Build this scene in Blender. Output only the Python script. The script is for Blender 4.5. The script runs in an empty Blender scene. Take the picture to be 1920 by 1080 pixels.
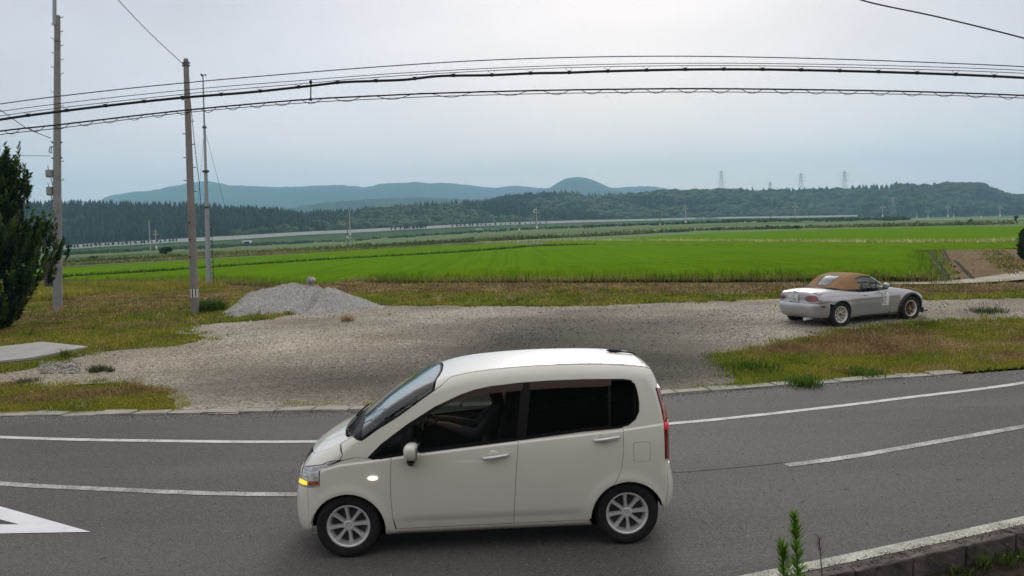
import bpy, bmesh, math, random
import numpy as np
from mathutils import Vector, Matrix
from mathutils.geometry import delaunay_2d_cdt
C = bpy.context.scene.collection
SC = bpy.context.scene

# ------------------------------------------------------------------ camera, sky, sun, exposure
FPX, CAM_H, PITCH, ROLL = 1600.0, 2.84, math.atan(110/1600.0), math.atan(0.031)
cd = bpy.data.cameras.new('camera'); cam = bpy.data.objects.new('camera', cd); C.objects.link(cam); SC.camera = cam
cd.sensor_width = 36.0; cd.lens = 36.0*FPX/1920.0; cd.clip_start = .05; cd.clip_end = 30000
_f = np.array([0, math.cos(PITCH), -math.sin(PITCH)]); _r = np.array([1., 0, 0]); _u = np.cross(_r, _f)
IR = math.cos(ROLL)*_r - math.sin(ROLL)*_u; IU = math.sin(ROLL)*_r + math.cos(ROLL)*_u
cam.matrix_world = Matrix(((IR[0], IU[0], -_f[0], 0), (IR[1], IU[1], -_f[1], 0), (IR[2], IU[2], -_f[2], CAM_H), (0, 0, 0, 1)))
SUN_EL, SUN_AZ = math.radians(24), math.radians(8)      # behind thin cloud, ahead and a little to the right
w = bpy.data.worlds.new('World'); SC.world = w; w.use_nodes = True
nt = w.node_tree; nt.nodes.clear(); N = nt.nodes.new; K = nt.links.new
out = N('ShaderNodeOutputWorld'); bg = N('ShaderNodeBackground'); K(bg.outputs[0], out.inputs[0])
sky = N('ShaderNodeTexSky'); sky.sky_type = 'NISHITA'; sky.sun_disc = False; sky.sun_elevation = SUN_EL; sky.sun_rotation = SUN_AZ
sky.air_density = 1.0; sky.dust_density = 3.0; sky.ozone_density = 1.5
bg.inputs[1].default_value = .10
tc = N('ShaderNodeTexCoord'); sep = N('ShaderNodeSeparateXYZ'); K(tc.outputs['Generated'], sep.inputs[0])
# an even cloud sheet, brighter where the sun stands behind it, with soft broad banks
mp = N('ShaderNodeMapping'); mp.inputs['Scale'].default_value = (1.0, 1.0, 3.2); K(tc.outputs['Generated'], mp.inputs[0])
nz = N('ShaderNodeTexNoise'); nz.inputs['Scale'].default_value = 2.1; nz.inputs['Detail'].default_value = 5; nz.inputs['Roughness'].default_value = .5; K(mp.outputs[0], nz.inputs[0])
rampz = N('ShaderNodeValToRGB'); e = rampz.color_ramp.elements
e[0].position = .46; e[0].color = (11.3, 10.0, 9.4, 1); e[1].position = .98; e[1].color = (11.2, 10.7, 10.5, 1)
for pos, col in ((.5, (11.3, 10.0, 9.4, 1)), (.54, (10.0, 9.05, 8.9, 1)), (.58, (8.8, 8.25, 8.6, 1)), (.64, (7.9, 7.6, 8.3, 1)), (.8, (9.6, 9.3, 9.5, 1))):
    x = rampz.color_ramp.elements.new(pos); x.color = col
mz = N('ShaderNodeMath'); mz.operation = 'MULTIPLY_ADD'; mz.inputs[1].default_value = .5; mz.inputs[2].default_value = .5; K(sep.outputs[2], mz.inputs[0]); K(mz.outputs[0], rampz.inputs[0])
dot = N('ShaderNodeVectorMath'); dot.operation = 'DOT_PRODUCT'; K(tc.outputs['Generated'], dot.inputs[0])
dot.inputs[1].default_value = (math.sin(SUN_AZ)*math.cos(SUN_EL), math.cos(SUN_AZ)*math.cos(SUN_EL), math.sin(SUN_EL))
glow = N('ShaderNodeMapRange'); glow.interpolation_type = 'SMOOTHERSTEP'; glow.inputs[1].default_value = .88; glow.inputs[2].default_value = 1.0; K(dot.outputs['Value'], glow.inputs[0])
gcol = N('ShaderNodeMix'); gcol.data_type = 'RGBA'; gcol.blend_type = 'ADD'; gcol.inputs[7].default_value = (.55, .38, .28, 1); K(glow.outputs[0], gcol.inputs[0]); K(rampz.outputs[0], gcol.inputs[6])
nr = N('ShaderNodeMapRange'); nr.inputs[1].default_value = .3; nr.inputs[2].default_value = .7; nr.inputs[3].default_value = .86; nr.inputs[4].default_value = 1.12; K(nz.outputs[0], nr.inputs[0])
cl = N('ShaderNodeVectorMath'); cl.operation = 'SCALE'; K(gcol.outputs[2], cl.inputs[0]); K(nr.outputs[0], cl.inputs['Scale'])
mix = N('ShaderNodeMix'); mix.data_type = 'RGBA'; mix.inputs[0].default_value = .90; K(sky.outputs[0], mix.inputs[6]); K(cl.outputs[0], mix.inputs[7]); K(mix.outputs[2], bg.inputs[0])
sl = bpy.data.lights.new('sun', 'SUN'); so = bpy.data.objects.new('sun', sl); C.objects.link(so)
sl.energy = 1.4; sl.angle = math.radians(20); sl.color = (1.0, .95, .88)
so.rotation_euler = (math.radians(90)-SUN_EL, 0, math.pi-SUN_AZ)
vs = SC.view_settings; vs.view_transform = 'Standard'; vs.look = 'None'; vs.gamma = 1; vs.use_curve_mapping = False; vs.exposure = 0.0
SC.cycles.use_denoising = True
SC.cycles.max_bounces = 8; SC.cycles.volume_bounces = 1; SC.cycles.transparent_max_bounces = 16
SC.cycles.caustics_reflective = False; SC.cycles.caustics_refractive = False

# ------------------------------------------------------------------ lay of the land
def road_edge(x):                       # far edge of the asphalt
    return np.interp(x, [-40, -10, -6, -2.5, 0., 2.5, 5.0, 8.0, 9.9, 14, 30, 60], [17.0, 14.15, 13.75, 13.5, 13.55, 14.05, 14.55, 15.1, 15.55, 16.7, 22.5, 36.])
_AZ = [-.9, -.62, -.52, -.35, -.19, 0., .09, .27, .40, .59, .9]
_HB = [-2.6, -2.6, -2.8, -1.6, -.9, 2.4, 2.9, 3.5, 2.4, .6, .4]
def ground(x, y):
    """height of the bare ground; 0 is the road surface"""
    x = np.asarray(x, float); y = np.asarray(y, float)
    e = np.clip((y-road_edge(x)-.15)/7.0, 0, 1); z = .32*e*e*(3-2*e)
    b = np.interp(x, [-40, -14, -8, 0, 12, 20, 60], [41, 41, 45, 47, 46, 46, 50])
    d = np.clip((y-b)/4.0, 0, 1); z = z - .55*d*d*(3-2*d)
    r = np.clip((y-170)/280.0, 0, 1.0); far = np.interp(x/np.maximum(y, 1), _AZ, _HB)
    return z + r*r*(3-2*r)*(far+.23)
def ray(px, py):
    d = _f + (px-960)/FPX*IR + (540-py)/FPX*IU; return d
def gp(px, py, lift=0.0):               # where the sight line through a photo pixel meets the ground
    d = ray(px, py); t = np.concatenate([np.linspace(5, 60, 1400), np.linspace(60, 900, 5000)[1:]])
    p = d*t[:, None]; f = p[:, 2]+CAM_H - ground(p[:, 0], p[:, 1]) - lift
    k = np.where(f < 0)[0]
    if len(k) == 0: k = [len(t)-1]
    k = max(k[0], 1); u = f[k-1]/(f[k-1]-f[k]) if f[k] < 0 else 1
    q = p[k-1]*(1-u)+p[k]*u; return Vector((q[0], q[1], q[2]+CAM_H))
def dp(px, py, dist):                   # the point seen at a pixel at a known distance ahead
    d = ray(px, py); d = d*(dist/d[1]); return Vector((d[0], d[1], d[2]+CAM_H))

# ------------------------------------------------------------------ objects
ORD = 'first second third fourth fifth sixth seventh eighth ninth tenth eleventh twelfth thirteenth fourteenth fifteenth sixteenth seventeenth eighteenth nineteenth twentieth'.split()
ORD += ['twenty-'+o for o in ORD[:9]] + ['thirtieth'] + ['thirty-'+o for o in ORD[:9]]
def tag(o, label=None, cat=None, group=None, kind=None):
    if label: o['label'] = label
    if cat: o['category'] = cat
    if group: o['group'] = group
    if kind: o['kind'] = kind
    return o
def empty(name, loc=(0, 0, 0), rz=0.0, label=None, cat=None, group=None):
    o = bpy.data.objects.new(name, None); C.objects.link(o); o.location = loc; o.rotation_euler = (0, 0, rz); o.empty_display_size = .2
    return tag(o, label, cat, group)
def link(name, me, mat, parent=None):
    o = bpy.data.objects.new(name, me); C.objects.link(o)
    if mat is not None and len(me.materials) == 0: me.materials.append(mat)
    if parent is not None: o.parent = parent
    return o
def mesh_from(name, V, Fc, smooth=False):
    me = bpy.data.meshes.new(name); V = np.asarray(V, np.float32)
    if isinstance(Fc, np.ndarray):
        n, k = Fc.shape; me.vertices.add(len(V)); me.vertices.foreach_set('co', V.ravel())
        me.loops.add(n*k); me.loops.foreach_set('vertex_index', Fc.ravel().astype(np.int32))
        me.polygons.add(n); me.polygons.foreach_set('loop_start', np.arange(0, n*k, k, dtype=np.int32)); me.polygons.foreach_set('loop_total', np.full(n, k, np.int32))
        me.update(calc_edges=True)
    else:
        me.from_pydata([tuple(v) for v in V.tolist()], [], Fc); me.update()
    if smooth: me.polygons.foreach_set('use_smooth', np.ones(len(me.polygons), bool))
    return me
class MB:
    """collects simple shapes into one mesh"""
    def __init__(s): s.v = []; s.f = []
    def add(s, v, f):
        b = len(s.v); s.v += [tuple(q) for q in v]; s.f += [tuple(i+b for i in q) for q in f]; return s
    def box(s, c, size, rz=0.0, rx=0.0, ry=0.0, bev=0.0):
        bm = bmesh.new(); bmesh.ops.create_cube(bm, size=1)
        for v in bm.verts: v.co = Vector((v.co.x*size[0], v.co.y*size[1], v.co.z*size[2]))
        if bev: bmesh.ops.bevel(bm, geom=list(bm.edges), offset=bev, segments=2, affect='EDGES', profile=.5)
        M = Matrix.Translation(c) @ Matrix.Rotation(rz, 4, 'Z') @ Matrix.Rotation(ry, 4, 'Y') @ Matrix.Rotation(rx, 4, 'X'); bm.transform(M)
        bm.verts.index_update(); s.add([v.co[:] for v in bm.verts], [[v.index for v in f.verts] for f in bm.faces]); bm.free(); return s
    def tube(s, pts, r, n=8, cap=True):
        P = [Vector(p) for p in pts]; R = r if hasattr(r, '__len__') else [r]*len(P); b = len(s.v); prev = None
        for i, p in enumerate(P):
            t = (P[min(i+1, len(P)-1)]-P[max(i-1, 0)])
            t = t.normalized() if t.length > 1e-9 else Vector((0, 0, 1))
            if prev is None:
                a = t.orthogonal().normalized()
            else:
                a = (prev - t*prev.dot(t)); a = a.normalized() if a.length > 1e-6 else t.orthogonal().normalized()
            prev = a; c = t.cross(a)
            for k in range(n):
                q = 2*math.pi*k/n; s.v.append(tuple(p + (a*math.cos(q)+c*math.sin(q))*R[i]))
        for i in range(len(P)-1):
            for k in range(n):
                s.f.append((b+i*n+k, b+i*n+(k+1) % n, b+(i+1)*n+(k+1) % n, b+(i+1)*n+k))
        if cap: s.f.append(tuple(b+k for k in range(n))[::-1]); s.f.append(tuple(b+(len(P)-1)*n+k for k in range(n)))
        return s
    def lathe(s, prof, n=24, c=(0, 0, 0), axis='Z', close=False):
        b = len(s.v); m = len(prof)
        for r, h in prof:
            for k in range(n):
                q = 2*math.pi*k/n; x, y = r*math.cos(q), r*math.sin(q)
                p = (x, y, h) if axis == 'Z' else ((x, h, y) if axis == 'Y' else (h, x, y)); s.v.append((p[0]+c[0], p[1]+c[1], p[2]+c[2]))
        for i in range(m-1 if not close else m):
            j = (i+1) % m
            for k in range(n): s.f.append((b+i*n+k, b+i*n+(k+1) % n, b+j*n+(k+1) % n, b+j*n+k))
        return s
    def build(s, name, mat, parent=None, smooth=False, angle=None):
        me = bpy.data.meshes.new(name); me.from_pydata(s.v, [], s.f); me.update()
        bm = bmesh.new(); bm.from_mesh(me); bmesh.ops.recalc_face_normals(bm, faces=bm.faces); bm.to_mesh(me); bm.free()
        if smooth:
            me.polygons.foreach_set('use_smooth', np.ones(len(me.polygons), bool))
            me.set_sharp_from_angle(angle=math.radians(angle or 40))
        return link(name, me, mat, parent)
def copy_tree(o, parent=None):
    c = o.copy(); C.objects.link(c)
    if parent is not None: c.parent = parent
    for ch in list(o.children): copy_tree(ch, c)
    return c

# ------------------------------------------------------------------ materials
MATS = {}
class NB:
    def __init__(s, name):
        s.m = bpy.data.materials.new(name); s.m.use_nodes = True; s.nt = s.m.node_tree; s.nt.nodes.clear()
        s.out = s.n('ShaderNodeOutputMaterial'); s.p = s.n('ShaderNodeBsdfPrincipled'); s.l(s.p.outputs[0], s.out.inputs[0]); MATS[name] = s.m
        s._tc = None
    def n(s, t): return s.nt.nodes.new(t)
    def l(s, a, b): s.nt.links.new(a, b)
    def pos(s):
        if s._tc is None: s._tc = s.n('ShaderNodeNewGeometry').outputs['Position']
        return s._tc
    def obj(s): return s.n('ShaderNodeTexCoord').outputs['Object']
    def noise(s, scale, detail=4, rough=.55, vec=None, stretch=None, dist=0.0):
        v = vec or s.pos()
        if stretch:
            mp = s.n('ShaderNodeMapping'); mp.inputs['Scale'].default_value = stretch; s.l(v, mp.inputs[0]); v = mp.outputs[0]
        t = s.n('ShaderNodeTexNoise'); t.inputs['Scale'].default_value = scale; t.inputs['Detail'].default_value = detail; t.inputs['Roughness'].default_value = rough; t.inputs['Distortion'].default_value = dist
        s.l(v, t.inputs[0]); return t.outputs[0]
    def voro(s, scale, feature='F1', out='Distance', vec=None, rand=1.0):
        t = s.n('ShaderNodeTexVoronoi'); t.feature = feature; t.inputs['Scale'].default_value = scale; t.inputs['Randomness'].default_value = rand
        s.l(vec or s.pos(), t.inputs['Vector']); return t.outputs[out]
    def ramp(s, fac, stops, interp='LINEAR'):
        r = s.n('ShaderNodeValToRGB'); r.color_ramp.interpolation = interp; el = r.color_ramp.elements
        while len(el) > 1: el.remove(el[-1])
        el[0].position = stops[0][0]; el[0].color = (*stops[0][1], 1)
        for p, c in stops[1:]:
            x = el.new(p); x.color = (*c, 1)
        s.l(fac, r.inputs[0]); return r.outputs[0]
    def rng(s, v, a, b, c=0., d=1., smooth=False):
        m = s.n('ShaderNodeMapRange'); m.inputs[1].default_value = a; m.inputs[2].default_value = b; m.inputs[3].default_value = c; m.inputs[4].default_value = d
        if smooth: m.interpolation_type = 'SMOOTHSTEP'
        s.l(v, m.inputs[0]); return m.outputs[0]
    def mix(s, f, a, b, mode='MIX'):
        m = s.n('ShaderNodeMix'); m.data_type = 'RGBA'; m.blend_type = mode
        for sock, v in ((m.inputs[0], f), (m.inputs[6], a), (m.inputs[7], b)):
            if isinstance(v, (int, float)): sock.default_value = v
            elif isinstance(v, tuple): sock.default_value = (*v, 1) if len(v) == 3 else v
            else: s.l(v, sock)
        return m.outputs[2]
    def math(s, op, a, b=None):
        m = s.n('ShaderNodeMath'); m.operation = op
        for i, v in enumerate((a, b)):
            if v is None: continue
            if isinstance(v, (int, float)): m.inputs[i].default_value = v
            else: s.l(v, m.inputs[i])
        return m.outputs[0]
    def set(s, color=None, rough=None, metal=None, spec=None, **k):
        P = s.p.inputs
        for key, v in (('Base Color', color), ('Roughness', rough), ('Metallic', metal), ('Specular IOR Level', spec)):
            if v is None: continue
            if isinstance(v, (int, float)): P[key].default_value = v
            elif isinstance(v, tuple): P[key].default_value = (*v, 1)
            else: s.l(v, P[key])
        for key, v in k.items():
            key = key.replace('_', ' '); P[key].default_value = v
        return s
    def bump(s, h, strength=.5, dist=.02):
        b = s.n('ShaderNodeBump'); b.inputs['Strength'].default_value = strength; b.inputs['Distance'].default_value = dist; s.l(h, b.inputs['Height']); s.l(b.outputs[0], s.p.inputs['Normal']); return s
    def attr(s, name, out='Color'):
        a = s.n('ShaderNodeAttribute'); a.attribute_name = name; return a.outputs[out]
def plain(name, color, rough=.6, metal=0., spec=.5, vary=.12, scale=6., bump=0.0, **k):
    b = NB(name); v = b.noise(scale, 5, .6, vec=b.obj())
    c = b.mix(b.rng(v, .3, .7), tuple(x*(1-vary) for x in color), tuple(min(1, x*(1+vary)) for x in color))
    b.set(color=c, rough=rough, metal=metal, spec=spec, **k)
    if bump: b.bump(b.noise(scale*6, 4, vec=b.obj()), bump, .01)
    return b.m
# ------------------------------------------------------------------ car surfaces: smooth implicit bodies that panels are laid on
def spline(pts, n=12):
    p = np.array(pts, float); out = []
    q = np.vstack([2*p[0]-p[1], p, 2*p[-1]-p[-2]])
    for i in range(len(p)-1):
        a, b, c, d = q[i], q[i+1], q[i+2], q[i+3]
        la, lb, lc = [max(np.linalg.norm(v), 1e-6)**.5 for v in (b-a, c-b, d-c)]
        m1 = (c-b) + lb*((b-a)/la - (c-a)/(la+lb)); m2 = (c-b) + lb*((d-c)/lc - (d-b)/(lb+lc))
        t = np.linspace(0, 1, n, endpoint=False)[:, None]
        out.append((2*t**3-3*t**2+1)*b + (t**3-2*t**2+t)*m1 + (-2*t**3+3*t**2)*c + (t**3-t**2)*m2)
    return np.vstack(out+[p[-1:]])
def interp_smooth(xs, ys):
    s = spline(list(zip(xs, ys)), 24)
    o = np.argsort(s[:, 0], kind='stable'); return lambda v: np.interp(v, s[o, 0], s[o, 1])
def sstep(a, b, v):
    t = np.clip((v-a)/(b-a), 0, 1); return t*t*(3-2*t)
def poly_sdf(poly, x, z):
    """signed distance to a closed polygon, negative inside"""
    P = np.asarray(poly); Q = np.roll(P, -1, 0)
    x = np.asarray(x, float); z = np.asarray(z, float); best = np.full(x.shape, 1e18); ins = np.zeros(x.shape, bool)
    for (ax, az), (bx, bz) in zip(P, Q):
        ex, ez = bx-ax, bz-az; l2 = ex*ex+ez*ez
        if l2 < 1e-14: continue
        t = np.clip(((x-ax)*ex+(z-az)*ez)/l2, 0, 1)
        dx, dz = x-ax-t*ex, z-az-t*ez; np.minimum(best, dx*dx+dz*dz, out=best)
        if ez != 0:
            ins ^= ((az > z) != (bz > z)) & (x < ex*(z-az)/ez+ax)
    d = np.sqrt(best); return np.where(ins, -d, d)
class Grid2:
    """a signed distance sampled on a fine grid, read back with smooth bicubic weights"""
    def __init__(s, poly, h=.0125, pad=.45):
        lo, hi = poly.min(0)-pad, poly.max(0)+pad; s.lo, s.h = lo, h; nx, nz = (np.ceil((hi-lo)/h)).astype(int)+1
        X, Z = np.meshgrid(lo[0]+h*np.arange(nx), lo[1]+h*np.arange(nz), indexing='ij'); s.G = poly_sdf(poly, X.ravel(), Z.ravel()).reshape(nx, nz); s.n = (nx, nz)
    def __call__(s, x, z):
        u, v = (x-s.lo[0])/s.h, (z-s.lo[1])/s.h; u = np.clip(u, 1, s.n[0]-3.001); v = np.clip(v, 1, s.n[1]-3.001); i, j = u.astype(int), v.astype(int); f, g = u-i, v-j
        def wts(t): return ((1-t)**3/6, (3*t**3-6*t*t+4)/6, (-3*t**3+3*t*t+3*t+1)/6, t**3/6)
        a, b = wts(f), wts(g); out = 0
        for p in range(4):
            for q in range(4): out = out + a[p]*b[q]*s.G[i+p-1, j+q-1]
        return out
class Body:
    def __init__(s, profile, width_z, taper_x, radius, bow=lambda x: 0*x, crown=.04, extra=None):
        s.poly = profile; s.sdf = Grid2(profile); s.wz = interp_smooth(*width_z); s.tx = interp_smooth(*taper_x)
        s.radius = radius; s.bow = bow; s.crown = crown; s.extra = extra
    def W(s, x, z):
        w = s.wz(z) + s.tx(x)
        return w + s.extra(x, z) if s.extra else w
    def F(s, p):
        x, y, z = p[:, 0], np.abs(p[:, 1]), p[:, 2]
        a = s.sdf(x + s.bow(x)*y*y, z + s.crown*y*y*sstep(.5, 1.0, z))
        b = y - s.W(x, z)
        r = s.radius(x, z)
        u, v = a+r, b+r
        return np.minimum(np.maximum(u, v), 0) + np.sqrt(np.maximum(u, 0)**2+np.maximum(v, 0)**2) - r
    def normal(s, p, e=.003):
        g = np.zeros_like(p)
        for k in range(3):
            d = np.zeros(3); d[k] = e; g[:, k] = s.F(p+d)-s.F(p-d)
        return g/np.maximum(np.linalg.norm(g, axis=1, keepdims=True), 1e-9)
    def cast(s, o, d, tmax=2.0, it=18):
        """last surface point along rays that start inside"""
        lo = np.zeros(len(o)); hi = np.full(len(o), tmax)
        for _ in range(it):
            m = (lo+hi)/2; f = s.F(o+d*m[:, None]) < 0
            lo = np.where(f, m, lo); hi = np.where(f, hi, m)
        return o+d*((lo+hi)/2)[:, None]
    def side(s, q, sign=-1):
        q = np.asarray(q, float); o = np.stack([q[:, 0], 0*q[:, 0], q[:, 1]], 1); d = np.tile([0., sign, 0.], (len(q), 1))
        return s.cast(o, d, 1.2)
    def top(s, q, z0=.55):
        q = np.asarray(q, float); o = np.stack([q[:, 0], q[:, 1], 0*q[:, 0]+z0], 1); d = np.tile([0., 0., 1.], (len(q), 1))
        return s.cast(o, d, 1.6)
    def roll(s, q, z0):
        q = np.asarray(q, float); o = np.stack([q[:, 0], 0*q[:, 0], 0*q[:, 0]+z0], 1); d = np.stack([0*q[:, 0], np.cos(q[:, 1]), np.sin(q[:, 1])], 1)
        return s.cast(o, d, 1.3)
    def cyl(s, q, cx):
        q = np.asarray(q, float); o = np.stack([0*q[:, 0]+cx, 0*q[:, 0], q[:, 1]], 1)
        d = np.stack([np.cos(q[:, 0]), np.sin(q[:, 0]), 0*q[:, 0]], 1)
        return s.cast(o, d, 2.2)

def KEI_CREASE(x): return np.interp(x, [-.40, -.22, -.04, .25, .5, 1.35, 2.4, 2.95], [.738, .793, .840, .866, .892, .964, 1.037, 1.085])
def kei_body():
    prof = spline([(-.39, .175), (-.465, .205), (-.505, .29), (-.517, .45), (-.500, .62), (-.462, .75), (-.405, .845), (-.30, .925), (-.12, 1.02),
                   (.03, 1.10), (.33, 1.305), (.62, 1.455), (.83, 1.535), (1.05, 1.585), (1.35, 1.615), (1.75, 1.63), (2.15, 1.625), (2.5, 1.605), (2.72, 1.575)], 10)
    rear = spline([(2.72, 1.575), (2.775, 1.54), (2.815, 1.45), (2.85, 1.30), (2.895, 1.10), (2.905, .90), (2.905, .72), (2.93, .60), (2.94, .48), (2.92, .34), (2.87, .25), (2.80, .21)], 10)
    poly = np.vstack([prof, rear[1:], [(2.8, .175)]])
    wz = ([.10, .20, .32, .48, .66, .84, .93, 1.0, 1.2, 1.4, 1.55, 1.7], [.685, .700, .716, .730, .7375, .735, .728, .717, .680, .632, .585, .53])
    tx = ([-.6, -.48, -.38, -.22, 0., .3, .8, 2.0, 2.4, 2.65, 2.8, 2.95], [-.10, -.060, -.040, -.022, -.010, -.004, 0., 0., -.004, -.014, -.026, -.040])
    def radius(x, z): return .065 + .10*(1-sstep(-.35, .15, x))*(1-sstep(.9, 1.2, z)) + .05*sstep(2.4, 2.85, x)*sstep(1.2, .8, z) + .02*sstep(1.3, 1.5, z)
    def bow(x): return np.where(x < .6, -.17*(1-sstep(-.2, .9, x)), 0) + .07*sstep(2.2, 2.7, x)
    def extra(x, z):
        # shoulder crease climbing to the tail, swelling arches, tucked lower door
        zl = KEI_CREASE(x)
        e = .011*sstep(zl+.006, zl-.012, z)*sstep(-.34, -.05, x)
        for ax in (0., 2.455):
            r = np.hypot(x-ax, z-.29); e = e + .012*np.exp(-((r-.31)/.05)**2)*sstep(.1, .35, z)
        e = e - .010*sstep(.36, .30, z)*sstep(.35, .55, x)*sstep(2.15, 1.95, x)
        return e
    return Body(poly, wz, tx, radius, bow, .035, extra)

def roadster_body():
    up = spline([(-.66, .17), (-.735, .22), (-.765, .34), (-.755, .46), (-.715, .54), (-.62, .625), (-.40, .715), (-.1, .79), (.3, .85), (.62, .885), (.9, .86), (1.4, .85), (1.8, .885), (2.2, .905), (2.55, .90), (2.82, .875), (2.93, .862), (2.97, .835)], 10)
    rear = spline([(2.97, .835), (2.985, .74), (3.00, .62), (3.05, .56), (3.06, .46), (3.035, .35), (2.97, .27), (2.9, .235)], 10)
    poly = np.vstack([up, rear[1:], [(2.7, .19), (2.6, .17)]])
    wz = ([.10, .18, .30, .42, .55, .66, .74, .80, .86, .95], [.735, .765, .795, .815, .835, .832, .815, .79, .75, .69])
    tx = ([-.85, -.76, -.6, -.35, 0., .4, .9, 1.5, 1.9, 2.3, 2.6, 2.85, 3.05], [-.30, -.22, -.12, -.035, .0, -.012, -.02, -.018, 0., .006, -.035, -.11, -.20])
    def radius(x, z): return .11 + .06*sstep(2.6, 3.1, x) + .05*sstep(-.4, -.7, x)
    def bow(x): return np.where(x < .3, -.26*(1-sstep(-.6, .4, x)), 0) + .20*sstep(2.3, 2.9, x)
    def extra(x, z):
        e = 0*x
        for ax in (0., 2.265):
            r = np.hypot(x-ax, z-.31); e = e + .022*np.exp(-((r-.34)/.08)**2)*sstep(.1, .4, z)
        return e + .012*sstep(.60, .66, z)*sstep(.74, .68, z)*sstep(.2, .5, x)
    return Body(poly, wz, tx, radius, bow, .10, extra)
def softtop_body():
    prof = spline([(.55, .70), (.57, .86), (.66, .93), (.86, 1.065), (1.03, 1.165), (1.12, 1.205), (1.30, 1.235), (1.50, 1.235), (1.70, 1.205), (1.86, 1.145), (2.05, 1.03), (2.22, .92), (2.27, .86), (2.28, .70)], 10)
    wz = ([.6, .84, .95, 1.05, 1.15, 1.25], [.745, .735, .690, .640, .585, .53]); tx = ([.4, .6, .8, 1.1, 1.6, 1.9, 2.1, 2.3], [-.07, -.05, -.02, -.01, -.01, -.03, -.075, -.13])
    return Body(np.vstack([prof]), wz, tx, lambda x, z: .09+.08*sstep(1.7, 2.1, x), lambda x: np.where(x < 1.1, -.12*(1-sstep(.7, 1.2, x)), 0)+.10*sstep(1.7, 2.1, x), .06)
# ------------------------------------------------------------------ ground materials
random.seed(7); RNG = np.random.default_rng(11)
def smooth_noise(x, y, seed=0, octaves=4, scale=1.0):
    """cheap value noise on arrays, about -1..1"""
    out = 0; amp = 1; tot = 0; x = np.asarray(x)*scale; y = np.asarray(y)*scale
    for o in range(octaves):
        def hsh(i, j): 
            n = np.sin(i*127.1+j*311.7+(seed+o*17)*74.7)*43758.5453; return n-np.floor(n)
        xi, yi = np.floor(x), np.floor(y); fx, fy = x-xi, y-yi; fx = fx*fx*(3-2*fx); fy = fy*fy*(3-2*fy)
        v = (hsh(xi, yi)*(1-fx)+hsh(xi+1, yi)*fx)*(1-fy)+(hsh(xi, yi+1)*(1-fx)+hsh(xi+1, yi+1)*fx)*fy
        out = out+amp*(2*v-1); tot += amp; amp *= .5; x = x*2.03+5.1; y = y*2.03+1.7
    return out/tot
def m_ground():
    b = NB('ground'); d = b.n('ShaderNodeVectorMath'); d.operation = 'LENGTH'; b.l(b.pos(), d.inputs[0]); D = d.outputs['Value']
    n1 = b.noise(.9, 6, .65); n2 = b.noise(.035, 4, .5); n3 = b.noise(9, 4, .6)
    near = b.ramp(b.mix(.45, n1, n3), [(.30, (.075, .045, .02)), (.44, (.135, .085, .032)), (.52, (.12, .115, .02)), (.62, (.085, .12, .016)), (.75, (.17, .15, .05))])
    far = b.ramp(b.noise(.02, 5, .6, stretch=(.35, 1, 1)), [(.3, (.055, .11, .022)), (.5, (.075, .14, .026)), (.62, (.10, .15, .04)), (.75, (.05, .10, .024))])
    b.set(color=b.mix(b.rng(D, 70, 110), near, far), rough=.95, spec=.15); b.bump(b.math('ADD', n3, n1), .8, .05); return b.m
def m_asphalt():
    b = NB('asphalt'); fine = b.noise(140, 3, .7); mid = b.noise(22, 5, .6); big = b.noise(.55, 5, .6, stretch=(.35, 1, 1))
    v = b.voro(95); vc = b.voro(95, out='Color')
    s = b.n('ShaderNodeSeparateColor'); b.l(vc, s.inputs[0])
    base = b.ramp(big, [(.3, (.064, .056, .052)), (.5, (.076, .068, .063)), (.7, (.088, .080, .074))])
    lane = b.noise(.9, 3, .5, stretch=(.12, 1, 1)); base = b.mix(b.rng(lane, .42, .62, 0, .75), base, (.105, .096, .088)); pat = b.noise(.22, 2, .4); base = b.mix(b.rng(pat, .56, .60, 0, .35), base, (.055, .050, .047))
    base = b.mix(b.rng(s.outputs[0], .55, 1.0), base, (.15, .14, .13)); base = b.mix(b.rng(s.outputs[1], .75, 1.0, 0, .75), base, (.028, .026, .026))
    base = b.mix(b.rng(fine, .58, .75, 0, .7), base, (.19, .18, .165))
    spots = b.voro(1.9); base = b.mix(b.math('MULTIPLY', b.rng(spots, .04, .07, 1, 0), .8), base, (.03, .026, .024))
    b.set(color=base, rough=b.rng(mid, .3, .7, .75, .92), spec=.35); b.bump(b.math('ADD', v, fine), .55, .006); return b.m
def m_gravel():
    b = NB('gravel_bed'); big = b.noise(.33, 5, .6, stretch=(.7, 1, 1)); v = b.voro(26, out='Color'); s = b.n('ShaderNodeSeparateColor'); b.l(v, s.inputs[0]); dist = b.voro(26); f = b.noise(60, 3, .7); lay = b.attr('Color')
    stone = b.ramp(s.outputs[0], [(0, (.16, .145, .125)), (.35, (.30, .28, .245)), (.7, (.43, .41, .37)), (1, (.60, .58, .54))])
    dirt = b.ramp(f, [(.3, (.125, .105, .085)), (.7, (.26, .23, .185))])
    c = b.mix(b.rng(big, .35, .68), stone, dirt); c = b.mix(.35, c, b.mix(1.0, c, lay, 'MULTIPLY')); c = b.mix(1.0, c, lay, 'MULTIPLY')
    b.set(color=c, rough=.95, spec=.2); b.bump(b.math('ADD', b.math('MULTIPLY', dist, -1.0), b.math('MULTIPLY', f, .5)), .9, .03); return b.m
def m_leaf(name, rough=.7, transl=.25):
    b = NB(name); c = b.attr('Color'); b.set(color=c, rough=rough, spec=.08)
    t = b.n('ShaderNodeBsdfTranslucent'); b.l(c, t.inputs[0]); m = b.n('ShaderNodeMixShader'); m.inputs[0].default_value = transl
    b.l(b.p.outputs[0], m.inputs[1]); b.l(t.outputs[0], m.inputs[2]); b.l(m.outputs[0], b.out.inputs[0]); return b.m
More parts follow.
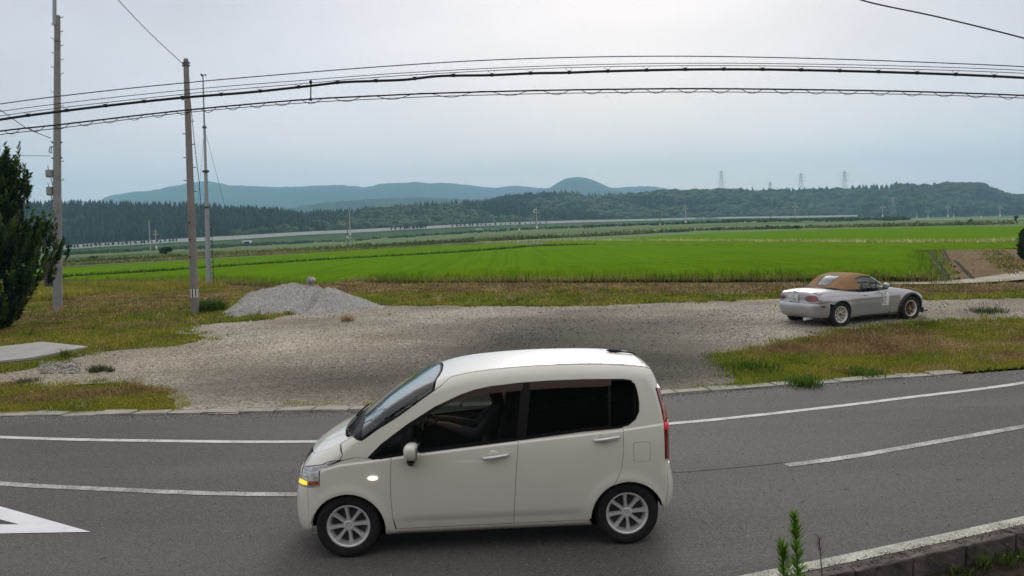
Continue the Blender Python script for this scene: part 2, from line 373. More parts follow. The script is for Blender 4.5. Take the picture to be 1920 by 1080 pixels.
def m_concrete(name, col=(.33, .315, .28), dark=.55, sc=1.0):
    b = NB(name); n1 = b.noise(1.6*sc, 6, .65); n2 = b.noise(24*sc, 4, .6); v = b.voro(60*sc)
    c = b.mix(b.rng(n1, .35, .7), tuple(x*dark for x in col), col); c = b.mix(b.rng(n2, .55, .75, 0, .6), c, tuple(min(1, x*1.4) for x in col)); c = b.mix(b.rng(v, .0, .18, .5, 0), c, tuple(x*.3 for x in col))
    b.set(color=c, rough=.9, spec=.25); b.bump(b.math('ADD', n2, v), .5, .006); return b.m
def m_paint(name, col=(.72, .71, .67), worn=.35):
    b = NB(name); n = b.noise(60, 4, .7); g = b.noise(3, 5, .6); v = b.voro(90)
    k = b.math('ADD', b.math('MULTIPLY', n, .7), b.math('MULTIPLY', g, .45))
    c = b.mix(b.rng(k, .70-worn*.35, .78-worn*.2), col, (.11, .105, .10)) ; c = b.mix(b.rng(g, .4, .7, 0, .35), c, tuple(x*.62 for x in col)); b.set(color=c, rough=.75, spec=.3); b.bump(v, .3, .004); return b.m
m_ground(); m_asphalt(); m_gravel(); m_leaf('leaf'); m_leaf('needle', .75, .08)
m_concrete('kerb_concrete', (.40, .375, .32), .6); m_concrete('slab_concrete', (.42, .40, .375), .75, .8); m_concrete('old_concrete', (.17, .14, .125), .22, 2.2); m_concrete('wall_concrete', (.74, .74, .70), .9, .05)
m_paint('line_paint', (.62, .61, .575), .35); m_paint('worn_paint', (.60, .585, .55), .62); m_paint('yellowed_paint', (.56, .54, .45), .55); m_paint('fresh_paint', (.74, .74, .76), .05)

def drape(name, poly, res, mat, off, jitter=0.0, holes=(), kind='structure', hfun=None, color=None, seed=1):
    """a sheet cut to an outline and laid on the ground"""
    P = [Vector(p[:2]) for p in poly]; q = []
    for i, a in enumerate(P):
        b = P[(i+1) % len(P)]; k = max(1, int((b-a).length/res)); q += [a.lerp(b, j/k) for j in range(k)]
    q = np.array([p[:] for p in q])
    if jitter:
        q = q + jitter*np.stack([smooth_noise(q[:, 0], q[:, 1], seed, 4, 1.3), smooth_noise(q[:, 0], q[:, 1], seed+9, 4, 1.3)], 1)
    lo, hi = q.min(0), q.max(0); X, Y = np.meshgrid(np.arange(lo[0], hi[0], res), np.arange(lo[1], hi[1], res)); g = np.stack([X.ravel(), Y.ravel()], 1); g = g + RNG.uniform(-.2, .2, g.shape)*res
    sd = poly_sdf(q, g[:, 0], g[:, 1]); g = g[sd < -.45*res]
    pts = np.vstack([q, g]); n = len(q)
    r = delaunay_2d_cdt([Vector(p) for p in pts], [(i, (i+1) % n) for i in range(n)], [], 0, 1e-6)
    V = np.array([v[:] for v in r[0]]); F = np.array([f for f in r[2] if len(f) == 3]); c = V[F].mean(1); F = F[poly_sdf(q, c[:, 0], c[:, 1]) < 0]
    z = (hfun or ground)(V[:, 0], V[:, 1]) + off
    me = mesh_from(name, np.column_stack([V, z]), F, True)
    if color is not None: set_color(me, color(V[:, 0], V[:, 1]))
    o = link(name, me, MATS[mat]); tag(o, kind=kind)
    return o
def set_color(me, col):
    a = me.color_attributes.new('Color', 'FLOAT_COLOR', 'POINT'); c = np.ones((len(me.vertices), 4), np.float32); c[:, :3] = col; a.data.foreach_set('color', c.ravel())

# ------------------------------------------------------------------ the ground sheet, road, markings
na = 360; az = np.linspace(0, 2*math.pi, na, endpoint=False); az = np.concatenate([np.linspace(-.80, .80, 330), np.linspace(.80, 2*math.pi-.80, 40)[1:-1]])
rr = np.concatenate([np.linspace(.5, 70, 190), np.geomspace(71, 12000, 120)])
A, R = np.meshgrid(az, rr); gx, gy = R*np.sin(A), R*np.cos(A)
gz = np.where(gy > 0, ground(gx, np.maximum(gy, 0)), 0.0) - np.where(R < 160, .10, .02); gz = np.where((gy < 13) , np.minimum(gz, -.55), gz)
nA = len(az); idx = np.arange(len(rr)*nA).reshape(len(rr), nA); a0 = idx[:-1, :]; a1 = np.roll(idx, -1, 1)[:-1, :]; b0 = idx[1:, :]; b1 = np.roll(idx, -1, 1)[1:, :]
tag(link('ground', mesh_from('ground', np.stack([gx, gy, gz], -1).reshape(-1, 3), np.stack([a0, b0, b1, a1], -1).reshape(-1, 4), True), MATS['ground']), kind='structure')

def P2(*pp): return [gp(*p) for p in pp]
edge_pts = [(x, float(road_edge(x))) for x in np.linspace(-40, 60, 140)]
near_k = [gp(1380, 1104), gp(1565, 1071.6), gp(1750, 1030), gp(1920, 990)]
kd = (near_k[-1]-near_k[-2]).normalized(); near_k += [near_k[-1]+kd*4+Vector((0, .35, 0)), near_k[-1]+kd*40+Vector((0, 8, 0))]
near_pts = [(p.x, p.y) for p in near_k]; near_pts = [(-40, 4.2), (-2, 4.4), (.2, 5.6)] + near_pts
drape('road', edge_pts + near_pts[::-1], .5, 'asphalt', 0.0, hfun=lambda x, y: 0*x)
def ribbon(name, pts, width, mat, off, kind='structure', smooth=True, z=None):
    p = np.array([q[:2] for q in pts]); s = spline(p, 10) if smooth else p
    t = np.gradient(s, axis=0); t /= np.linalg.norm(t, axis=1, keepdims=True); nrm = np.stack([-t[:, 1], t[:, 0]], 1)
    wv = np.interp(np.linspace(0, 1, len(s)), np.linspace(0, 1, len(width)), width) if hasattr(width, '__len__') else np.full(len(s), width)
    L, Rr = s+nrm*wv[:, None]/2, s-nrm*wv[:, None]/2; V = np.vstack([L, Rr]); n = len(s)
    zz = ground(V[:, 0], V[:, 1])+off if z is None else np.full(len(V), z)
    F = np.array([(i, i+n, i+1+n, i+1) for i in range(n-1)]); me = mesh_from(name, np.column_stack([V, zz]), F)
    return tag(link(name, me, MATS[mat]), kind=kind)
far_line = P2((0, 820), (300, 827), (600, 828), (930, 815), (1258, 794.5), (1500, 770), (1700, 746), (1920, 718))
d0 = far_line[0]-far_line[1]; d1 = far_line[-1]-far_line[-2]
ribbon('edge_line', [far_line[0]+d0*5+Vector((0, 1.4, 0))] + far_line + [far_line[-1]+d1*4+Vector((0, 1.6, 0))], .135, 'line_paint', 0, z=.005)
cl = P2((0, 907), (200, 917.5), (400, 925.5), (700, 929))
ribbon('centre_line', [cl[0]+(cl[0]-cl[1])*3+Vector((0, .5, 0))] + cl, .135, 'worn_paint', 0, z=.005)
cr = P2((1474, 873), (1600, 856), (1760, 828), (1920, 800)); ribbon('centre_dash', cr + [cr[-1]+(cr[-1]-cr[-2])*1.6], .135, 'worn_paint', 0, z=.005)
nl = P2((1380, 1091), (1500, 1066), (1700, 1024), (1920, 976)); ribbon('edge_line', [nl[0]+(nl[0]-nl[1])*2+Vector((0, -.1, 0))] + nl + [nl[-1]+(nl[-1]-nl[-2])*3], .15, 'yellowed_paint', 0, z=.005)
ribbon('road_joint', P2((1255, 887), (1340, 880.5), (1400, 875), (1474, 867)), .022, 'old_concrete', 0, z=.003)
oA, oB, oC = gp(170, 998), gp(-260, 876.6), gp(-260, 1005.6); iA, iB, iC = gp(36, 984), gp(-260, 907), gp(-260, 984.5)
me = mesh_from('road_chevron', [(*p[:2], .005) for p in (oA, oB, oC, iA, iB, iC)], [(0, 1, 4, 3), (0, 3, 5, 2)]); tag(link('road_chevron', me, MATS['fresh_paint']), kind='structure')

# ------------------------------------------------------------------ gravel yard, verges, field plots
yard_px = [(-60, 726), (30, 719), (75, 727), (230, 721), (322, 734), (345, 757), (318, 777), (440, 774), (690, 765), (1250, 738), (1400, 722), (1338, 672), (1420, 655), (1560, 629), (1700, 609), (1990, 596),
           (1990, 556), (1740, 563), (1480, 560), (1100, 574), (720, 573), (560, 588), (480, 601), (348, 612), (318, 624), (388, 634), (330, 650), (170, 658), (120, 676), (60, 692), (-60, 706)]
YARD = [gp(*p) for p in yard_px]; yard2 = np.array([p[:2] for p in YARD])
def blob(x, y, c, a, b, rot=0.0):
    u, v = x-c[0], y-c[1]; cu, su = math.cos(rot), math.sin(rot); return np.exp(-(((u*cu+v*su)/a)**2+((-u*su+v*cu)/b)**2))
bA, bB, bC, bD = gp(980, 650), gp(690, 640), gp(1250, 612), gp(560, 720)
def yard_color(x, y):
    n = smooth_noise(x, y, 3, 4, .5); k = 1.08+.22*n
    k = k - .62*blob(x, y, gp(1010, 640), 4.6, 6.0, -.3) - .14*blob(x, y, bC, 4.8, 1.9) + .34*blob(x, y, bB, 2.8, 1.7) - .26*blob(x, y, bD, 3.2, 1.3) - .38*blob(x, y, gp(1150, 700), 3.8, 2.0)
    k = np.clip(k, .40, 1.65); return np.stack([k*1.02, k*.985, k*.90], -1)
drape('gravel_yard', YARD, .35, 'gravel_bed', .012, .36, color=yard_color)
b = NB('verge'); n = b.noise(1.1, 6, .6); n2 = b.noise(14, 4, .7)
b.set(color=b.mix(b.rng(n2, .3, .7, .0, .8), b.ramp(n, [(.35, (.085, .052, .024)), (.5, (.11, .085, .03)), (.62, (.075, .085, .016))]), (.045, .03, .016)), rough=.95, spec=.1); b.bump(n2, .9, .05)
b = NB('turf_soil'); n = b.noise(5, 5, .7); b.set(color=b.ramp(n, [(.35, (.025, .018, .014)), (.6, (.055, .042, .03))]), rough=1, spec=.05); b.bump(n, 1, .05)
verge_px = [(-60, 776), (240, 781), (440, 776), (690, 768), (1250, 740), (1420, 726), (1600, 708), (1990, 682), (1990, 528), (1400, 530), (720, 530), (300, 530), (-120, 545)]
drape('verge', [gp(*p) for p in verge_px], .6, 'verge', -.012, .05)

# raised stones of the far kerb, one by one
random.seed(3)
kerb = empty('kerb', (0, float(road_edge(0)), 0)); tag(kerb, kind='structure')
ks = []
for v in range(3):
    mb = MB(); mb.box((0, 0, 0), (.572, .30, .12), bev=.014); o = mb.build('kerb_stone', MATS['kerb_concrete']); 
    for vert in o.data.vertices: vert.co += Vector((random.uniform(-.012, .012), random.uniform(-.012, .012), random.uniform(-.008, .008)))
    ks.append(o.data); bpy.data.objects.remove(o)
x = -9.6; s = 0
while x < 8.2:
    y = float(road_edge(x)); t = math.atan2(float(road_edge(x+.3)-road_edge(x-.3)), .6)
    o = bpy.data.objects.new('kerb_stone', random.choice(ks)); C.objects.link(o); o.parent = kerb
    sink = .0 if -4.6 < x < -.4 or 2.2 < x < 4 else random.uniform(-.03, .0)
    o.location = (x, y+.165-kerb.location.y+random.uniform(-.012, .012), -.022+sink+random.uniform(-.006, .006)); o.rotation_euler = (random.uniform(-.02, .03), random.uniform(-.02, .02), t+random.uniform(-.02, .02)); x += .603*math.cos(t)
# near kerb wall, bottom right, block by block, and the low ground in front of it
nk = spline([p[:2] for p in near_k], 30); seg = np.cumsum(np.r_[0, np.linalg.norm(np.diff(nk, axis=0), axis=1)])
nkerb = empty('kerb_wall', tuple(near_k[0])); tag(nkerb, kind='structure'); kms = []
for v in range(5):
    bm = bmesh.new(); bmesh.ops.create_cube(bm, size=1)
    for q in bm.verts: q.co = Vector((q.co.x*.590, q.co.y*.14, q.co.z*.42))
    bmesh.ops.bevel(bm, geom=list(bm.edges), offset=.012, segments=2, affect='EDGES', profile=.5); bmesh.ops.subdivide_edges(bm, edges=[e for e in bm.edges if e.calc_length() > .08], cuts=9, use_grid_fill=True)
    for q in bm.verts: q.co += Vector([.012*smooth_noise(np.array([q.co.x*9+v*7+k*3.3]), np.array([q.co.z*9+q.co.y*14+k]), 3+k, 3, 1.4)[0] for k in range(3)])
    kmesh = bpy.data.meshes.new('kerb_block'); bm.to_mesh(kmesh); bm.free(); kmesh.materials.append(MATS['old_concrete']); kms.append(kmesh)
d = .1
while d < 12:
    px_, py_ = np.interp(d, seg, nk[:, 0]), np.interp(d, seg, nk[:, 1]); qx, qy = np.interp(d+.3, seg, nk[:, 0]), np.interp(d+.3, seg, nk[:, 1]); t = math.atan2(qy-py_, qx-px_)
    o = bpy.data.objects.new('kerb_block', random.choice(kms)); C.objects.link(o); o.parent = nkerb; o.location = (px_+.07*math.sin(t)-near_k[0].x, py_-.075*math.cos(t)-near_k[0].y, -.165+random.uniform(-.006, .006)); o.rotation_euler = (0, random.uniform(-.008, .008), t+random.uniform(-.008, .008)); d += .6
low = [(p[0]+.1, p[1]-.1) for p in nk[::6]]; drape('low_ground', low + [(40, 4), (12, 1.5), (1.5, 2.0), (1.0, 5.0)], .4, 'turf_soil', -.13, hfun=lambda x, y: 0*x)

slab = [gp(*p) for p in ((-140, 668), (80, 643), (166, 652), (60, 673), (-140, 694))]
zs = float(np.mean([p.z for p in slab]))+.01; slab2 = np.array([p[:2] for p in slab])
mb = MB(); n = len(slab); mb.add([(p.x, p.y, p.z+.035) for p in slab]+[(p.x, p.y, p.z-.2) for p in slab], [tuple(range(n))]+[(i, i+n, (i+1) % n+n, (i+1) % n) for i in range(n)])
tag(mb.build('concrete_slab', MATS['slab_concrete']), 'flat grey concrete slab lying in the mown grass by the left edge', 'slab')
# ------------------------------------------------------------------ mountains, wooded hills, woods
def m_hill(name, c1, c2, sc):
    b = NB(name); n = b.noise(sc, 6, .65); b.set(color=b.ramp(n, [(.3, c1), (.55, tuple((p+q)/2 for p, q in zip(c1, c2))), (.75, c2)]), rough=1, spec=.05); b.bump(b.noise(sc*8, 5, .7), .6, .8/sc*.05); return b.m
m_hill('mountain_forest', (.020, .042, .022), (.055, .085, .035), .006); m_hill('forest_floor', (.02, .035, .012), (.04, .06, .018), .05); m_hill('clearing', (.05, .11, .02), (.08, .15, .03), .12)
def ridge_points(tab, dist, n, lift=0.0, seed=0, amp=0.0):
    px = np.linspace(tab[0][0], tab[-1][0], n); row = interp_smooth(*zip(*tab))(px)
    row = row + amp*smooth_noise(px, 0*px+seed, seed, 4, .11)
    dd = np.interp(px, [tab[0][0], tab[-1][0]], dist) if hasattr(dist, '__len__') else np.full(n, dist)
    return px, np.array([dp(a, b, d)[:] for a, b, d in zip(px, row, dd)])
def hill(name, tab, D0, D1, th, mat, n=120, m=24, rough=1.5, seed=0, amp=0.0, power=1.0, hb=None):
    """a slope that climbs from distance D0 to a ridge at D1; th is the height of the trees to stand on it"""
    px, top = ridge_points(tab, D1, n, seed=seed, amp=amp); V = []; top[:, 2] -= th
    d0 = np.interp(px, [px[0], px[-1]], D0) if hasattr(D0, '__len__') else np.full(n, D0)
    for i in range(n):
        k = d0[i]/top[i, 1]; bx, by = top[i, 0]*k, d0[i]; bz = float(ground(bx, by)) - 1.0 if hb is None else hb
        for j in range(m+6):
            t = j/m; x, y = bx+(top[i, 0]-bx)*t, by+(top[i, 1]-by)*t
            tt = min(t, 1.0); s = tt**power; s = s*s*(3-2*s)*.55+s*.45
            z = bz+(top[i, 2]-bz)*s - max(0, t-1)**1.3*(top[i, 2]-bz)*1.6
            z += rough*smooth_noise(np.array([x]), np.array([y]), seed+2, 4, 3.0/abs(top[i, 1]-d0[i]))[0]*math.sin(math.pi*min(max(tt, 0), 1))
            V.append((x, y, z))
    W = m+6; F = np.array([(i*W+j, (i+1)*W+j, (i+1)*W+j+1, i*W+j+1) for i in range(n-1) for j in range(W-1)])
    o = link(name, mesh_from(name, V, F, True), MATS[mat]); tag(o, kind='structure'); return np.array(V).reshape(n, W, 3), m
far_tab = [(60, 385), (115, 379), (140, 375), (160, 378), (182, 379), (200, 369), (240, 361), (280, 357), (330, 348), (380, 340), (405, 341), (430, 347), (460, 348), (500, 350), (560, 350), (600, 348), (640, 347), (690, 350), (712, 345), (750, 343), (780, 341), (805, 344), (830, 343),
           (880, 347), (930, 352), (960, 348), (1000, 351), (1020, 353), (1080, 352), (1140, 352), (1180, 350), (1210, 349), (1240, 352), (1320, 362), (1420, 380)]
def slope(name, tab, D0, D1, seed, amp):
    hill(name, tab, D0, D1, 0, 'mountain_forest', n=520, m=22, rough=30, seed=seed, amp=amp, hb=-2)
slope('mountain', far_tab, 2500, 4300, 5, 2.0)
slope('mountain', [(960, 385), (1000, 368), (1030, 352), (1048, 341), (1065, 334), (1085, 332), (1105, 335), (1125, 343), (1145, 352), (1175, 362), (1230, 380)], 2300, 3700, 8, .9)
slope('mountain', [(500, 400), (560, 387), (600, 381), (640, 377), (690, 373), (730, 372), (790, 370), (850, 372), (905, 374), (960, 378), (1040, 388)], 1500, 2100, 12, 2.0)

def tree_proto(kind, seed):
    r = random.Random(seed); V = []; F = []
    if kind == 'conifer':
        h = 1.0; ns = 6; lev = 5
        for L in range(lev):
            z0 = .10+.78*L/lev; z1 = z0+.36-.02*L; rad = (.20-.030*L)*r.uniform(.85, 1.15); b = len(V); a0 = r.uniform(0, 6)
            ox, oy = r.uniform(-.012, .012), r.uniform(-.012, .012)
            for k in range(ns):
                q = a0+2*math.pi*k/ns; R = rad*r.uniform(.65, 1.25); V.append((ox+R*math.cos(q), oy+R*math.sin(q), z0+r.uniform(-.05, .05)))
            V.append((ox, oy, min(z1, 1.0)+(.06 if L == lev-1 else 0)))
            F += [(b+k, b+(k+1) % ns, b+ns) for k in range(ns)]
        sh = [.55+.6*v[2] for v in V]
    else:
        bm = bmesh.new()
        for c in range(4 if kind == 'broad' else 3):
            q = r.uniform(0, 6.3); R = .22 if c else 0; s = r.uniform(.20, .32)
            m = Matrix.Translation((R*math.cos(q), R*math.sin(q), r.uniform(.5, .74) if c else .72)) @ Matrix.Diagonal((s*1.15, s*1.15, s, 1))
            bmesh.ops.create_icosphere(bm, subdivisions=1, radius=1, matrix=m)
        for v in bm.verts: v.co += Vector((r.uniform(-1, 1), r.uniform(-1, 1), r.uniform(-1, 1)))*.055
        bm.verts.index_update(); V = [v.co[:] for v in bm.verts]; F = [[v.index for v in f.verts] for f in bm.faces]; bm.free()
        sh = [.55+.6*v[2] for v in V]
    return np.array(V), np.array(F), np.array(sh)
PROTO = {k: [tree_proto(k, s) for s in range(6)] for k in ('conifer', 'broad')}
def wood(name, places, mat='leaf', cut=0):
    """places: list of (x,y,z,height,width factor,kind,colour)"""
    VV = []; FF = []; CC = []; b = 0
    for (x, y, z, h, wf, kind, col) in places:
        V, F, sh = random.choice(PROTO[kind]); a = random.uniform(0, 6.3); c, s = math.cos(a), math.sin(a)
        P = np.stack([(V[:, 0]*c-V[:, 1]*s)*h*wf+x, (V[:, 0]*s+V[:, 1]*c)*h*wf+y, V[:, 2]*h+z], 1)
        VV.append(P); FF.append(F+b); b += len(P); k = np.random.default_rng(int(abs(x*13+y*7)*10) % 99999).uniform(.75, 1.25, len(P))
        CC.append(np.array(col)[None, :]*k[:, None])
    me = mesh_from(name, np.vstack(VV), np.vstack(FF)); set_color(me, np.vstack(CC)); return tag(link(name, me, MATS[mat]), kind='stuff')
def on_hill(G, m, u, t):
    n = G.shape[0]; i = min(int(u*(n-1)), n-2); j = min(int(t*m), m+4); fi, fj = u*(n-1)-i, t*m-j
    return (G[i, j]*(1-fi)+G[i+1, j]*fi)*(1-fj)+(G[i, j+1]*(1-fi)+G[i+1, j+1]*fi)*fj
CEDAR = [(.016, .032, .013), (.022, .040, .015), (.013, .027, .013), (.028, .047, .017)]; BROAD = [(.035, .065, .018), (.045, .078, .02), (.028, .055, .017), (.06, .088, .024)]
def fill(G, m, n, hh, conif, t1=1.02, seed=0, wf=(1.0, 1.4)):
    out = []
    for k in range(n):
        u = random.random(); t = random.random()**.85*t1; p = on_hill(G, m, u, t)
        q = smooth_noise(np.array([p[0]]), np.array([p[1]]), seed+3, 3, .018)[0]+conif*2-1
        kind = 'conifer' if q+random.uniform(-.25, .25) > 0 else 'broad'; h = random.uniform(*hh)*(1.0 if kind == 'conifer' else .85)
        out.append((p[0], p[1], p[2]-.5, h, random.uniform(*wf), kind, random.choice(CEDAR if kind == 'conifer' else BROAD)))
    return out
G, m = hill('wooded_hill', [(-60, 384), (40, 381), (100, 380), (150, 380), (240, 381), (330, 383), (420, 387), (480, 391), (530, 394), (560, 402), (590, 420), (610, 434)], 545, 690, 11, 'forest_floor', seed=21, hb=-3, amp=.8)
wood('cedar_wood', fill(G, m, 3600, (8, 14.5), .80, seed=1) + fill(G, m, 700, (10, 14), .95, t1=1.0, seed=1))
G, m = hill('wooded_hill', [(440, 398), (500, 395), (540, 396), (600, 390), (650, 389), (700, 383), (760, 380), (830, 374), (900, 374), (960, 373), (1010, 378), (1060, 386), (1110, 396), (1150, 404)], (610, 800), (760, 960), 14, 'forest_floor', seed=31, hb=0, amp=1.5)
wood('mixed_wood', fill(G, m, 3400, (8, 15), .55, seed=5))
G, m = hill('wooded_hill', [(880, 380), (940, 367), (1000, 360), (1050, 357), (1100, 362), (1150, 361), (1200, 357), (1250, 354), (1350, 352), (1450, 354), (1550, 351), (1650, 347), (1690, 342), (1730, 344), (1780, 340), (1820, 340), (1850, 346), (1880, 358), (1920, 363), (2000, 368)], (820, 1080), (1100, 1400), 12, 'forest_floor', seed=41, hb=1, rough=5, amp=1.2)
wood('mixed_wood', fill(G, m, 4800, (8, 15), .42, seed=9, wf=(1.1, 1.6)))
drape('clearing', [dp(545, 438, 590), dp(700, 430, 640), dp(735, 425, 640), dp(560, 440, 560)], 8, 'clearing', .5, 2.0)

# ------------------------------------------------------------------ the air
mb = MB(); mb.box((0, 2600, 190), (7800, 5600, 400)); hz = mb.build('haze', None); hm = bpy.data.materials.new('haze'); hm.use_nodes = True; hn = hm.node_tree; hn.nodes.clear()
ho = hn.nodes.new('ShaderNodeOutputMaterial'); hv = hn.nodes.new('ShaderNodeVolumePrincipled'); hv.inputs['Color'].default_value = (.42, .745, 1.0, 1); hv.inputs['Density'].default_value = .00024; hv.inputs['Anisotropy'].default_value = .2
hn.links.new(hv.outputs[0], ho.inputs['Volume']); hz.data.materials.append(hm); tag(hz, kind='stuff')
# ------------------------------------------------------------------ blades and tufts gathered into one mesh each
def blades(name, xy, h, wdt, lean, col, parent=None, mat='leaf', z=None, per=1, spread=0.0, zoff=0.0, kind='stuff', curve=.35, flat=None):
    """xy n x 2 roots; h, wdt arrays or numbers; col n x 3"""
    n = len(xy); rep = np.repeat(np.arange(n), per); N_ = len(rep); X = xy[rep] + RNG.normal(0, 1, (N_, 2))*spread
    zz = (ground(X[:, 0], X[:, 1]) if z is None else np.asarray(z)[rep] if hasattr(z, '__len__') else np.full(N_, z)) + zoff
    hh = (np.asarray(h)[rep] if hasattr(h, '__len__') else np.full(N_, h))*RNG.uniform(.55, 1.15, N_); ww = (np.asarray(wdt)[rep] if hasattr(wdt, '__len__') else np.full(N_, wdt))
    q = RNG.uniform(0, 2*math.pi, N_); ln = lean*RNG.uniform(.2, 1.3, N_); d = np.stack([np.cos(q), np.sin(q)], 1)
    tip = np.column_stack([X+d*(np.sin(ln)*hh)[:, None], zz+np.cos(ln)*hh]); mid = np.column_stack([X+d*(np.sin(ln*(1-curve))*hh*.55)[:, None], zz+np.cos(ln*(1-curve))*hh*.55])
    a = RNG.uniform(0, 2*math.pi, N_); s = np.stack([np.cos(a), np.sin(a), 0*a], 1)*(ww/2)[:, None]; base = np.column_stack([X, zz])
    V = np.stack([base-s, base+s, mid+s*.8, mid-s*.8, tip], 1).reshape(-1, 3); b = np.arange(N_)[:, None]*5
    F = np.vstack([b+np.array([[0, 1, 2]]), b+np.array([[0, 2, 3]]), b+np.array([[3, 2, 4]])])
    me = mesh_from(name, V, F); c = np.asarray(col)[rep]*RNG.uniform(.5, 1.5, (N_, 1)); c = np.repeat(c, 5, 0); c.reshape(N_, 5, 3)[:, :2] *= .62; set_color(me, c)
    o = link(name, me, MATS[mat], parent); 
    if kind: tag(o, kind=kind)
    return o
def scatter_in(poly, n, holes=()):
    q = np.array([p[:2] for p in poly]); lo, hi = q.min(0), q.max(0); g = RNG.uniform(lo, hi, (int(n*3), 2)); g = g[poly_sdf(q, g[:, 0], g[:, 1]) < 0]
    for h in holes:
        hq = np.array([p[:2] for p in h]); g = g[poly_sdf(hq, g[:, 0], g[:, 1]) > 0]
    return g[:n]
def pick(xy, stops, seed, scale, jitter=.25):
    v = smooth_noise(xy[:, 0], xy[:, 1], seed, 4, scale)*.5+.5 + RNG.normal(0, jitter, len(xy))*.5; v = np.clip(v, 0, 1)
    ps = [s[0] for s in stops]; return np.stack([np.interp(v, ps, [s[1][k] for s in stops]) for k in range(3)], 1)

# ------------------------------------------------------------------ rice paddies
b = NB('rice'); n1 = b.noise(.55, 5, .6, stretch=(.25, 1.6, 1)); n2 = b.noise(7, 4, .75); n3 = b.noise(.07, 3, .5)
c = b.ramp(n1, [(.30, (.110, .220, .004)), (.5, (.145, .275, .006)), (.7, (.185, .315, .008))]); rowc = b.noise(1, 2, .5, stretch=(2.6, .035, 1)); c = b.mix(b.rng(rowc, .45, .62, 0, .38), c, (.06, .13, .004)); c = b.mix(b.rng(n3, .4, .7, 0, .4), c, (.14, .255, .012)); c = b.mix(b.rng(n2, .35, .6, .5, 0), c, (.035, .085, .006))
b.set(color=c, rough=1.0, spec=0.0); b.bump(n2, 1.0, .12)
def canopy(h, poly):
    q = np.array([p[:2] for p in poly])
    def f(x, y):
        d = np.clip(-poly_sdf(q, x, y)/1.6, 0, 1); return ground(x, y) + .04 + h*d*(2-d) + (.035*smooth_noise(x, y, 4, 3, 1.1) + .03*smooth_noise(x, y, 8, 2, .12))*d
    return f
RH = .42
def paddy(px, res, off=0.0):
    P = [gp(*p, lift=RH) if lift else gp(*p) for *p, lift in px]; o = drape('rice_paddy', P, res, 'rice', off, .25, hfun=canopy(RH, P), kind='stuff')
    # a skirt so the crop has a side
    return P
PN = paddy([(60, 531, 0), (113, 531, 0), (400, 528, 0), (720, 529, 0), (1000, 527, 0), (1500, 524, 0), (1752, 522, 0), (1733, 466, 1), (1500, 463.5, 1), (1120, 458.5, 1), (1000, 462, 1), (860, 473, 1), (560, 490, 1), (300, 508, 1), (60, 522, 1)], .8)
PM = paddy([(60, 517.5, 1), (300, 503.5, 1), (560, 485.8, 1), (860, 468.8, 1), (1000, 457.5, 1), (960, 455.6, 1), (800, 461.5, 1), (655, 469, 1), (400, 485.5, 1), (60, 506, 1)], 1.2)
PF = paddy([(1010, 454.5, 1), (1200, 456, 1), (1500, 459, 1), (1760, 461.5, 1), (1902, 458.5, 1), (2000, 457, 1), (2010, 424, 1), (1800, 424.5, 1), (1560, 429.5, 1), (1330, 437, 1), (1130, 448, 1)], 1.5)
RICE = [(0, (.075, .16, .005)), (.5, (.13, .25, .008)), (1, (.23, .32, .02))]
def edge_fringe(P, n, depth, hh):
    xy = scatter_in(P, n); q = np.array([p[:2] for p in P]); d = -poly_sdf(q, xy[:, 0], xy[:, 1]); return xy[(d < depth) | (xy[:, 1] < 60)]
xy = edge_fringe(PN, 90000, 1.5, .6); xy = xy[RNG.uniform(0, 1, len(xy)) < np.clip(1.7-(xy[:, 1]-48)/14, .15, 1)]
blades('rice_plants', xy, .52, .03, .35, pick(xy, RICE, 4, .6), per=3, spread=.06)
# pale earth banks between the paddies, the straw line at the near edge, dry weeds
ribbon('field_bank', P2((900, 459.5), (1000, 457.5), (1120, 455.5), (1300, 457.5), (1500, 460.5), (1700, 463.5), (1920, 462)), 1.6, 'verge', .38)
xy = np.vstack([np.array([gp(px, np.interp(px, [900, 1000, 1120, 1300, 1500, 1700, 1920], [459, 457, 455.5, 457.5, 460.5, 463.5, 462.5]))[:2] for px in RNG.uniform(900, 1925, 2600)])]); xy += RNG.normal(0, .5, xy.shape)
blades('bank_grass', xy, .62, .10, .8, pick(xy, [(0, (.22, .26, .05)), (.5, (.48, .46, .18)), (1, (.66, .60, .32))], 2, .3), per=2, spread=.2, zoff=.3)
xy = np.array([gp(px, np.interp(px, [60, 300, 655, 900], [503, 490, 470.5, 459]))[:2] for px in RNG.uniform(60, 900, 2200)]); xy += RNG.normal(0, .7, xy.shape)
blades('bank_grass', xy, .55, .12, .7, pick(xy, [(0, (.13, .18, .03)), (.5, (.26, .24, .09)), (1, (.36, .31, .14))], 2, .3), per=2, spread=.2, zoff=.1)
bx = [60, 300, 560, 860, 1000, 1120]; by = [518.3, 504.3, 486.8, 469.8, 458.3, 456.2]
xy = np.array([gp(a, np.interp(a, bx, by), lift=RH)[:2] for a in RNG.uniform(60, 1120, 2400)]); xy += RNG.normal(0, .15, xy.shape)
blades('bund_weeds', xy, .52, .10, .6, pick(xy, [(0, (.022, .055, .005)), (.6, (.05, .10, .009)), (1, (.10, .15, .02))], 2, .3), per=2, spread=.15)  # dark green weeds added to draw the shaded line of the bund
PE = [gp(*p) for p in ((60, 541), (113, 538), (400, 533), (720, 533), (1000, 531), (1500, 528), (1760, 526), (1752, 521), (1500, 523), (1000, 526), (720, 528), (400, 527), (113, 530), (60, 530))]
xy = scatter_in(PE, 20000); blades('straw_weeds', xy, .40, .03, .6, pick(xy, [(0, (.07, .12, .015)), (.45, (.20, .19, .04)), (1, (.36, .31, .12))], 6, .4), per=2, spread=.1)
PW = [gp(*p) for p in ((-60, 536), (110, 534), (420, 533), (430, 541), (330, 545), (110, 566), (-60, 574))]
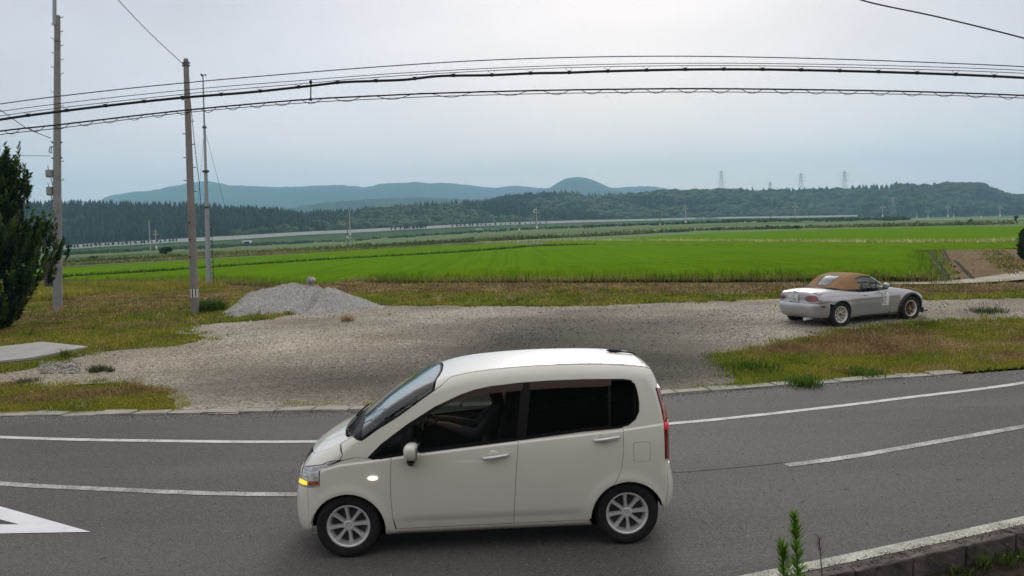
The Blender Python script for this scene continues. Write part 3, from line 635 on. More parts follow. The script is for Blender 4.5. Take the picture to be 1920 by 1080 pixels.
xy = scatter_in(PW, 9000); blades('yellow_weeds', xy, .40, .03, .45, pick(xy, [(0, (.10, .15, .015)), (.5, (.27, .26, .03)), (1, (.44, .37, .08))], 9, .5), per=3, spread=.1)

# ------------------------------------------------------------------ mown verges: living grass with drying cuttings
GRS = [(0, (.10, .155, .016)), (.4, (.22, .265, .026)), (.75, (.34, .32, .045)), (1, (.44, .36, .08))]; HAY = [(0, (.11, .060, .030)), (.4, (.26, .170, .076)), (.75, (.42, .30, .135)), (1, (.58, .45, .25))]
VQ = [gp(*p) for p in verge_px]
def verge(px, n, hh, hay_bias, name='grass', per=3, seed=0, ww=.012, lean=.75):
    P = [gp(*p) for p in px]; xy = scatter_in(P, n); inside = poly_sdf(yard2, xy[:, 0], xy[:, 1]) + .30*smooth_noise(xy[:, 0], xy[:, 1], 3, 4, 1.1); xy = xy[(inside > -.10) & (np.minimum(poly_sdf(slab2, xy[:, 0], xy[:, 1]+.35), poly_sdf(slab2, xy[:, 0], xy[:, 1])) > .08)]
    xy = xy[xy[:, 1] > road_edge(xy[:, 0])+.12+.25*RNG.uniform(0, 1, len(xy))]
    hb = smooth_noise(xy[:, 0], xy[:, 1]*2.0, 31+seed, 4, .7)*1.3 + smooth_noise(xy[:, 0]*.7, xy[:, 1]*2.4, 131+seed, 3, 2.6)*.6 + hay_bias(xy) - .24; hay = hb + RNG.normal(0, .25, len(xy)) > 0
    g, k = xy[~hay], xy[hay]; dist = lambda a: np.clip(a[:, 1]/16, .8, 3)
    xyc = RNG.uniform(0, 1, 1)
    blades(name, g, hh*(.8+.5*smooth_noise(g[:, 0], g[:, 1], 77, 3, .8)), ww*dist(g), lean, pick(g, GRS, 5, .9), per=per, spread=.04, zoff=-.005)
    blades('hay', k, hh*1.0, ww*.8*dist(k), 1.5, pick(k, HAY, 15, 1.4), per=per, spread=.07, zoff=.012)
def nb(px, py, a, b_): c = gp(px, py); return lambda xy: blob(xy[:, 0], xy[:, 1], c, a, b_)
h1, h2 = nb(130, 740, 2.6, .5), nb(280, 755, 1.6, .6)
verge([(-60, 788), (240, 783), (430, 779), (350, 752), (322, 730), (230, 716), (75, 722), (-60, 716)], 15000, .07, lambda xy: 1.3*h1(xy)-.55-.5*h2(xy), seed=1)
verge([(-60, 712), (60, 692), (170, 660), (330, 652), (390, 634), (318, 622), (360, 606), (-60, 606)], 15000, .08, lambda xy: -.42+.3*nb(60, 690, 2.5, 1.0)(xy)+.5*nb(100, 615, 6, 1.2)(xy), seed=2, ww=.013)
verge([(-100, 606), (360, 606), (500, 603), (430, 585), (460, 545), (430, 538), (330, 545), (110, 560), (-100, 570)], 18000, .11, lambda xy: .12+.5*nb(260, 560, 9, 3)(xy)-.8*nb(330, 600, 6, 2)(xy)-.9*nb(395, 580, 2, 2.5)(xy), seed=3, ww=.016)
hr = nb(1640, 650, 3.0, .9); hr2 = nb(1850, 640, 3.5, 1.2)
verge([(1250, 742), (1440, 728), (1600, 712), (1990, 688), (1990, 596), (1700, 606), (1560, 626), (1420, 652), (1330, 668), (1395, 715), (1250, 735)], 46000, .08, lambda xy: -.40+.75*hr(xy)+.45*hr2(xy)-.6*nb(1450, 700, 1.4, 1.2)(xy)+.5*nb(1520, 655, 2.6, .4)(xy)+.5*nb(1700, 625, 4, .5)(xy), seed=4)
verge([(430, 585), (480, 604), (560, 590), (700, 576), (1100, 577), (1480, 563), (1740, 566), (1990, 560), (1990, 545), (1740, 552), (1100, 552), (430, 548)], 22000, .11, lambda xy: -.55+.25*nb(1860, 560, 5, 3)(xy), seed=5, ww=.016)
verge([(430, 548), (700, 552), (1100, 552), (1740, 552), (1990, 540), (1990, 531), (1740, 536), (1000, 532), (720, 533), (430, 536)], 20000, .13, lambda xy: .62+0*xy[:, 0], seed=6, ww=.018)
# ------------------------------------------------------------------ turned earth plot, ditch and farm track on the right
b = NB('turned_soil'); n = b.noise(.9, 6, .7); n2 = b.noise(6, 4, .7); b.set(color=b.mix(b.rng(n2, .4, .7, 0, .5), b.ramp(n, [(.3, (.10, .065, .035)), (.5, (.25, .175, .10)), (.62, (.20, .165, .07)), (.75, (.26, .195, .12))]), (.07, .05, .03)), rough=1, spec=.05); b.bump(n2, 1, .15)
b = NB('track_dust'); n = b.noise(1.2, 5, .6); b.set(color=b.ramp(n, [(.35, (.30, .27, .21)), (.65, (.42, .385, .32))]), rough=1, spec=.1)
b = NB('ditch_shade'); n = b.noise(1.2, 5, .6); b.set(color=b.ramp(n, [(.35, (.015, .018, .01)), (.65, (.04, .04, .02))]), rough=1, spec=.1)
drape('soil_plot', [gp(*p) for p in ((1763, 467), (1800, 526), (1860, 524), (1925, 517), (1990, 505), (1990, 470), (1880, 468))], .8, 'turned_soil', .06, .3)
xy = scatter_in([gp(*p) for p in ((1835, 470), (1865, 505), (1900, 520), (1960, 515), (1960, 490), (1880, 472))], 1500); blades('plot_weeds', xy, .28, .07, .8, pick(xy, [(0, (.07, .10, .015)), (.5, (.17, .17, .03)), (1, (.28, .20, .08))], 6, .3), per=2, spread=.15)
xy = scatter_in([gp(*p) for p in ((1770, 470), (1800, 524), (1850, 520), (1830, 470))], 1500); blades('plot_stubble', xy, .16, .06, 1.2, pick(xy, HAY, 6, .5), per=2, spread=.15)
xy = scatter_in([gp(*p) for p in ((1737, 467), (1754, 524), (1793, 526), (1760, 468))], 5000); blades('strip_grass', xy, .22, .05, .8, pick(xy, [(0, (.12, .20, .015)), (.6, (.22, .29, .03)), (1, (.34, .32, .08))], 6, .5), per=2, spread=.12)
def trench(name, pts, w):                    # a real ditch: two banks that fall to a dark floor
    p = spline([q[:2] for q in pts], 8); t = np.gradient(p, axis=0); t /= np.linalg.norm(t, axis=1, keepdims=True); nn = np.stack([-t[:, 1], t[:, 0]], 1); V = []
    for k, dz in ((-1.3, .02), (-.8, .12), (-.35, -.30), (.35, -.30), (.8, .12), (1.3, .02)):
        q = p+nn*w*k; V.append(np.column_stack([q, ground(q[:, 0], q[:, 1])+dz]))
    n = len(p); V = np.vstack(V); F = np.array([(r*n+i, r*n+i+1, (r+1)*n+i+1, (r+1)*n+i) for r in range(5) for i in range(n-1)]); tag(link(name, mesh_from(name, V, F, True), MATS['ditch_shade']), kind='structure')
trench('ditch', P2((1757, 466), (1775, 492), (1800, 526)), .50)
trench('ditch', P2((1733, 467), (1742, 490), (1755, 521)), .36)
ribbon('farm_track', P2((1660, 535), (1760, 533.5), (1840, 529), (1925, 519), (2030, 500)), [.5, 1.3, 1.9, 2.2], 'track_dust', .07)
# ------------------------------------------------------------------ the railway bank with its pale wall, the poles, trees and bushes of the plain
def steel(name, c, r=.6, m=.3): return plain(name, c, r, m, vary=.1)
plain('pole_concrete', (.25, .25, .248), .85, 0, .3, .18, 3, .15); plain('brown_pole', (.225, .205, .188), .8, 0, .3, .14, 2.2, .1); plain('grey_steel', (.30, .33, .35), .5, .6); plain('dark_steel', (.06, .06, .065), .55, .5); plain('white_plate', (.72, .72, .70), .5); plain('black_rubber', (.02, .02, .02), .6)
plain('far_pole', (.36, .35, .34), .8); plain('rusty_pole', (.17, .13, .11), .85); plain('bark', (.05, .038, .027), .95, 0, .1, .3, 8, .6); plain('pylon_steel', (.30, .32, .34), .6, .3)
wall_tab = [(40, 464.5, 472), (112, 461, 468.3), (167, 457, 464.3), (250, 452.5, 459.2), (332, 447.6, 454.2), (420, 443, 449.8), (500, 438.5, 444.8), (580, 434, 439.8), (655, 430.8, 436.5), (710, 428, 433.5), (800, 423.8, 428.8), (896, 419, 424), (1011, 415, 419.6), (1100, 412.6, 416.6), (1200, 410.6, 414), (1346, 407, 410), (1450, 405.4, 408.2), (1556, 404, 407), (1610, 403, 405.5)]
wd = lambda px: float(np.interp(px, [40, 420, 960, 1350, 1610], [485, 500, 600, 760, 960]))
via = empty('railway_wall', dp(896, 421, wd(896)), 0, 'long pale concrete noise wall of the railway running along the foot of the hills', 'wall')
wx = interp_smooth([t[0] for t in wall_tab], [t[1] for t in wall_tab]); wb = interp_smooth([t[0] for t in wall_tab], [t[2] for t in wall_tab])
step = np.linspace(42, 1608, 68)
for i in range(len(step)-1):                 # wall panel by wall panel
    a, b_ = step[i], step[i+1]-.35; t0, t1, b0, b1 = dp(a, wx(a), wd(a)), dp(b_, wx(b_), wd(b_)), dp(a, wb(a), wd(a)), dp(b_, wb(b_), wd(b_)); k = Vector((0, .5, 0)); v = Vector((0, 0, -1))
    mb = MB(); mb.add([b0+v, b1+v, t1, t0, b0+v+k, b1+v+k, t1+k, t0+k], [(0, 1, 2, 3), (5, 4, 7, 6), (3, 2, 6, 7), (1, 0, 4, 5), (0, 3, 7, 4), (2, 1, 5, 6)])
    o = mb.build('wall_panel', MATS['wall_concrete'], via); o.matrix_parent_inverse = Matrix.Translation(via.location).inverted()
mb = MB(); pts = [dp(a, wx(a)-1.1, wd(a)+2.5) for a in step]; mb.tube(pts, .32, 4); o = mb.build('cable_duct', MATS['dark_steel'], via); o.matrix_parent_inverse = Matrix.Translation(via.location).inverted()  # thin dark strip just above and behind the wall top
# the grassed bank below it
V = []
for a in np.linspace(30, 1640, 160):
    D = wd(a); t = dp(a, wb(a)+.2, D); f = dp(a, np.interp(a, [40, 130, 420, 655, 960, 1100, 1400, 1640], [482, 478, 465, 453, 431, 427, 416, 412]), D-32)
    for s in (0, .25, .5, .75, 1.0, 1.35): V.append((t.x*(1-s)+f.x*s, t.y*(1-s)+f.y*s, t.z+(f.z-t.z)*(s if s < 1 else 1.0)-(max(0, s-1)*6) + (.25*smooth_noise(np.array([a]), np.array([s*6]), 3, 3, .3)[0] if 0 < s < 1 else 0)))
F = np.array([(i*6+j, (i+1)*6+j, (i+1)*6+j+1, i*6+j+1) for i in range(159) for j in range(5)])
b = NB('bank_meadow'); n = b.noise(.12, 5, .65); b.set(color=b.ramp(n, [(.3, (.035, .07, .022)), (.55, (.055, .10, .028)), (.75, (.08, .125, .035))]), rough=1, spec=.05); b.bump(n, 1, 1)
tag(link('railway_bank', mesh_from('railway_bank', V, F, True), MATS['bank_meadow']), kind='structure')
# pale hayfield strips and darker strips on the plain
for nm, px, m_ in (('hay_meadow', [(110, 486), (300, 476), (655, 463), (900, 444), (1100, 434), (1400, 421), (1720, 411.5), (1720, 409.5), (1400, 417.5), (1100, 427.5), (900, 436), (655, 452), (300, 469), (110, 480)], (.105, .155, .045)),
                   ('pale_strip', [(1395, 417.5), (1530, 415), (1530, 413.8), (1395, 416)], (.30, .34, .26)), ('pale_strip', [(1700, 412.6), (1925, 411), (1925, 409.8), (1700, 411.4)], (.30, .34, .28))):
    if nm not in MATS: plain(nm, m_, 1, 0, .05, .2, .05)
    drape(nm, [gp(*p) for p in px], 4, nm, .12, .6)

# bushes and weeds that line the far side of the paddies
def leaf_cloud(name, n, rad, hgt, cols, parent=None, size=.12, shape='ball', seed=0, core=True):
    """a crown of many small leaf clumps around a few lobes, with gaps"""
    r = np.random.default_rng(seed); k = max(3, int(n/160)); c = r.normal(0, 1, (k, 3)); c /= np.linalg.norm(c, axis=1, keepdims=True); c *= r.uniform(.25, .72, (k, 1)); c[:, 2] = c[:, 2]*.8
    which = r.integers(0, k, n); d = r.normal(0, 1, (n, 3)); d /= np.linalg.norm(d, axis=1, keepdims=True); lr = r.uniform(.28, .48, k)
    P = c[which]+d*(lr[which]*r.uniform(.6, 1.05, n))[:, None]; P = P*np.array([rad, rad, hgt/2])+np.array([0, 0, hgt/2]); P[:, 2] = np.maximum(P[:, 2], .03)
    u = r.normal(0, 1, (n, 3)); u /= np.linalg.norm(u, axis=1, keepdims=True); w_ = np.cross(u, d); w_ /= np.maximum(np.linalg.norm(w_, axis=1, keepdims=True), 1e-6); s = size*r.uniform(.5, 1.3, (n, 1))
    V = np.stack([P-u*s, P+w_*s*.55, P+u*s, P-w_*s*.55], 1).reshape(-1, 3); F = np.arange(n*4).reshape(n, 4); me = mesh_from(name, V, F)
    col = np.array(cols)[r.integers(0, len(cols), k)][which]*r.uniform(.7, 1.3, (n, 1)); set_color(me, np.repeat(col, 4, 0)); return link(name, me, MATS['leaf'], parent)
DARKG = [(.020, .040, .010), (.030, .055, .012), (.024, .045, .014)]; MIDG = [(.05, .085, .02), (.07, .10, .022), (.045, .075, .018)]
def bush(px, py, wpx, hpx, label, cat='bush', name='bush', cols=DARKG, dist=None, seed=0, stems=1, n=500):
    g = gp(px, py) if dist is None else dp(px, py, dist); s = g.y/FPX; t = empty(name, g, 0, label, cat); W_, H_ = wpx*s/2, hpx*s
    leaf_cloud('crown', n, W_, H_*.94, cols, t, size=max(.10, W_*.16), seed=seed).location = (0, 0, H_*.06)
    mb = MB(); mb.tube([(0, 0, -.2), (.05*W_, 0, H_*.3), (0, .05, H_*.62)], [W_*.09, W_*.06, W_*.02], 6)
    for q in range(3): a = q*2.1+seed; mb.tube([(0, 0, H_*.2), (math.cos(a)*W_*.3, math.sin(a)*W_*.3, H_*.5)], [W_*.05, W_*.015], 5)
    mb.build('trunk', MATS['bark'], t); return t
bush(312, 482, 26, 26, 'round dark tree leaning over the weeds at the far edge of the left paddy', 'tree', 'round_tree', seed=3, n=900)
bush(177, 487, 19, 9, 'low dark bush behind the left paddy, right of the tall pole', seed=5)
bush(1440, 429, 13, 11, 'small dark bush at the foot of a railway pole, left of its twin', seed=7)
bush(1495, 431, 18, 10, 'wider dark bush around the base of a tall grey railway pole', seed=8)
bush(1820, 418, 15, 11, 'round dark shrub alone on the bank of the right-hand paddy', seed=9)
bush(1720, 418.5, 8, 5, 'tiny dark shrub on the far field bank', seed=10)
bush(1905, 419, 13, 18, 'dark conical tree at the far right field bank', 'tree', 'conical_tree', seed=11)
bush(1930, 502, 58, 84, 'big dark leafy shrub cut by the right edge of the picture', 'shrub', 'leafy_shrub', seed=12, n=2600)
VV = []
xs = RNG.uniform(100, 1900, 1900); row = np.interp(xs, [100, 330, 655, 800, 960, 1130, 1330, 1560, 1900], [496, 484.5, 466.5, 458.5, 450, 442.5, 432, 427, 420.5])
keep = smooth_noise(xs, xs*0, 4, 4, .03) + RNG.normal(0, .35, len(xs)) > -.25; xs, row = xs[keep], row[keep]
xy = np.array([gp(a, b_-abs(RNG.normal(0, 1.0)))[:2] for a, b_ in zip(xs, row)])
dist = np.linalg.norm(xy, axis=1); blades('weed_belt', xy, .0062*dist*(.35+.65*RNG.uniform(0, 1, len(xy)))*np.where(xs > 1250, .7, 1.0), .0022*dist, 1.0, pick(xy, [(0, (.03, .06, .014)), (.35, (.08, .12, .025)), (.7, (.16, .18, .05)), (1, (.28, .22, .09))], 8, .06), per=11, spread=.9)
xs = RNG.uniform(110, 1700, 900); row = np.interp(xs, [110, 420, 655, 960, 1100, 1400, 1700], [477, 463, 450, 430.5, 425, 415, 411])
xy = np.array([gp(a, b_+RNG.normal(0, 1.2))[:2] for a, b_ in zip(xs, row)]); dist = np.linalg.norm(xy, axis=1)
blades('weed_belt', xy, .0035*dist, .0022*dist, 1.1, pick(xy, [(0, (.025, .05, .015)), (1, (.06, .09, .025))], 8, .06), per=10, spread=1.5)

# saplings planted in front of the wall
def sapling_mesh(seed):
    r = np.random.default_rng(seed); mb = MB(); mb.tube([(0, 0, -.3), (0, 0, 1.0)], .10, 4); o = mb.build('trunk', MATS['bark']); bpy.data.objects.remove(o) if False else None; return o
saps = [(a, 1.0) for a in np.arange(116, 252, 8.1)] + [(a, .9) for a in np.arange(256, 334, 7.6)] + [(a, 1.15) for a in list(np.arange(733, 744, 8)) + list(np.arange(752, 802, 5.2))] + [(a, .9) for a in np.arange(850, 905, 7.4)] + [(a, .8) for a in np.arange(911, 1030, 9.3)] + [(a, 1.0) for a in np.arange(1306, 1348, 5.0)]
saps_n = {}; proto = None; rs = random.Random(5)
for a, k in saps:
    a += rs.uniform(-1.5, 1.5); D = wd(a)-4; base = dp(a, wb(a)+1.2, D); H_ = (wb(a)-wx(a)+2.2)*D/FPX*k*rs.uniform(.85, 1.15)
    lab = 'young tree in the row against the %s stretch of the pale railway wall' % ('left' if a < 340 else 'densest middle' if a < 803 else 'central' if a < 1040 else 'right-hand')
    if proto is None:
        proto = empty('young_tree', base, 0, lab, 'tree', 'young trees along the railway wall'); leaf_cloud('crown', 70, .34, .80, DARKG, proto, size=.16, seed=4).location = (0, 0, .26); mb = MB(); mb.tube([(0, 0, -.2), (0, 0, .6)], .035, 4); mb.build('trunk', MATS['bark'], proto); t = proto
    else: t = copy_tree(proto)
    kx = 'left' if a < 340 else 'dense middle' if a < 803.5 else 'central' if a < 1040 else 'short right-hand'
    saps_n[kx] = saps_n.get(kx, 0)+1; lab = '%s young tree from the left in the %s row along the pale railway wall' % (ORD[saps_n[kx]-1], kx)
    t.location = base; t.scale = (H_*rs.uniform(.8, 1.25), H_, H_); t.rotation_euler = (0, 0, rs.uniform(0, 6)); t['label'] = lab

# small concrete underpasses in the bank
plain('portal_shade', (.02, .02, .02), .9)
for px, py, wpx, hpx, lab in ((462.5, 461, 15, 10, 'small pale concrete underpass in the bank, left of the double pole'), (898, 438, 11, 9, 'small concrete underpass in the bank at the centre'), (1405, 418.5, 17, 7, 'low concrete underpass in the bank below the ridge pylons')):
    D = wd(px)-22; p = dp(px, py, D); s = D/FPX; W_, H_ = wpx*s, hpx*s; t = empty('underpass', p, 0, lab, 'underpass')
    mb = MB(); mb.box((0, 1, H_-.3), (W_, 3, .6)); mb.build('lintel', MATS['wall_concrete'], t)
    for sx in (-1, 1): mb = MB(); mb.box((sx*(W_/2-.25), 1, H_/2-.3), (.5, 3, H_-.6)); mb.build('side_wall', MATS['wall_concrete'], t)
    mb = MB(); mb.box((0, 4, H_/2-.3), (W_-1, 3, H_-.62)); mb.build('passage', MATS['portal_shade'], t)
p = dp(450, 462, wd(450)-30); mb = MB(); mb.box((0, 0, 0), (3.0, 1.4, .9), bev=.12); mb.box((-.2, 0, .7), (1.8, 1.3, .6), bev=.15); o = mb.build('parked_van', MATS['white_plate']); o.location = p+Vector((0, 0, .5)); tag(o, 'tiny white vehicle parked on the plain beside the left underpass', 'van')

# railway poles
def rail_pole(px, top, base, dist, style, label, wpx=3.2):
    g = dp(px, base, dist); s = dist/FPX; H_ = (base-top)*s; r = wpx*s/2; t = empty('railway_pole', g, 0, label, 'pole', 'railway poles across the plain')
    mat = MATS['rusty_pole' if style == 'rust' else 'far_pole']; mb = MB(); mb.tube([(0, 0, -1), (0, 0, H_)], [r, r*.6], 8); mb.build('pole', mat, t, smooth=True)
    mb = MB(); mb.tube([(0, 0, H_*.28), (0, 0, H_*.28+4.2*s)], r*1.25, 8); mb.build('white_band', MATS['white_plate'], t)
    if style != 'plain':
        mb = MB(); mb.box((0, 0, H_*.80), (9*s, .14, .2)); mb.build('crossarm', mat, t); mb = MB(); mb.box((0, 0, H_*.90), (7*s, .14, .2)); mb.build('crossarm', mat, t)
        for sx in (-1, 1): mb = MB(); mb.tube([(sx*4*s, 0, H_*.80), (sx*4*s, 0, H_*.80+1.9*s)], .5*s, 6); mb.build('insulator', MATS['white_plate'], t)
    if style == 'arm': mb = MB(); mb.tube([(0, 0, H_*.88), (-2.5*s, 0, H_*.93), (-4.6*s, 0, H_*.9), (-5*s, 0, H_*.80)], .7*s, 5); mb.build('bracket', MATS['white_plate'], t)
for a in ((282.5, 414, 473, 270, 'plain', 'slim pale railway pole, leftmost on the plain'), (294, 430, 480, 240, 'cross', 'shorter railway pole just left of the round dark tree'), (652.5, 410, 461.5, 232, 'rust', 'rusty railway pole, the shorter one of the double pole'), (657.5, 393, 459, 236, 'plain', 'tall pale railway pole, the taller one of the double pole'),
          (974, 400, 446, 330, 'rust', 'dark railway pole left of the bracket pole near the centre'), (1007, 388, 443.5, 320, 'arm', 'pale railway pole with a curved bracket near the centre'), (1238, 396, 434, 380, 'rust', 'rusty railway pole with crossarms left of the tall grey one'), (1286, 383, 431, 380, 'cross', 'tall grey railway pole left of the saplings on the wall'),
          (1445, 400, 428, 430, 'rust', 'rusty railway pole with a bush at its left foot'), (1491, 379, 428.5, 420, 'cross', 'tall grey railway pole standing out of a wide bush'), (1612, 399, 422.5, 450, 'rust', 'dark railway pole at the end of the pale wall'), (1655, 384, 415, 520, 'cross', 'thin grey pole just left of the lattice pylon on the plain'),
          (1719, 399, 415, 560, 'plain', 'short thin pole above the tiny shrub on the far bank'), (1740, 393, 418.5, 520, 'cross', 'thin pole, first of the right group beyond the lattice pylon'), (1777.5, 384, 416, 520, 'cross', 'tall thin pole left of the round dark shrub'), (1839, 394, 415.5, 520, 'rust', 'thin pole right of the round dark shrub'), (1875, 385, 414, 520, 'cross', 'last tall thin pole before the conical tree'), (1788, 400, 413, 620, 'plain', 'faint thin pole beside the tall thin pole on the right'), (1585, 404, 419, 560, 'plain', 'faint short pole left of the end of the pale wall')):
    rail_pole(*a, wpx=2.6 if a[3] < 400 else 1.9)

# lattice pylons
def pylon(px, top, base, dist, wpx, label, arms=3):
    g = dp(px, base, dist); s = dist/FPX; H_ = (base-top)*s; W_ = wpx*s*.38; t = empty('pylon', g, 0, label, 'pylon', 'lattice pylons'); mb = MB(); r = .24*s
    wdt = lambda k: W_*(1-k)**1.2*.8+W_*.2
    lv = np.linspace(0, .94, 8)
    for sx in (-1, 1):
        for sy in (-1, 1): mb.tube([(sx*wdt(k), sy*wdt(k), H_*k) for k in lv]+[(0, 0, H_)], r, 4)
    for a, b_ in zip(lv[:-1], lv[1:]):
        for sy in (-1, 1): mb.tube([(-wdt(a), sy*wdt(a), H_*a), (wdt(b_), sy*wdt(b_), H_*b_)], r*.6, 4); mb.tube([(wdt(a), sy*wdt(a), H_*a), (-wdt(b_), sy*wdt(b_), H_*b_)], r*.6, 4)
    mb.build('lattice', MATS['pylon_steel'], t)
    for i in range(arms):
        k = .90-.15*i; mb = MB(); L = W_*(1.25+.2*i); mb.tube([(-L, 0, H_*k), (0, 0, H_*(k+.04)), (L, 0, H_*k)], r*.9, 4); mb.tube([(-L, 0, H_*k), (0, 0, H_*k), (L, 0, H_*k)], r*.7, 4)
        for sx in (-1, 1): mb.tube([(sx*L, 0, H_*k), (sx*L, 0, H_*(k-.07))], r, 4)
        mb.build('crossarm', MATS['pylon_steel'], t)
pylon(1353, 319, 362, 1500, 12, 'grey lattice pylon on the ridge, leftmost of four above the trees', 4)
pylon(1444, 341, 360, 1700, 8, 'smallest faint lattice pylon tip on the ridge', 2)
pylon(1502, 324, 362, 1550, 13, 'grey lattice pylon on the ridge, right of the smallest tip')
pylon(1583.5, 320, 366, 1300, 14, 'tallest lattice pylon on the ridge, rising from the hillside')
pylon(1674.5, 368, 416, 640, 15, 'pale lattice pylon standing on the plain before the right hill')
# ------------------------------------------------------------------ car kit: panels cut to an outline and laid on a body surface
def m_car_paint(name, col, rough=.28, metal=0., coat=1.0, flake=0):
    b = NB(name); n = b.noise(2.2, 4, .5, vec=b.obj()); d = b.noise(1.1, 5, .6, vec=b.obj(), stretch=(1, 1, 2))
    z = b.n('ShaderNodeSeparateXYZ'); b.l(b.obj(), z.inputs[0])
    c = b.mix(b.rng(n, .3, .7), tuple(x*.965 for x in col), col); dirt = b.math('MULTIPLY', b.rng(z.outputs[2], .42, .18), b.rng(d, .35, .7))
    c = b.mix(b.math('MULTIPLY', dirt, .35), c, (.20, .17, .13)); b.set(color=c, rough=rough, metal=metal, spec=.5); b.p.inputs['Coat Weight'].default_value = coat; b.p.inputs['Coat Roughness'].default_value = .05
    if flake: b.bump(b.noise(900, 2, vec=b.obj()), .04, .001)
    return b.m
def m_glass(name, tint, refl=1.0):
    b = NB(name); t = b.n('ShaderNodeBsdfTransparent'); t.inputs[0].default_value = (*tint, 1); g = b.n('ShaderNodeBsdfGlossy'); g.inputs['Roughness'].default_value = .015
    f = b.n('ShaderNodeFresnel'); f.inputs[0].default_value = 1.52; m = b.n('ShaderNodeMixShader'); b.l(b.math('MULTIPLY', f.outputs[0], refl), m.inputs[0]); b.l(t.outputs[0], m.inputs[1]); b.l(g.outputs[0], m.inputs[2]); b.l(m.outputs[0], b.out.inputs[0]); return b.m
def m_lens(name, col, emit=0.0, ecol=None, rough=.12):
    b = NB(name); v = b.noise(14, 3, .5, vec=b.obj(), stretch=(1, 1, 3)); c = b.mix(b.rng(v, .40, .62), col, tuple(x*.45 for x in col)); b.set(color=c, rough=rough, spec=.6); b.p.inputs['Coat Weight'].default_value = 1
    if emit: b.p.inputs['Emission Color'].default_value = (*(ecol or col), 1); b.p.inputs['Emission Strength'].default_value = emit
    return b.m
m_car_paint('pearl_white', (.81, .795, .70)); m_car_paint('silver_paint', (.43, .43, .44), .32, .45, .8, 1)
m_glass('side_glass', (.36, .40, .38)); m_glass('privacy_glass', (.04, .042, .043)); m_glass('windscreen_glass', (.66, .76, .71), 1.8)
plain('black_trim', (.007, .007, .008), .5, 0, .25); plain('matt_black', (.008, .008, .008), .9, 0, .1); plain('cabin_dark', (.028, .028, .030), .8); plain('seat_cloth', (.10, .095, .085), .95, 0, .1); plain('chrome', (.75, .75, .76), .12, 1.0); plain('alloy', (.80, .80, .80), .28, .5, vary=.08); plain('rim_shadow', (.10, .10, .10), .6, .4)  # last: plain dark grey metal of brake discs, rear hubs and silencer
b = NB('tyre'); n = b.noise(30, 4, .6, vec=b.obj()); b.set(color=b.ramp(n, [(.3, (.014, .014, .014)), (.7, (.030, .028, .026))]), rough=.85, spec=.25)
m_lens('lamp_clear', (.62, .63, .64)); m_lens('lamp_amber', (.9, .45, .02), 1.6, (1.0, .50, .02)); m_lens('lamp_white', (.9, .85, .8), 1.5, (1, .86, .78)); m_lens('lamp_red', (.30, .006, .012)); m_lens('lamp_red_lit', (.5, .008, .03), .25, (1, .02, .06)); m_lens('lamp_orange', (.52, .10, .03))
b = NB('visor_tint'); t = b.n('ShaderNodeBsdfTransparent'); t.inputs[0].default_value = (.45, .38, .34, 1); d_ = b.n('ShaderNodeBsdfPrincipled'); d_.inputs['Base Color'].default_value = (.10, .062, .05, 1); d_.inputs['Roughness'].default_value = .25; m = b.n('ShaderNodeMixShader'); m.inputs[0].default_value = .62; b.l(t.outputs[0], m.inputs[1]); b.l(d_.outputs[0], m.inputs[2]); b.l(m.outputs[0], b.out.inputs[0])

def densify(poly, res):
    out = []
    for i, a in enumerate(poly):
        b = poly[(i+1) % len(poly)]; k = max(1, int(math.ceil(math.hypot(b[0]-a[0], b[1]-a[1])/res))); out += [(a[0]+(b[0]-a[0])*j/k, a[1]+(b[1]-a[1])*j/k) for j in range(k)]
    return np.array(out)
def rounded(poly, r, n=5):
    """polygon with its corners rounded by r (one value or one per corner)"""
    out = []; N_ = len(poly)
    for i in range(N_):
        p0, p1, p2 = np.array(poly[i-1]), np.array(poly[i]), np.array(poly[(i+1) % N_]); rr_ = r[i] if hasattr(r, '__len__') else r
        a, b = p0-p1, p2-p1; la, lb = np.linalg.norm(a), np.linalg.norm(b); k = min(rr_, la*.45, lb*.45)
        if k < 1e-4: out.append(tuple(p1)); continue
        A_, B_ = p1+a/la*k, p1+b/lb*k
        for j in range(n+1):
            t = j/n; out.append(tuple((1-t)**2*A_+2*t*(1-t)*p1+t*t*B_))
    return out
def inset(q, d):
    n = len(q); a = np.roll(q, 1, 0); b = np.roll(q, -1, 0); t = b-a; t /= np.maximum(np.linalg.norm(t, axis=1, keepdims=True), 1e-9)
    area = .5*np.sum(q[:, 0]*np.roll(q[:, 1], -1)-np.roll(q[:, 0], -1)*q[:, 1]); nr = np.stack([-t[:, 1], t[:, 0]], 1)*(1 if area > 0 else -1); return q+nr*d
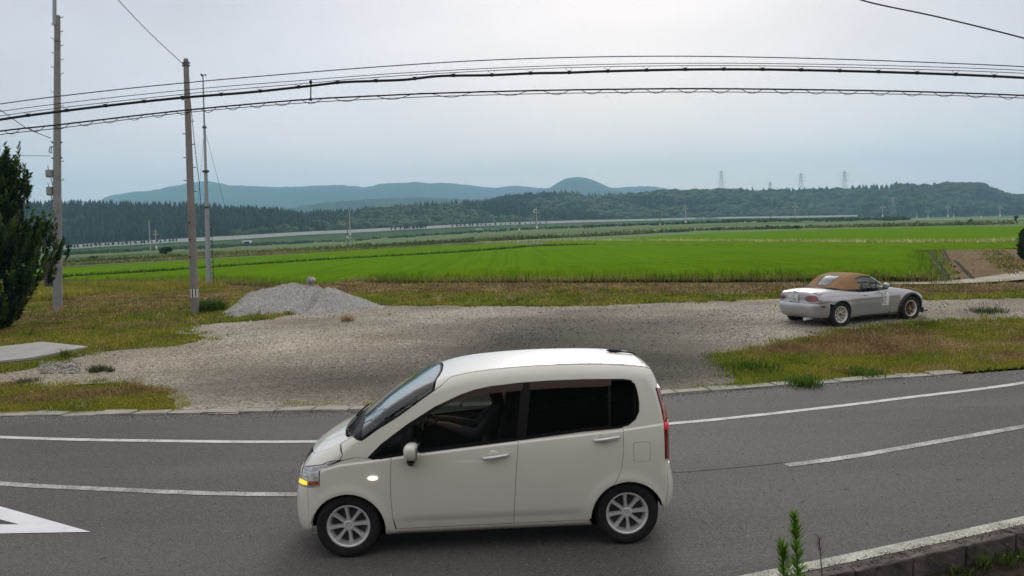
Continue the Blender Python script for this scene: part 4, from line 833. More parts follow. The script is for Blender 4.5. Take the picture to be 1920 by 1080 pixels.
def panel(name, body, poly, how, mat, parent=None, res=.03, holes=(), gap=.002, off=0.0, thick=.014, rim=True, mirror=False, crease=None):
    """how(q) -> points on the body for 2D outline points q"""
    q = inset(densify(poly, res), gap); loops = [q]; hl = [densify(h, res) for h in holes]; loops += hl
    lo, hi = q.min(0), q.max(0); X, Y = np.meshgrid(np.arange(lo[0]+res*.5, hi[0], res), np.arange(lo[1]+res*.5, hi[1], res)); X[::2] += res*.5; g = np.stack([X.ravel(), Y.ravel()], 1)
    ok = poly_sdf(q, g[:, 0], g[:, 1]) < -.5*res
    for h in hl: ok &= poly_sdf(h, g[:, 0], g[:, 1]) > .5*res
    gi = g[ok]
    if crease is not None:
        cx_ = np.arange(lo[0], hi[0], res*.6); ex_ = np.vstack([np.stack([cx_, crease(cx_)+d], 1) for d in (.014, .006, .002, -.002, -.006, -.012, -.020)]); ex_ = ex_[poly_sdf(q, ex_[:, 0], ex_[:, 1]) < -.006]; gi = gi[np.abs(gi[:, 1]-crease(gi[:, 0])) > .026]; gi = np.vstack([gi, ex_])
    pts = np.vstack(loops+[gi]); E = []; s = 0
    for L in loops: E += [(s+i, s+(i+1) % len(L)) for i in range(len(L))]; s += len(L)
    r = delaunay_2d_cdt([Vector(p) for p in pts], E, [], 0, 1e-7); V2 = np.array([v[:] for v in r[0]]); F = np.array([f for f in r[2] if len(f) == 3]); c = V2[F].mean(1); k = poly_sdf(q, c[:, 0], c[:, 1]) < 0
    for h in hl: k &= poly_sdf(h, c[:, 0], c[:, 1]) > 0
    F = F[k]; P = how(V2); Nn = body.normal(P); P = P + Nn*off
    fn = np.cross(P[F[:, 1]]-P[F[:, 0]], P[F[:, 2]]-P[F[:, 0]]); flip = np.sum(fn*Nn[F[:, 0]], 1) < 0; F[flip] = F[flip][:, ::-1]
    nv = len(P); LN = Nn[F].reshape(-1, 3); faces = F
    if rim:
        ed = {}
        for t in F:
            for a, b in ((t[0], t[1]), (t[1], t[2]), (t[2], t[0])): ed[(a, b)] = 1
        be = np.array([(a, b) for a, b in ed if (b, a) not in ed]); a, b = be[:, 0], be[:, 1]; m = len(be)
        Vr = np.vstack([P[a], P[b], P[a]-Nn[a]*thick, P[b]-Nn[b]*thick]); i = np.arange(m)+nv
        t1 = np.stack([i+m, i, i+2*m], 1); t2 = np.stack([i+m, i+2*m, i+3*m], 1); rn = np.cross(P[a]-P[b], -Nn[a]); rn /= np.maximum(np.linalg.norm(rn, axis=1, keepdims=True), 1e-9)
        tn = np.cross(Vr[t1[:, 1]-nv]-Vr[t1[:, 0]-nv], Vr[t1[:, 2]-nv]-Vr[t1[:, 0]-nv]); rn = tn/np.maximum(np.linalg.norm(tn, axis=1, keepdims=True), 1e-12)
        P = np.vstack([P, Vr]); faces = np.vstack([F, t1, t2]); LN = np.vstack([LN, np.repeat(rn, 3, 0), np.repeat(rn, 3, 0)])
    def make(PP, FF, NN):
        me = mesh_from(name, PP, FF, True); me.normals_split_custom_set([tuple(v) for v in NN.tolist()]); return link(name, me, MATS[mat], parent)
    o = make(P, faces, LN)
    if mirror:
        M_ = np.array([1, -1, 1.]); o2 = make(P*M_, faces[:, ::-1], (LN.reshape(-1, 3, 3)[:, ::-1]*M_).reshape(-1, 3)); return o, o2
    return o
def wheel(parent, x, y, side, R=.285, rim=.182, width=.155, spokes=8, mat='alloy', hubmat='alloy', style='blade', steer=0.0, lipmat=None):
    """side -1 faces -y; parts: tyre, rim (> spoke pieces joined to it), hub"""
    w = bpy.data.objects.new('wheel', None); C.objects.link(w); w.parent = parent; w.location = (x, y, R); w.rotation_euler = (0, 0, steer if side < 0 else steer+math.pi); h = width/2
    mb = MB(); prof = [(rim+.004, -h*.86), (rim+.018, -h*.98), (R-.045, -h*1.06), (R-.016, -h*.97), (R-.004, -h*.80), (R, -h*.5), (R, h*.5), (R-.004, h*.8), (R-.03, h), (rim+.01, h*.95), (rim-.004, h*.8)]
    for k in (-.42, -.14, .14, .42):
        i = next(j for j, p in enumerate(prof) if p[0] <= R and p[1] > h*k-1e-9 and j > 4); prof[i:i] = [(R, h*k-.006), (R-.007, h*k-.004), (R-.007, h*k+.004), (R, h*k+.006)]
    prof = sorted(prof[5:-4], key=lambda p: p[1]) and prof
    mb.lathe(prof, 56, axis='Y'); mb.build('tyre', MATS['tyre'], w, True, 50)
    mb = MB(); mb.lathe([(rim+.005, -h*.84), (rim+.006, -h*.90), (rim-.002, -h*.92), (rim-.010, -h*.86), (rim-.014, -h*.70), (rim-.030, -h*.2), (rim-.034, h*.7)], 56, axis='Y'); mb.build('rim', MATS[lipmat or mat], w, True, 45)
    mb = MB(); mb.lathe([(rim-.032, h*.05), (.05, h*.12), (0.001, h*.12)], 40, axis='Y'); mb.build('brake_disc', MATS['rim_shadow'], w, True)
    for k in range(spokes):
        a = 2*math.pi*(k+.12)/spokes; mb = MB(); ro = rim-.010
        if style == 'blade':
            pr = [(.030, .020, -h*.62), (.075, .016, -h*.60), (.125, .017, -h*.68), (ro, .026, -h*.80)]
        else:
            pr = [(.035, .017, -h*.52), (.075, .012, -h*.54), (ro-.03, .011, -h*.60), (ro, .020, -h*.66)]
        v = []
        for r_, hw, d in pr:
            for s_, dd in ((-1, .018), (-.55, 0), (.55, 0), (1, .018)): v.append((r_, s_*hw, d+dd))
        v = [(r_*math.cos(a)-t_*math.sin(a), d, r_*math.sin(a)+t_*math.cos(a)) for r_, t_, d in v]; f = [(i*4+j, i*4+j+1, (i+1)*4+j+1, (i+1)*4+j) for i in range(3) for j in range(3)]
        b = len(v); v += [(p[0], p[1]+.03, p[2]) for p in v]; f += [(i*4, (i+1)*4, (i+1)*4+b, i*4+b) for i in range(3)] + [(i*4+3, i*4+3+b, (i+1)*4+3+b, (i+1)*4+3) for i in range(3)]
        mb.add(v, f); mb.build('spoke', MATS[mat], w, True, 35)
    mb = MB(); mb.lathe([(.048, -h*.50), (.046, -h*.60), (.036, -h*.66), (.030, -h*.63), (.001, -h*.63)], 28, axis='Y'); mb.build('hub', MATS[hubmat], w, True, 40)
    return w
def arch_liner(parent, x, half, r, z, w=.26):
    for s in (-1, 1):
        mb = MB(); pr = [(r*math.cos(a), r*math.sin(a)) for a in np.linspace(.16, math.pi-.16, 18)]; n = len(pr)
        v = [(x+p[0], s*(half-.012), z+p[1]) for p in pr]+[(x+p[0], s*(half-w), z+p[1]) for p in pr]; f = [(i, i+1, n+i+1, n+i) for i in range(n-1)]+[tuple(range(n, 2*n))]
        mb.add(v, f); mb.build('wheel_arch', MATS['matt_black'], parent)
# ------------------------------------------------------------------ the small white car passing on the road
B1 = kei_body(); HEAD = math.atan2(7.447-7.337, 2.46)
pf, pr_ = gp(655, 1046), gp(1170, 1021); pf.z = pr_.z = 0; axd = (pr_-pf).normalized(); nrm = Vector((-axd.y, axd.x, 0))
KEI = empty('small_car', pf+nrm*(.7375-.035), math.atan2(axd.y, axd.x), 'white tall hatchback with amber indicator lit, driving left along the grey road', 'car')
SD = lambda q: B1.side(q, -1)
def arc(cx, cz, r, a0, a1, n=18, rz=None): return [(cx+r*math.cos(math.radians(a)), cz+(rz or r)*math.sin(math.radians(a))) for a in np.linspace(a0, a1, n)]
PW_ = 'pearl_white'
ZS = .195                                     # bottom of the sills
fa = arc(.005, .255, .325, 176, -8)           # front arch, from its front foot over to its rear foot
ra = arc(2.478, .255, .327, 188, 4)
winA = [(.205, .893), (.245, .880), (.50, .911), (.683, .931), (1.351, .985), (1.535, 1.0), (2.10, 1.052), (2.384, 1.064), (2.50, 1.082), (2.566, 1.128), (2.60, 1.19), (2.606, 1.27), (2.595, 1.37), (2.578, 1.425), (2.545, 1.458), (2.48, 1.470), (2.12, 1.482), (1.80, 1.482), (1.556, 1.474), (1.294, 1.454), (1.15, 1.43), (1.033, 1.396), (.805, 1.304), (.545, 1.156), (.318, 1.0)]
def rail(x, t):                               # height on the side where the surface has turned up by t
    lo = np.full(len(x), .6 if t > 0 else .6); lo = np.full(len(x), .62); hi = np.array([max(z for z in np.linspace(.7, 1.66, 400) if B1.F(np.array([[xx, .0, z]]))[0] < 0) for xx in x]); hi = hi-.002
    for _ in range(24):
        m = (lo+hi)/2; p = SD(np.stack([x, m], 1)); n = np.abs(B1.normal(p)[:, 1]); up = n > t; lo = np.where(up, m, lo); hi = np.where(up, hi, m)
    return lo
xr = np.concatenate([np.linspace(-.20, 2.70, 88)]); zr = rail(xr, .42); zr = np.convolve(np.pad(zr, 3, mode='edge'), np.ones(7)/7, 'valid'); ze = lambda x: np.interp(x, [.10, .166, .288, .49, .632, .79, .83], [1.012, 1.045, 1.127, 1.240, 1.335, 1.437, 1.457])
wgt = sstep(.07, .14, xr)*(1-sstep(.80, .95, xr)); zr = zr*(1-wgt)+ze(xr)*wgt
zrail = lambda x: np.interp(x, xr, zr)
yr = -SD(np.stack([xr, zr], 1))[:, 1]; yrail = lambda x: np.interp(x, xr, yr)
HLX, HLT = -.225, .66                         # rear edge of the headlamp, its foot
# side panels
belt_f = [(.205, .893), (.245, .880)]
fender = [(-.285, .325)] + fa[2:] + [(.33, ZS), (.425, ZS), (.392, .36), (.385, .55), (.398, .80), (.408, .871), (.245, .880), (.205, .893)]
hood_line = [(-.04, .905), (.10, .958)]
fender = [(-.338, .42), (-.338, .215), (-.322, .215)] + fa[1:] + [(.33, ZS), (.425, ZS), (.395, .36), (.387, .55), (.398, .80), (.408, .893), (.300, .880), (.245, .874), (.198, .889), (.10, .9), (-.036, .872), (-.15, .830), (-.215, .800), (-.225, .73), (-.225, .655), (-.338, .648)]
fdoor = [(.425, .245), (.395, .36), (.387, .55), (.398, .80), (.408, .899), (.50, .907), (.683, .927), (1.351, .981), (1.520, .995), (1.500, .80), (1.482, .62), (1.468, .40), (1.458, .245)]
rdoor = [(1.458, .245), (1.468, .40), (1.482, .62), (1.500, .80), (1.520, .995), (2.10, 1.046), (2.384, 1.059), (2.452, 1.066), (2.440, .80), (2.425, .70), (2.385, .62)] + [p for p in arc(2.478, .255, .330, 112, 178, 12)] + [(2.125, .245)]
sill = [(.33, ZS), (.425, .24), (2.125, .24), (2.15, ZS)]
sill = [(.335, .175), (.425, .241), (2.13, .241), (2.155, .185)]
quarter = [(2.452, 1.066), (2.440, .80), (2.425, .70), (2.385, .62)] + [p for p in ra[7:]] + [(2.812, .285), (2.83, .40), (2.845, .55), (2.840, .70), (2.822, .755), (2.824, 1.09), (2.808, 1.20), (2.775, 1.36), (2.735, 1.47)]
quarter_top = [(x, float(zrail(x))) for x in np.linspace(2.69, -.035, 74)]
side_frame = quarter + quarter_top + [(.02, .945), (-.036, .872), (.10, .9), (.198, .889)] + winA[::-1][0:0]
# the frame goes over the windows: outline runs back along the top of the windows
win_over = [(.198, .889), (.205, .897), (.318, 1.004), (.545, 1.161), (.805, 1.309), (1.033, 1.401), (1.15, 1.435), (1.294, 1.459), (1.556, 1.479), (1.80, 1.487), (2.12, 1.487), (2.48, 1.475), (2.549, 1.463), (2.583, 1.428), (2.600, 1.37), (2.611, 1.27), (2.605, 1.19), (2.570, 1.124), (2.503, 1.076), (2.452, 1.066)]
side_frame = quarter + quarter_top + [(-.018, .928), (-.036, .876), (.10, .9)] + win_over[:-1]
fuel = rounded([(2.537, .755), (2.68, .757), (2.690, .927), (2.535, .930)], .02)
handle = []
for nm, poly, mt in (('front_wing', fender, PW_), ('front_door', fdoor, PW_), ('rear_door', rdoor, PW_), ('sill', sill, PW_)):
    panel(nm, B1, poly, SD, mt, KEI, .03, mirror=True, crease=KEI_CREASE if nm != 'sill' else None)
panel('side_frame', B1, side_frame, SD, PW_, KEI, .03, holes=[fuel], mirror=True, crease=KEI_CREASE); panel('fuel_flap', B1, fuel, SD, PW_, KEI, .03, gap=.003, off=-.0005)
# glass and black surrounds on the side
front_win = [(.245, .886), (.50, .916), (.683, .936), (1.351, .990), (1.512, 1.002), (1.585, 1.470), (1.556, 1.470), (1.294, 1.450), (1.15, 1.426), (1.033, 1.391), (.805, 1.299), (.545, 1.151), (.318, .996), (.215, .897)]
rear_win = [(1.582, 1.008), (2.10, 1.057), (2.335, 1.066), (2.352, 1.470), (2.12, 1.478), (1.80, 1.478), (1.640, 1.474)]
qtr_win = [(2.345, 1.069), (2.384, 1.070), (2.498, 1.087), (2.562, 1.131), (2.596, 1.19), (2.602, 1.27), (2.591, 1.37), (2.574, 1.423), (2.543, 1.454), (2.48, 1.466), (2.362, 1.471)]
whole = win_over[1:-1] + [(2.384, 1.060), (2.10, 1.047), (1.535, .996), (1.351, .982), (.683, .928), (.50, .908), (.245, .878)]
fw_in = [(.520, .928), (.683, .948), (1.351, 1.002), (1.500, 1.013), (1.568, 1.452), (1.294, 1.434), (1.15, 1.410), (1.033, 1.375), (.805, 1.280), (.560, 1.128)]
fq_in = [(.262, .900), (.478, .926), (.505, 1.080), (.330, .985)]
rw_in = [(1.592, 1.021), (2.10, 1.070), (2.325, 1.079), (2.342, 1.456), (2.12, 1.463), (1.80, 1.463), (1.652, 1.459)]
panel('window_surround', B1, whole, SD, 'black_trim', KEI, .03, holes=[fw_in, fq_in, rw_in, rounded([qtr_win[0], qtr_win[3], qtr_win[5], qtr_win[8], qtr_win[10]], .03)], gap=.001, off=-.006, mirror=True)
panel('front_window', B1, fw_in, SD, 'side_glass', KEI, .035, gap=-.006, off=-.010, rim=False, mirror=True); panel('front_quarter_light', B1, fq_in, SD, 'side_glass', KEI, .03, gap=-.006, off=-.010, rim=False, mirror=True)
panel('rear_window', B1, rw_in, SD, 'privacy_glass', KEI, .035, gap=-.006, off=-.010, rim=False, mirror=True); panel('rear_quarter_light', B1, qtr_win, SD, 'privacy_glass', KEI, .03, gap=.002, off=-.004, rim=False, mirror=True)
vis = [(.835, 1.300), (.93, 1.327), (1.10, 1.370), (1.273, 1.396), (1.50, 1.408), (1.568, 1.410), (1.585, 1.474), (1.294, 1.454), (1.15, 1.430), (1.033, 1.395), (.84, 1.318)]
panel('window_visor', B1, vis, SD, 'visor_tint', KEI, .03, gap=0, off=.012, thick=.004, mirror=True)
vis2 = [(1.632, 1.415), (1.985, 1.420), (2.30, 1.416), (2.365, 1.424), (2.372, 1.471), (2.12, 1.482), (1.80, 1.482), (1.645, 1.478)]
panel('window_visor', B1, vis2, SD, 'visor_tint', KEI, .03, gap=0, off=.012, thick=.004, mirror=True)
for nm, pl in (('belt_moulding', [(.30, .874), (.50, .900), (.683, .920), (1.351, .974), (1.514, .988), (1.516, 1.003), (1.351, .990), (.683, .936), (.50, .916), (.30, .890)]), ('belt_moulding', [(1.526, .989), (2.10, 1.040), (2.384, 1.053), (2.45, 1.060), (2.45, 1.074), (2.384, 1.069), (2.10, 1.056), (1.527, 1.005)])):
    panel(nm, B1, pl, SD, 'black_trim', KEI, .03, gap=0, off=.004, mirror=True)
# roof, windscreen, bonnet
TP = lambda q: B1.top(q)
xs_ = np.linspace(.84, 2.70, 30); roof = [(x, -float(yrail(x))) for x in xs_]
front_edge = [(.800, .52), (.842, .35), (.862, .15), (.862, -.15), (.842, -.35), (.800, -.52)]
roofp = [(x, -float(yrail(x))+.002) for x in np.linspace(.80, 2.66, 60)] + [(2.70, -.40), (2.715, 0), (2.70, .40)] + [(x, float(yrail(x))-.002) for x in np.linspace(2.66, .80, 60)] + [(.838, .38), (.856, .15), (.856, -.15), (.838, -.38)]
panel('roof', B1, roofp, TP, PW_, KEI, .04)
ZW = .85; RW = lambda q: B1.roll(q, ZW)
def phx(p): return (p[0], math.atan2(p[2]-ZW, -p[1]))          # near side is -y: angles grow from the near edge to the far one
RWn = lambda q: B1.roll(np.stack([np.asarray(q)[:, 0], math.pi-np.asarray(q)[:, 1]], 1), ZW)
def edge_pts(xs, dz): return [phx(p) for p in SD(np.array([(x, float(zrail(x))+dz) for x in xs]))]
def mid_pts(l): return [phx(TP(np.array([q]))[0]) for q in l]
far_ = lambda l: [(x, math.pi-a) for x, a in l[::-1]]
e_o, e_i = edge_pts(np.linspace(.085, .790, 22), .004), edge_pts(np.linspace(.15, .775, 18), .016)
wsp = e_o + mid_pts([(.826, -.38), (.846, -.15)]) + far_(mid_pts([(.826, -.38), (.846, -.15)])) + far_(e_o) + mid_pts([(.035, .60), (-.010, .45), (-.04, .25), (-.05, 0), (-.04, -.25), (-.010, -.45), (.035, -.60)])
wsi = e_i + mid_pts([(.806, -.38), (.826, -.15)]) + far_(mid_pts([(.806, -.38), (.826, -.15)])) + far_(e_i) + mid_pts([(.150, .42), (.125, .2), (.12, 0), (.125, -.2), (.150, -.42)])
panel('windscreen_band', B1, wsp, RWn, 'black_trim', KEI, .035, holes=[wsi], off=-.004, gap=.002); panel('windscreen', B1, wsi, RWn, 'windscreen_glass', KEI, .04, gap=-.008, off=-.005, rim=False)
hoodp = [(-.018, -.485), (-.05, -.25), (-.058, 0), (-.05, .25), (-.018, .485), (.022, .605), (.085, float(yrail(.085))-.012), (.04, float(yrail(.04))-.006), (.0, float(yrail(.0))-.004)] + [(x, float(yrail(x))-.004) for x in np.linspace(-.04, -.19, 6)] + [(-.285, .52), (-.335, .38), (-.368, .2), (-.378, 0), (-.368, -.2), (-.335, -.38), (-.285, -.52)] + [(x, -float(yrail(x))+.004) for x in np.linspace(-.19, -.04, 6)] + [(.0, -float(yrail(.0))+.004), (.04, -float(yrail(.04))+.006), (.085, -float(yrail(.085))+.012), (.022, -.605)]
panel('bonnet', B1, hoodp, TP, PW_, KEI, .03)
# nose: bumper, grille, headlamps in a wrap around a point inside
CX = .55
def to_cyl(p, cx): return (math.atan2(p[1], p[0]-cx) % (2*math.pi), p[2])
CY = lambda q: B1.cyl(q, CX)
hp = lambda x, z: to_cyl(SD(np.array([[x, z]]))[0], CX)        # a side point in wrap coordinates (angle from pi up to 3pi/2 on the near side)
mirr = lambda poly: [(2*math.pi-a, z) for a, z in poly][::-1]
def topcyl(x, y): p = TP(np.array([[x, y]]))[0]; return to_cyl(p, CX)
brow = [topcyl(*p) for p in hoodp[14:21]] ; brow = sorted(brow)
hl = [hp(-.225, .650), hp(-.228, .73), hp(-.222, .79), hp(-.150, .823), hp(-.040, .888), hp(-.135, .868), hp(-.205, .838), (math.pi+.56, .800), (math.pi+.505, .755), (math.pi+.49, .70), (math.pi+.505, .640), hp(-.30, .636)]
panel('bumper_backing', B1, [hp(-.30, .60), hp(-.325, .40), hp(-.327, .23), hp(-.37, .23), hp(-.37, .60)], CY, PW_, KEI, .03, off=-.006, gap=0, rim=False)
far_a, near_a = 2*math.pi-hp(-.318, .5)[0], hp(-.318, .5)[0]
bz = lambda a: .168
bseam = [hp(-.338, z) for z in np.linspace(.648, .20, 22)]
bump = bseam + [(a, .192) for a in np.linspace(math.pi+.62, math.pi-.62, 14)]; bump += [(2*math.pi-a, z) for a, z in bseam[::-1]]
bump += [(math.pi-.50, .632), (math.pi-.46, .70), (math.pi-.44, .72), (math.pi+.44, .72), (math.pi+.46, .70), (math.pi+.50, .632)]
grl = rounded([(math.pi-.40, .25), (math.pi+.40, .25), (math.pi+.34, .40), (math.pi-.34, .40)], .03)
panel('front_bumper', B1, bump, CY, PW_, KEI, .03, holes=[grl]); panel('air_intake', B1, grl, CY, 'matt_black', KEI, .04, off=-.02, gap=-.01)
upg = [(math.pi-.43, .727)] + [(math.pi+.43, .727), (math.pi+.46, .775)] + [(a, z-.010) for a, z in [topcyl(-.300, -.50), topcyl(-.335, -.38), topcyl(-.368, -.2), topcyl(-.378, 0), topcyl(-.368, .2), topcyl(-.335, .38), topcyl(-.300, .50)]] + [(math.pi-.46, .775)]
panel('grille', B1, upg, CY, 'black_trim', KEI, .03, off=-.004)
bs = [topcyl(-.335, -.375), topcyl(-.285, -.515)] + [topcyl(x, -float(yrail(x))+.006) for x in np.linspace(-.19, -.04, 6)] + [hp(-.020, .925), hp(-.039, .884), hp(-.135, .872), hp(-.205, .842), (math.pi+.56, .804), (math.pi+.508, .765), (math.pi+.465, .78)]
for k in (0, 1):
    f = (lambda p: p) if k == 0 else mirr
    panel('bonnet_corner', B1, f(bs), CY, PW_, KEI, .02, gap=.0015)
    panel('headlamp', B1, f(hl), CY, 'lamp_clear', KEI, .02, off=.001, gap=.002)
amb = [hp(-.345, .658), hp(-.345, .690), (math.pi+.53, .695), (math.pi+.515, .658)]
h_ = panel('indicator', B1, amb, CY, 'lamp_amber', KEI, .015, off=.005, gap=0)
inner = [hp(-.236, .668), hp(-.238, .700), hp(-.325, .695), hp(-.325, .662)]; panel('lamp_reflector', B1, inner, CY, 'lamp_orange', KEI, .015, off=.004, gap=0)
# tail
CR = 2.2; CYR = lambda q: B1.cyl(q, CR)
def rp(x, z): a, zz = to_cyl(SD(np.array([[x, z]]))[0], CR); return (a-2*math.pi if a > math.pi else a, zz)
tl = [rp(2.825, .757), (-.585, .735), (-.575, .90), (-.575, 1.09), (-.55, 1.25), (-.53, 1.40), rp(2.775, 1.37), rp(2.801, 1.25), rp(2.825, 1.09)]
neg = lambda poly: [(-a, z) for a, z in poly][::-1]
for f in (lambda p: p, neg): panel('tail_lamp', B1, f(tl), CYR, 'lamp_red', KEI, .02, off=.006, gap=.001)
panel('tail_indicator', B1, [rp(2.824, 1.10), (-.58, 1.10), (-.555, 1.235), rp(2.806, 1.235)], CYR, 'lamp_orange', KEI, .02, off=.009, gap=.002); panel('stop_lamp', B1, [rp(2.825, 1.02), (-.58, 1.02), (-.58, 1.085), rp(2.825, 1.085)], CYR, 'lamp_red_lit', KEI, .02, off=.009, gap=.001)
rb = [rp(2.812, .285), rp(2.83, .40), rp(2.845, .55), rp(2.838, .70), (-.60, .715), (.60, .715)] + [(-a, z) for a, z in [rp(2.838, .70), rp(2.845, .55), rp(2.83, .40), rp(2.812, .285)]] + [(.55, .235), (-.55, .235)]
panel('rear_bumper', B1, rb, CYR, PW_, KEI, .035)
gate = [(-.575, .725), (.575, .725), (.57, 1.05), (.525, 1.40), (.50, 1.50), (-.50, 1.50), (-.525, 1.40), (-.57, 1.05)]; rwin = rounded([(-.48, 1.05), (.48, 1.05), (.44, 1.40), (-.44, 1.40)], .06)
panel('tailgate', B1, gate, CYR, PW_, KEI, .035, holes=[rwin]); panel('tailgate_window', B1, rwin, CYR, 'privacy_glass', KEI, .04, gap=-.004, off=-.004, rim=False)
dpil = [rp(2.768, 1.402), (-.535, 1.402), (-.508, 1.505), (-.52, 1.525), rp(2.733, 1.49)]

dpil = [rp(2.70, 1.36), rp(2.74, 1.38), (-.535, 1.385), (-.508, 1.495), (-.51, 1.535), rp(2.68, 1.49)]; dlow = [rp(2.76, .66), (-.57, .66), (-.57, .765), rp(2.76, .775)]
for f in (lambda p: p, neg): panel('rear_pillar', B1, f(dpil), CYR, PW_, KEI, .02, gap=0, off=-.003, rim=False); panel('lamp_backing', B1, f(dlow), CYR, PW_, KEI, .02, gap=0, off=-.004, rim=False)
rr_edge = [(-.60, 1.43), (-.575, 1.51)] ; cap_ = [(2.74, -.5)]
zz = float(zrail(2.66)); roofcap = [(-.512, 1.508), (.512, 1.508), (.50, 1.545), (.40, 1.572), (0, 1.588), (-.40, 1.572), (-.50, 1.545)]
spo = [(2.66, -float(yrail(2.66))+.006), (2.70, -.405), (2.717, 0), (2.70, .405), (2.66, float(yrail(2.66))-.006), (2.74, .50), (2.785, .38), (2.80, 0), (2.785, -.38), (2.74, -.50)]
for sg in (-1, 1): panel('roof_corner', B1, [(2.56, sg*.61), (2.56, sg*.40), (2.80, sg*.40), (2.80, sg*.54), (2.72, sg*.60)], TP, PW_, KEI, .02, gap=0, off=-.004, rim=False)
panel('roof_spoiler', B1, spo, TP, PW_, KEI, .025, off=.003)
ap = TP(np.stack([np.linspace(2.46, 2.76, 8), np.full(8, .20)], 1))+np.array([0, 0, .014]); mb = MB(); mb.tube([tuple(p) for p in ap], [.004, .017, .017, .011, .007, .007, .007, .004], 8); mb.build('aerial_base', MATS['black_trim'], KEI, True)
for yy in (-.50, .50):
    pts = TP(np.stack([np.linspace(1.9, 2.68, 20), np.full(20, yy)], 1)); pts = pts + np.array([0, 0, .001]); mb = MB(); mb.tube([tuple(p) for p in pts], .003, 5); mb.build('roof_moulding', MATS['black_trim'] if yy > 0 else MATS['black_trim'], KEI)
# mirrors, handles, marker lamps, wipers
for s in (-1, 1):
    bm = bmesh.new(); bmesh.ops.create_uvsphere(bm, u_segments=24, v_segments=14, radius=1)
    for v in bm.verts:
        x, y, z = v.co; f = lambda t: math.copysign(abs(t)**.72, t); v.co = Vector((f(x)*.066, f(y)*.098, f(z)*.072 - .012*(x > 0)*x)); 
    me = bpy.data.meshes.new('mirror'); bm.to_mesh(me); bm.free(); me.polygons.foreach_set('use_smooth', np.ones(len(me.polygons), bool)); o = link('mirror', me, MATS[PW_], KEI); o.location = (.592, s*.842, .962); o.rotation_euler = (0, 0, s*.12)
    mb = MB(); mb.box((.060, 0, 0), (.012, .165, .110), bev=.004); g_ = mb.build('mirror_glass', MATS['chrome'], o)
    mb = MB(); mb.tube([(.575, s*.720, .835), (.570, s*.775, .852), (.585, s*.825, .905)], [.036, .030, .030], 10); mb.tube([(.585, s*.80, .902), (.592, s*.86, .905)], [.045, .04], 10); mb.build('mirror_stalk', MATS['black_trim'], KEI, True)
    for hx, hz, ln in ((1.315, .862, .115), (2.300, .975, .115)):
        p0, p1, p2 = SD(np.array([[hx-ln, hz-.010], [hx, hz], [hx+ln, hz+.012]])); f = np.array([1, -s if s > 0 else 1, 1])
        mb = MB(); mb.tube([(p0[0], s*(-p0[1]-.004), p0[2]), (p0[0]+.02, s*(-p0[1]+.026), p0[2]+.002), (p1[0], s*(-p1[1]+.034), p1[2]), (p2[0]-.02, s*(-p2[1]+.026), p2[2]-.002), (p2[0], s*(-p2[1]-.004), p2[2])], [.010, .015, .017, .015, .010], 10); mb.build('door_handle', MATS['alloy'], KEI, True)
        mb = MB(); c = SD(np.array([[hx-.02, hz+.012]]))[0]; mb.lathe([(.001, -.012), (.035, -.010), (.048, 0), (.052, .0015)], 22, axis='Y'); o = mb.build('handle_recess', MATS[PW_], KEI, True); o.location = (c[0], s*(-c[1]+.002), c[2]); o.scale = (1, s*-1.0, .9)
mk = [(.205+.035+.045*math.cos(a), .716+.018*math.sin(a)) for a in np.linspace(0, 2*math.pi, 16, endpoint=False)]; panel('side_repeater', B1, mk, SD, 'lamp_white', KEI, .012, off=.010, gap=0, mirror=True)
for y0, y1, x1 in ((-.50, .05, .02), (.02, .52, .03)):
    p = TP(np.array([[.02, y0], [.05, (y0+y1)/2], [.07, y1]])) + np.array([0, 0, .02]); mb = MB(); mb.tube([tuple(q) for q in p], .010, 6); mb.tube([tuple(p[1]), (0.0, y0+.12, p[1][2]-.04)], .009, 6); mb.build('wiper', MATS['matt_black'], KEI)
# floor, arches, wheels, cabin
mb = MB(); mb.box((1.22, 0, .215), (2.1, 1.30, .07)); mb.box((1.22, 0, .29), (1.55, 1.36, .10)); mb.box((-.12, 0, .40), (.5, .95, .35)); mb.box((2.55, 0, .40), (.5, .95, .36)); mb.build('underbody', MATS['matt_black'], KEI)
arch_liner(KEI, .005, .722, .330, .262); arch_liner(KEI, 2.478, .722, .330, .262)
for x in (.005, 2.472):
    for s in (-1, 1): wheel(KEI, x, s*(.7375-.028-.0775), s, R=.283, rim=.184)
trim = [(.42, .30), (.40, .85), (.55, .90), (1.52, .975), (2.45, 1.04), (2.70, 1.05), (2.75, .55), (2.15, .30)]
panel('door_lining', B1, trim, SD, 'cabin_dark', KEI, .08, off=-.055, gap=0, rim=False, mirror=True)
pil = [(1.515, .98), (1.60, .99), (1.64, 1.47), (1.565, 1.47)]; panel('pillar_lining', B1, pil, SD, 'cabin_dark', KEI, .04, off=-.05, gap=0, rim=False, mirror=True)
pilc = [(2.34, 1.05), (2.62, 1.1), (2.62, 1.47), (2.36, 1.48)]
panel('headlining', B1, [(.85, -.50), (2.68, -.46), (2.68, .46), (.85, .50)], TP, 'seat_cloth', KEI, .08, off=-.05, gap=0, rim=False)
mb = MB(); mb.box((.30, 0, .86), (.50, 1.28, .20), bev=.05, ry=-.12); mb.box((.47, 0, .70), (.22, 1.28, .30), bev=.04); mb.box((.50, .33, .93), (.20, .36, .09), bev=.03); mb.build('dashboard', MATS['cabin_dark'], KEI)
mb = MB(); pts = [(.64+.055*math.sin(a), .33+.175*math.cos(a), .90+.168*math.sin(a)) for a in np.linspace(0, 2*math.pi, 26)]; mb.tube(pts, .014, 8); mb.tube([(.52, .33, .86), (.64, .33, .90)], .03, 8)
for a in (0, math.pi, -math.pi/2): mb.tube([(.64, .33, .90), (.64+.055*math.sin(a), .33+.17*math.cos(a), .90+.16*math.sin(a))], .012, 6)
mb.build('steering_wheel', MATS['black_trim'], KEI, True)
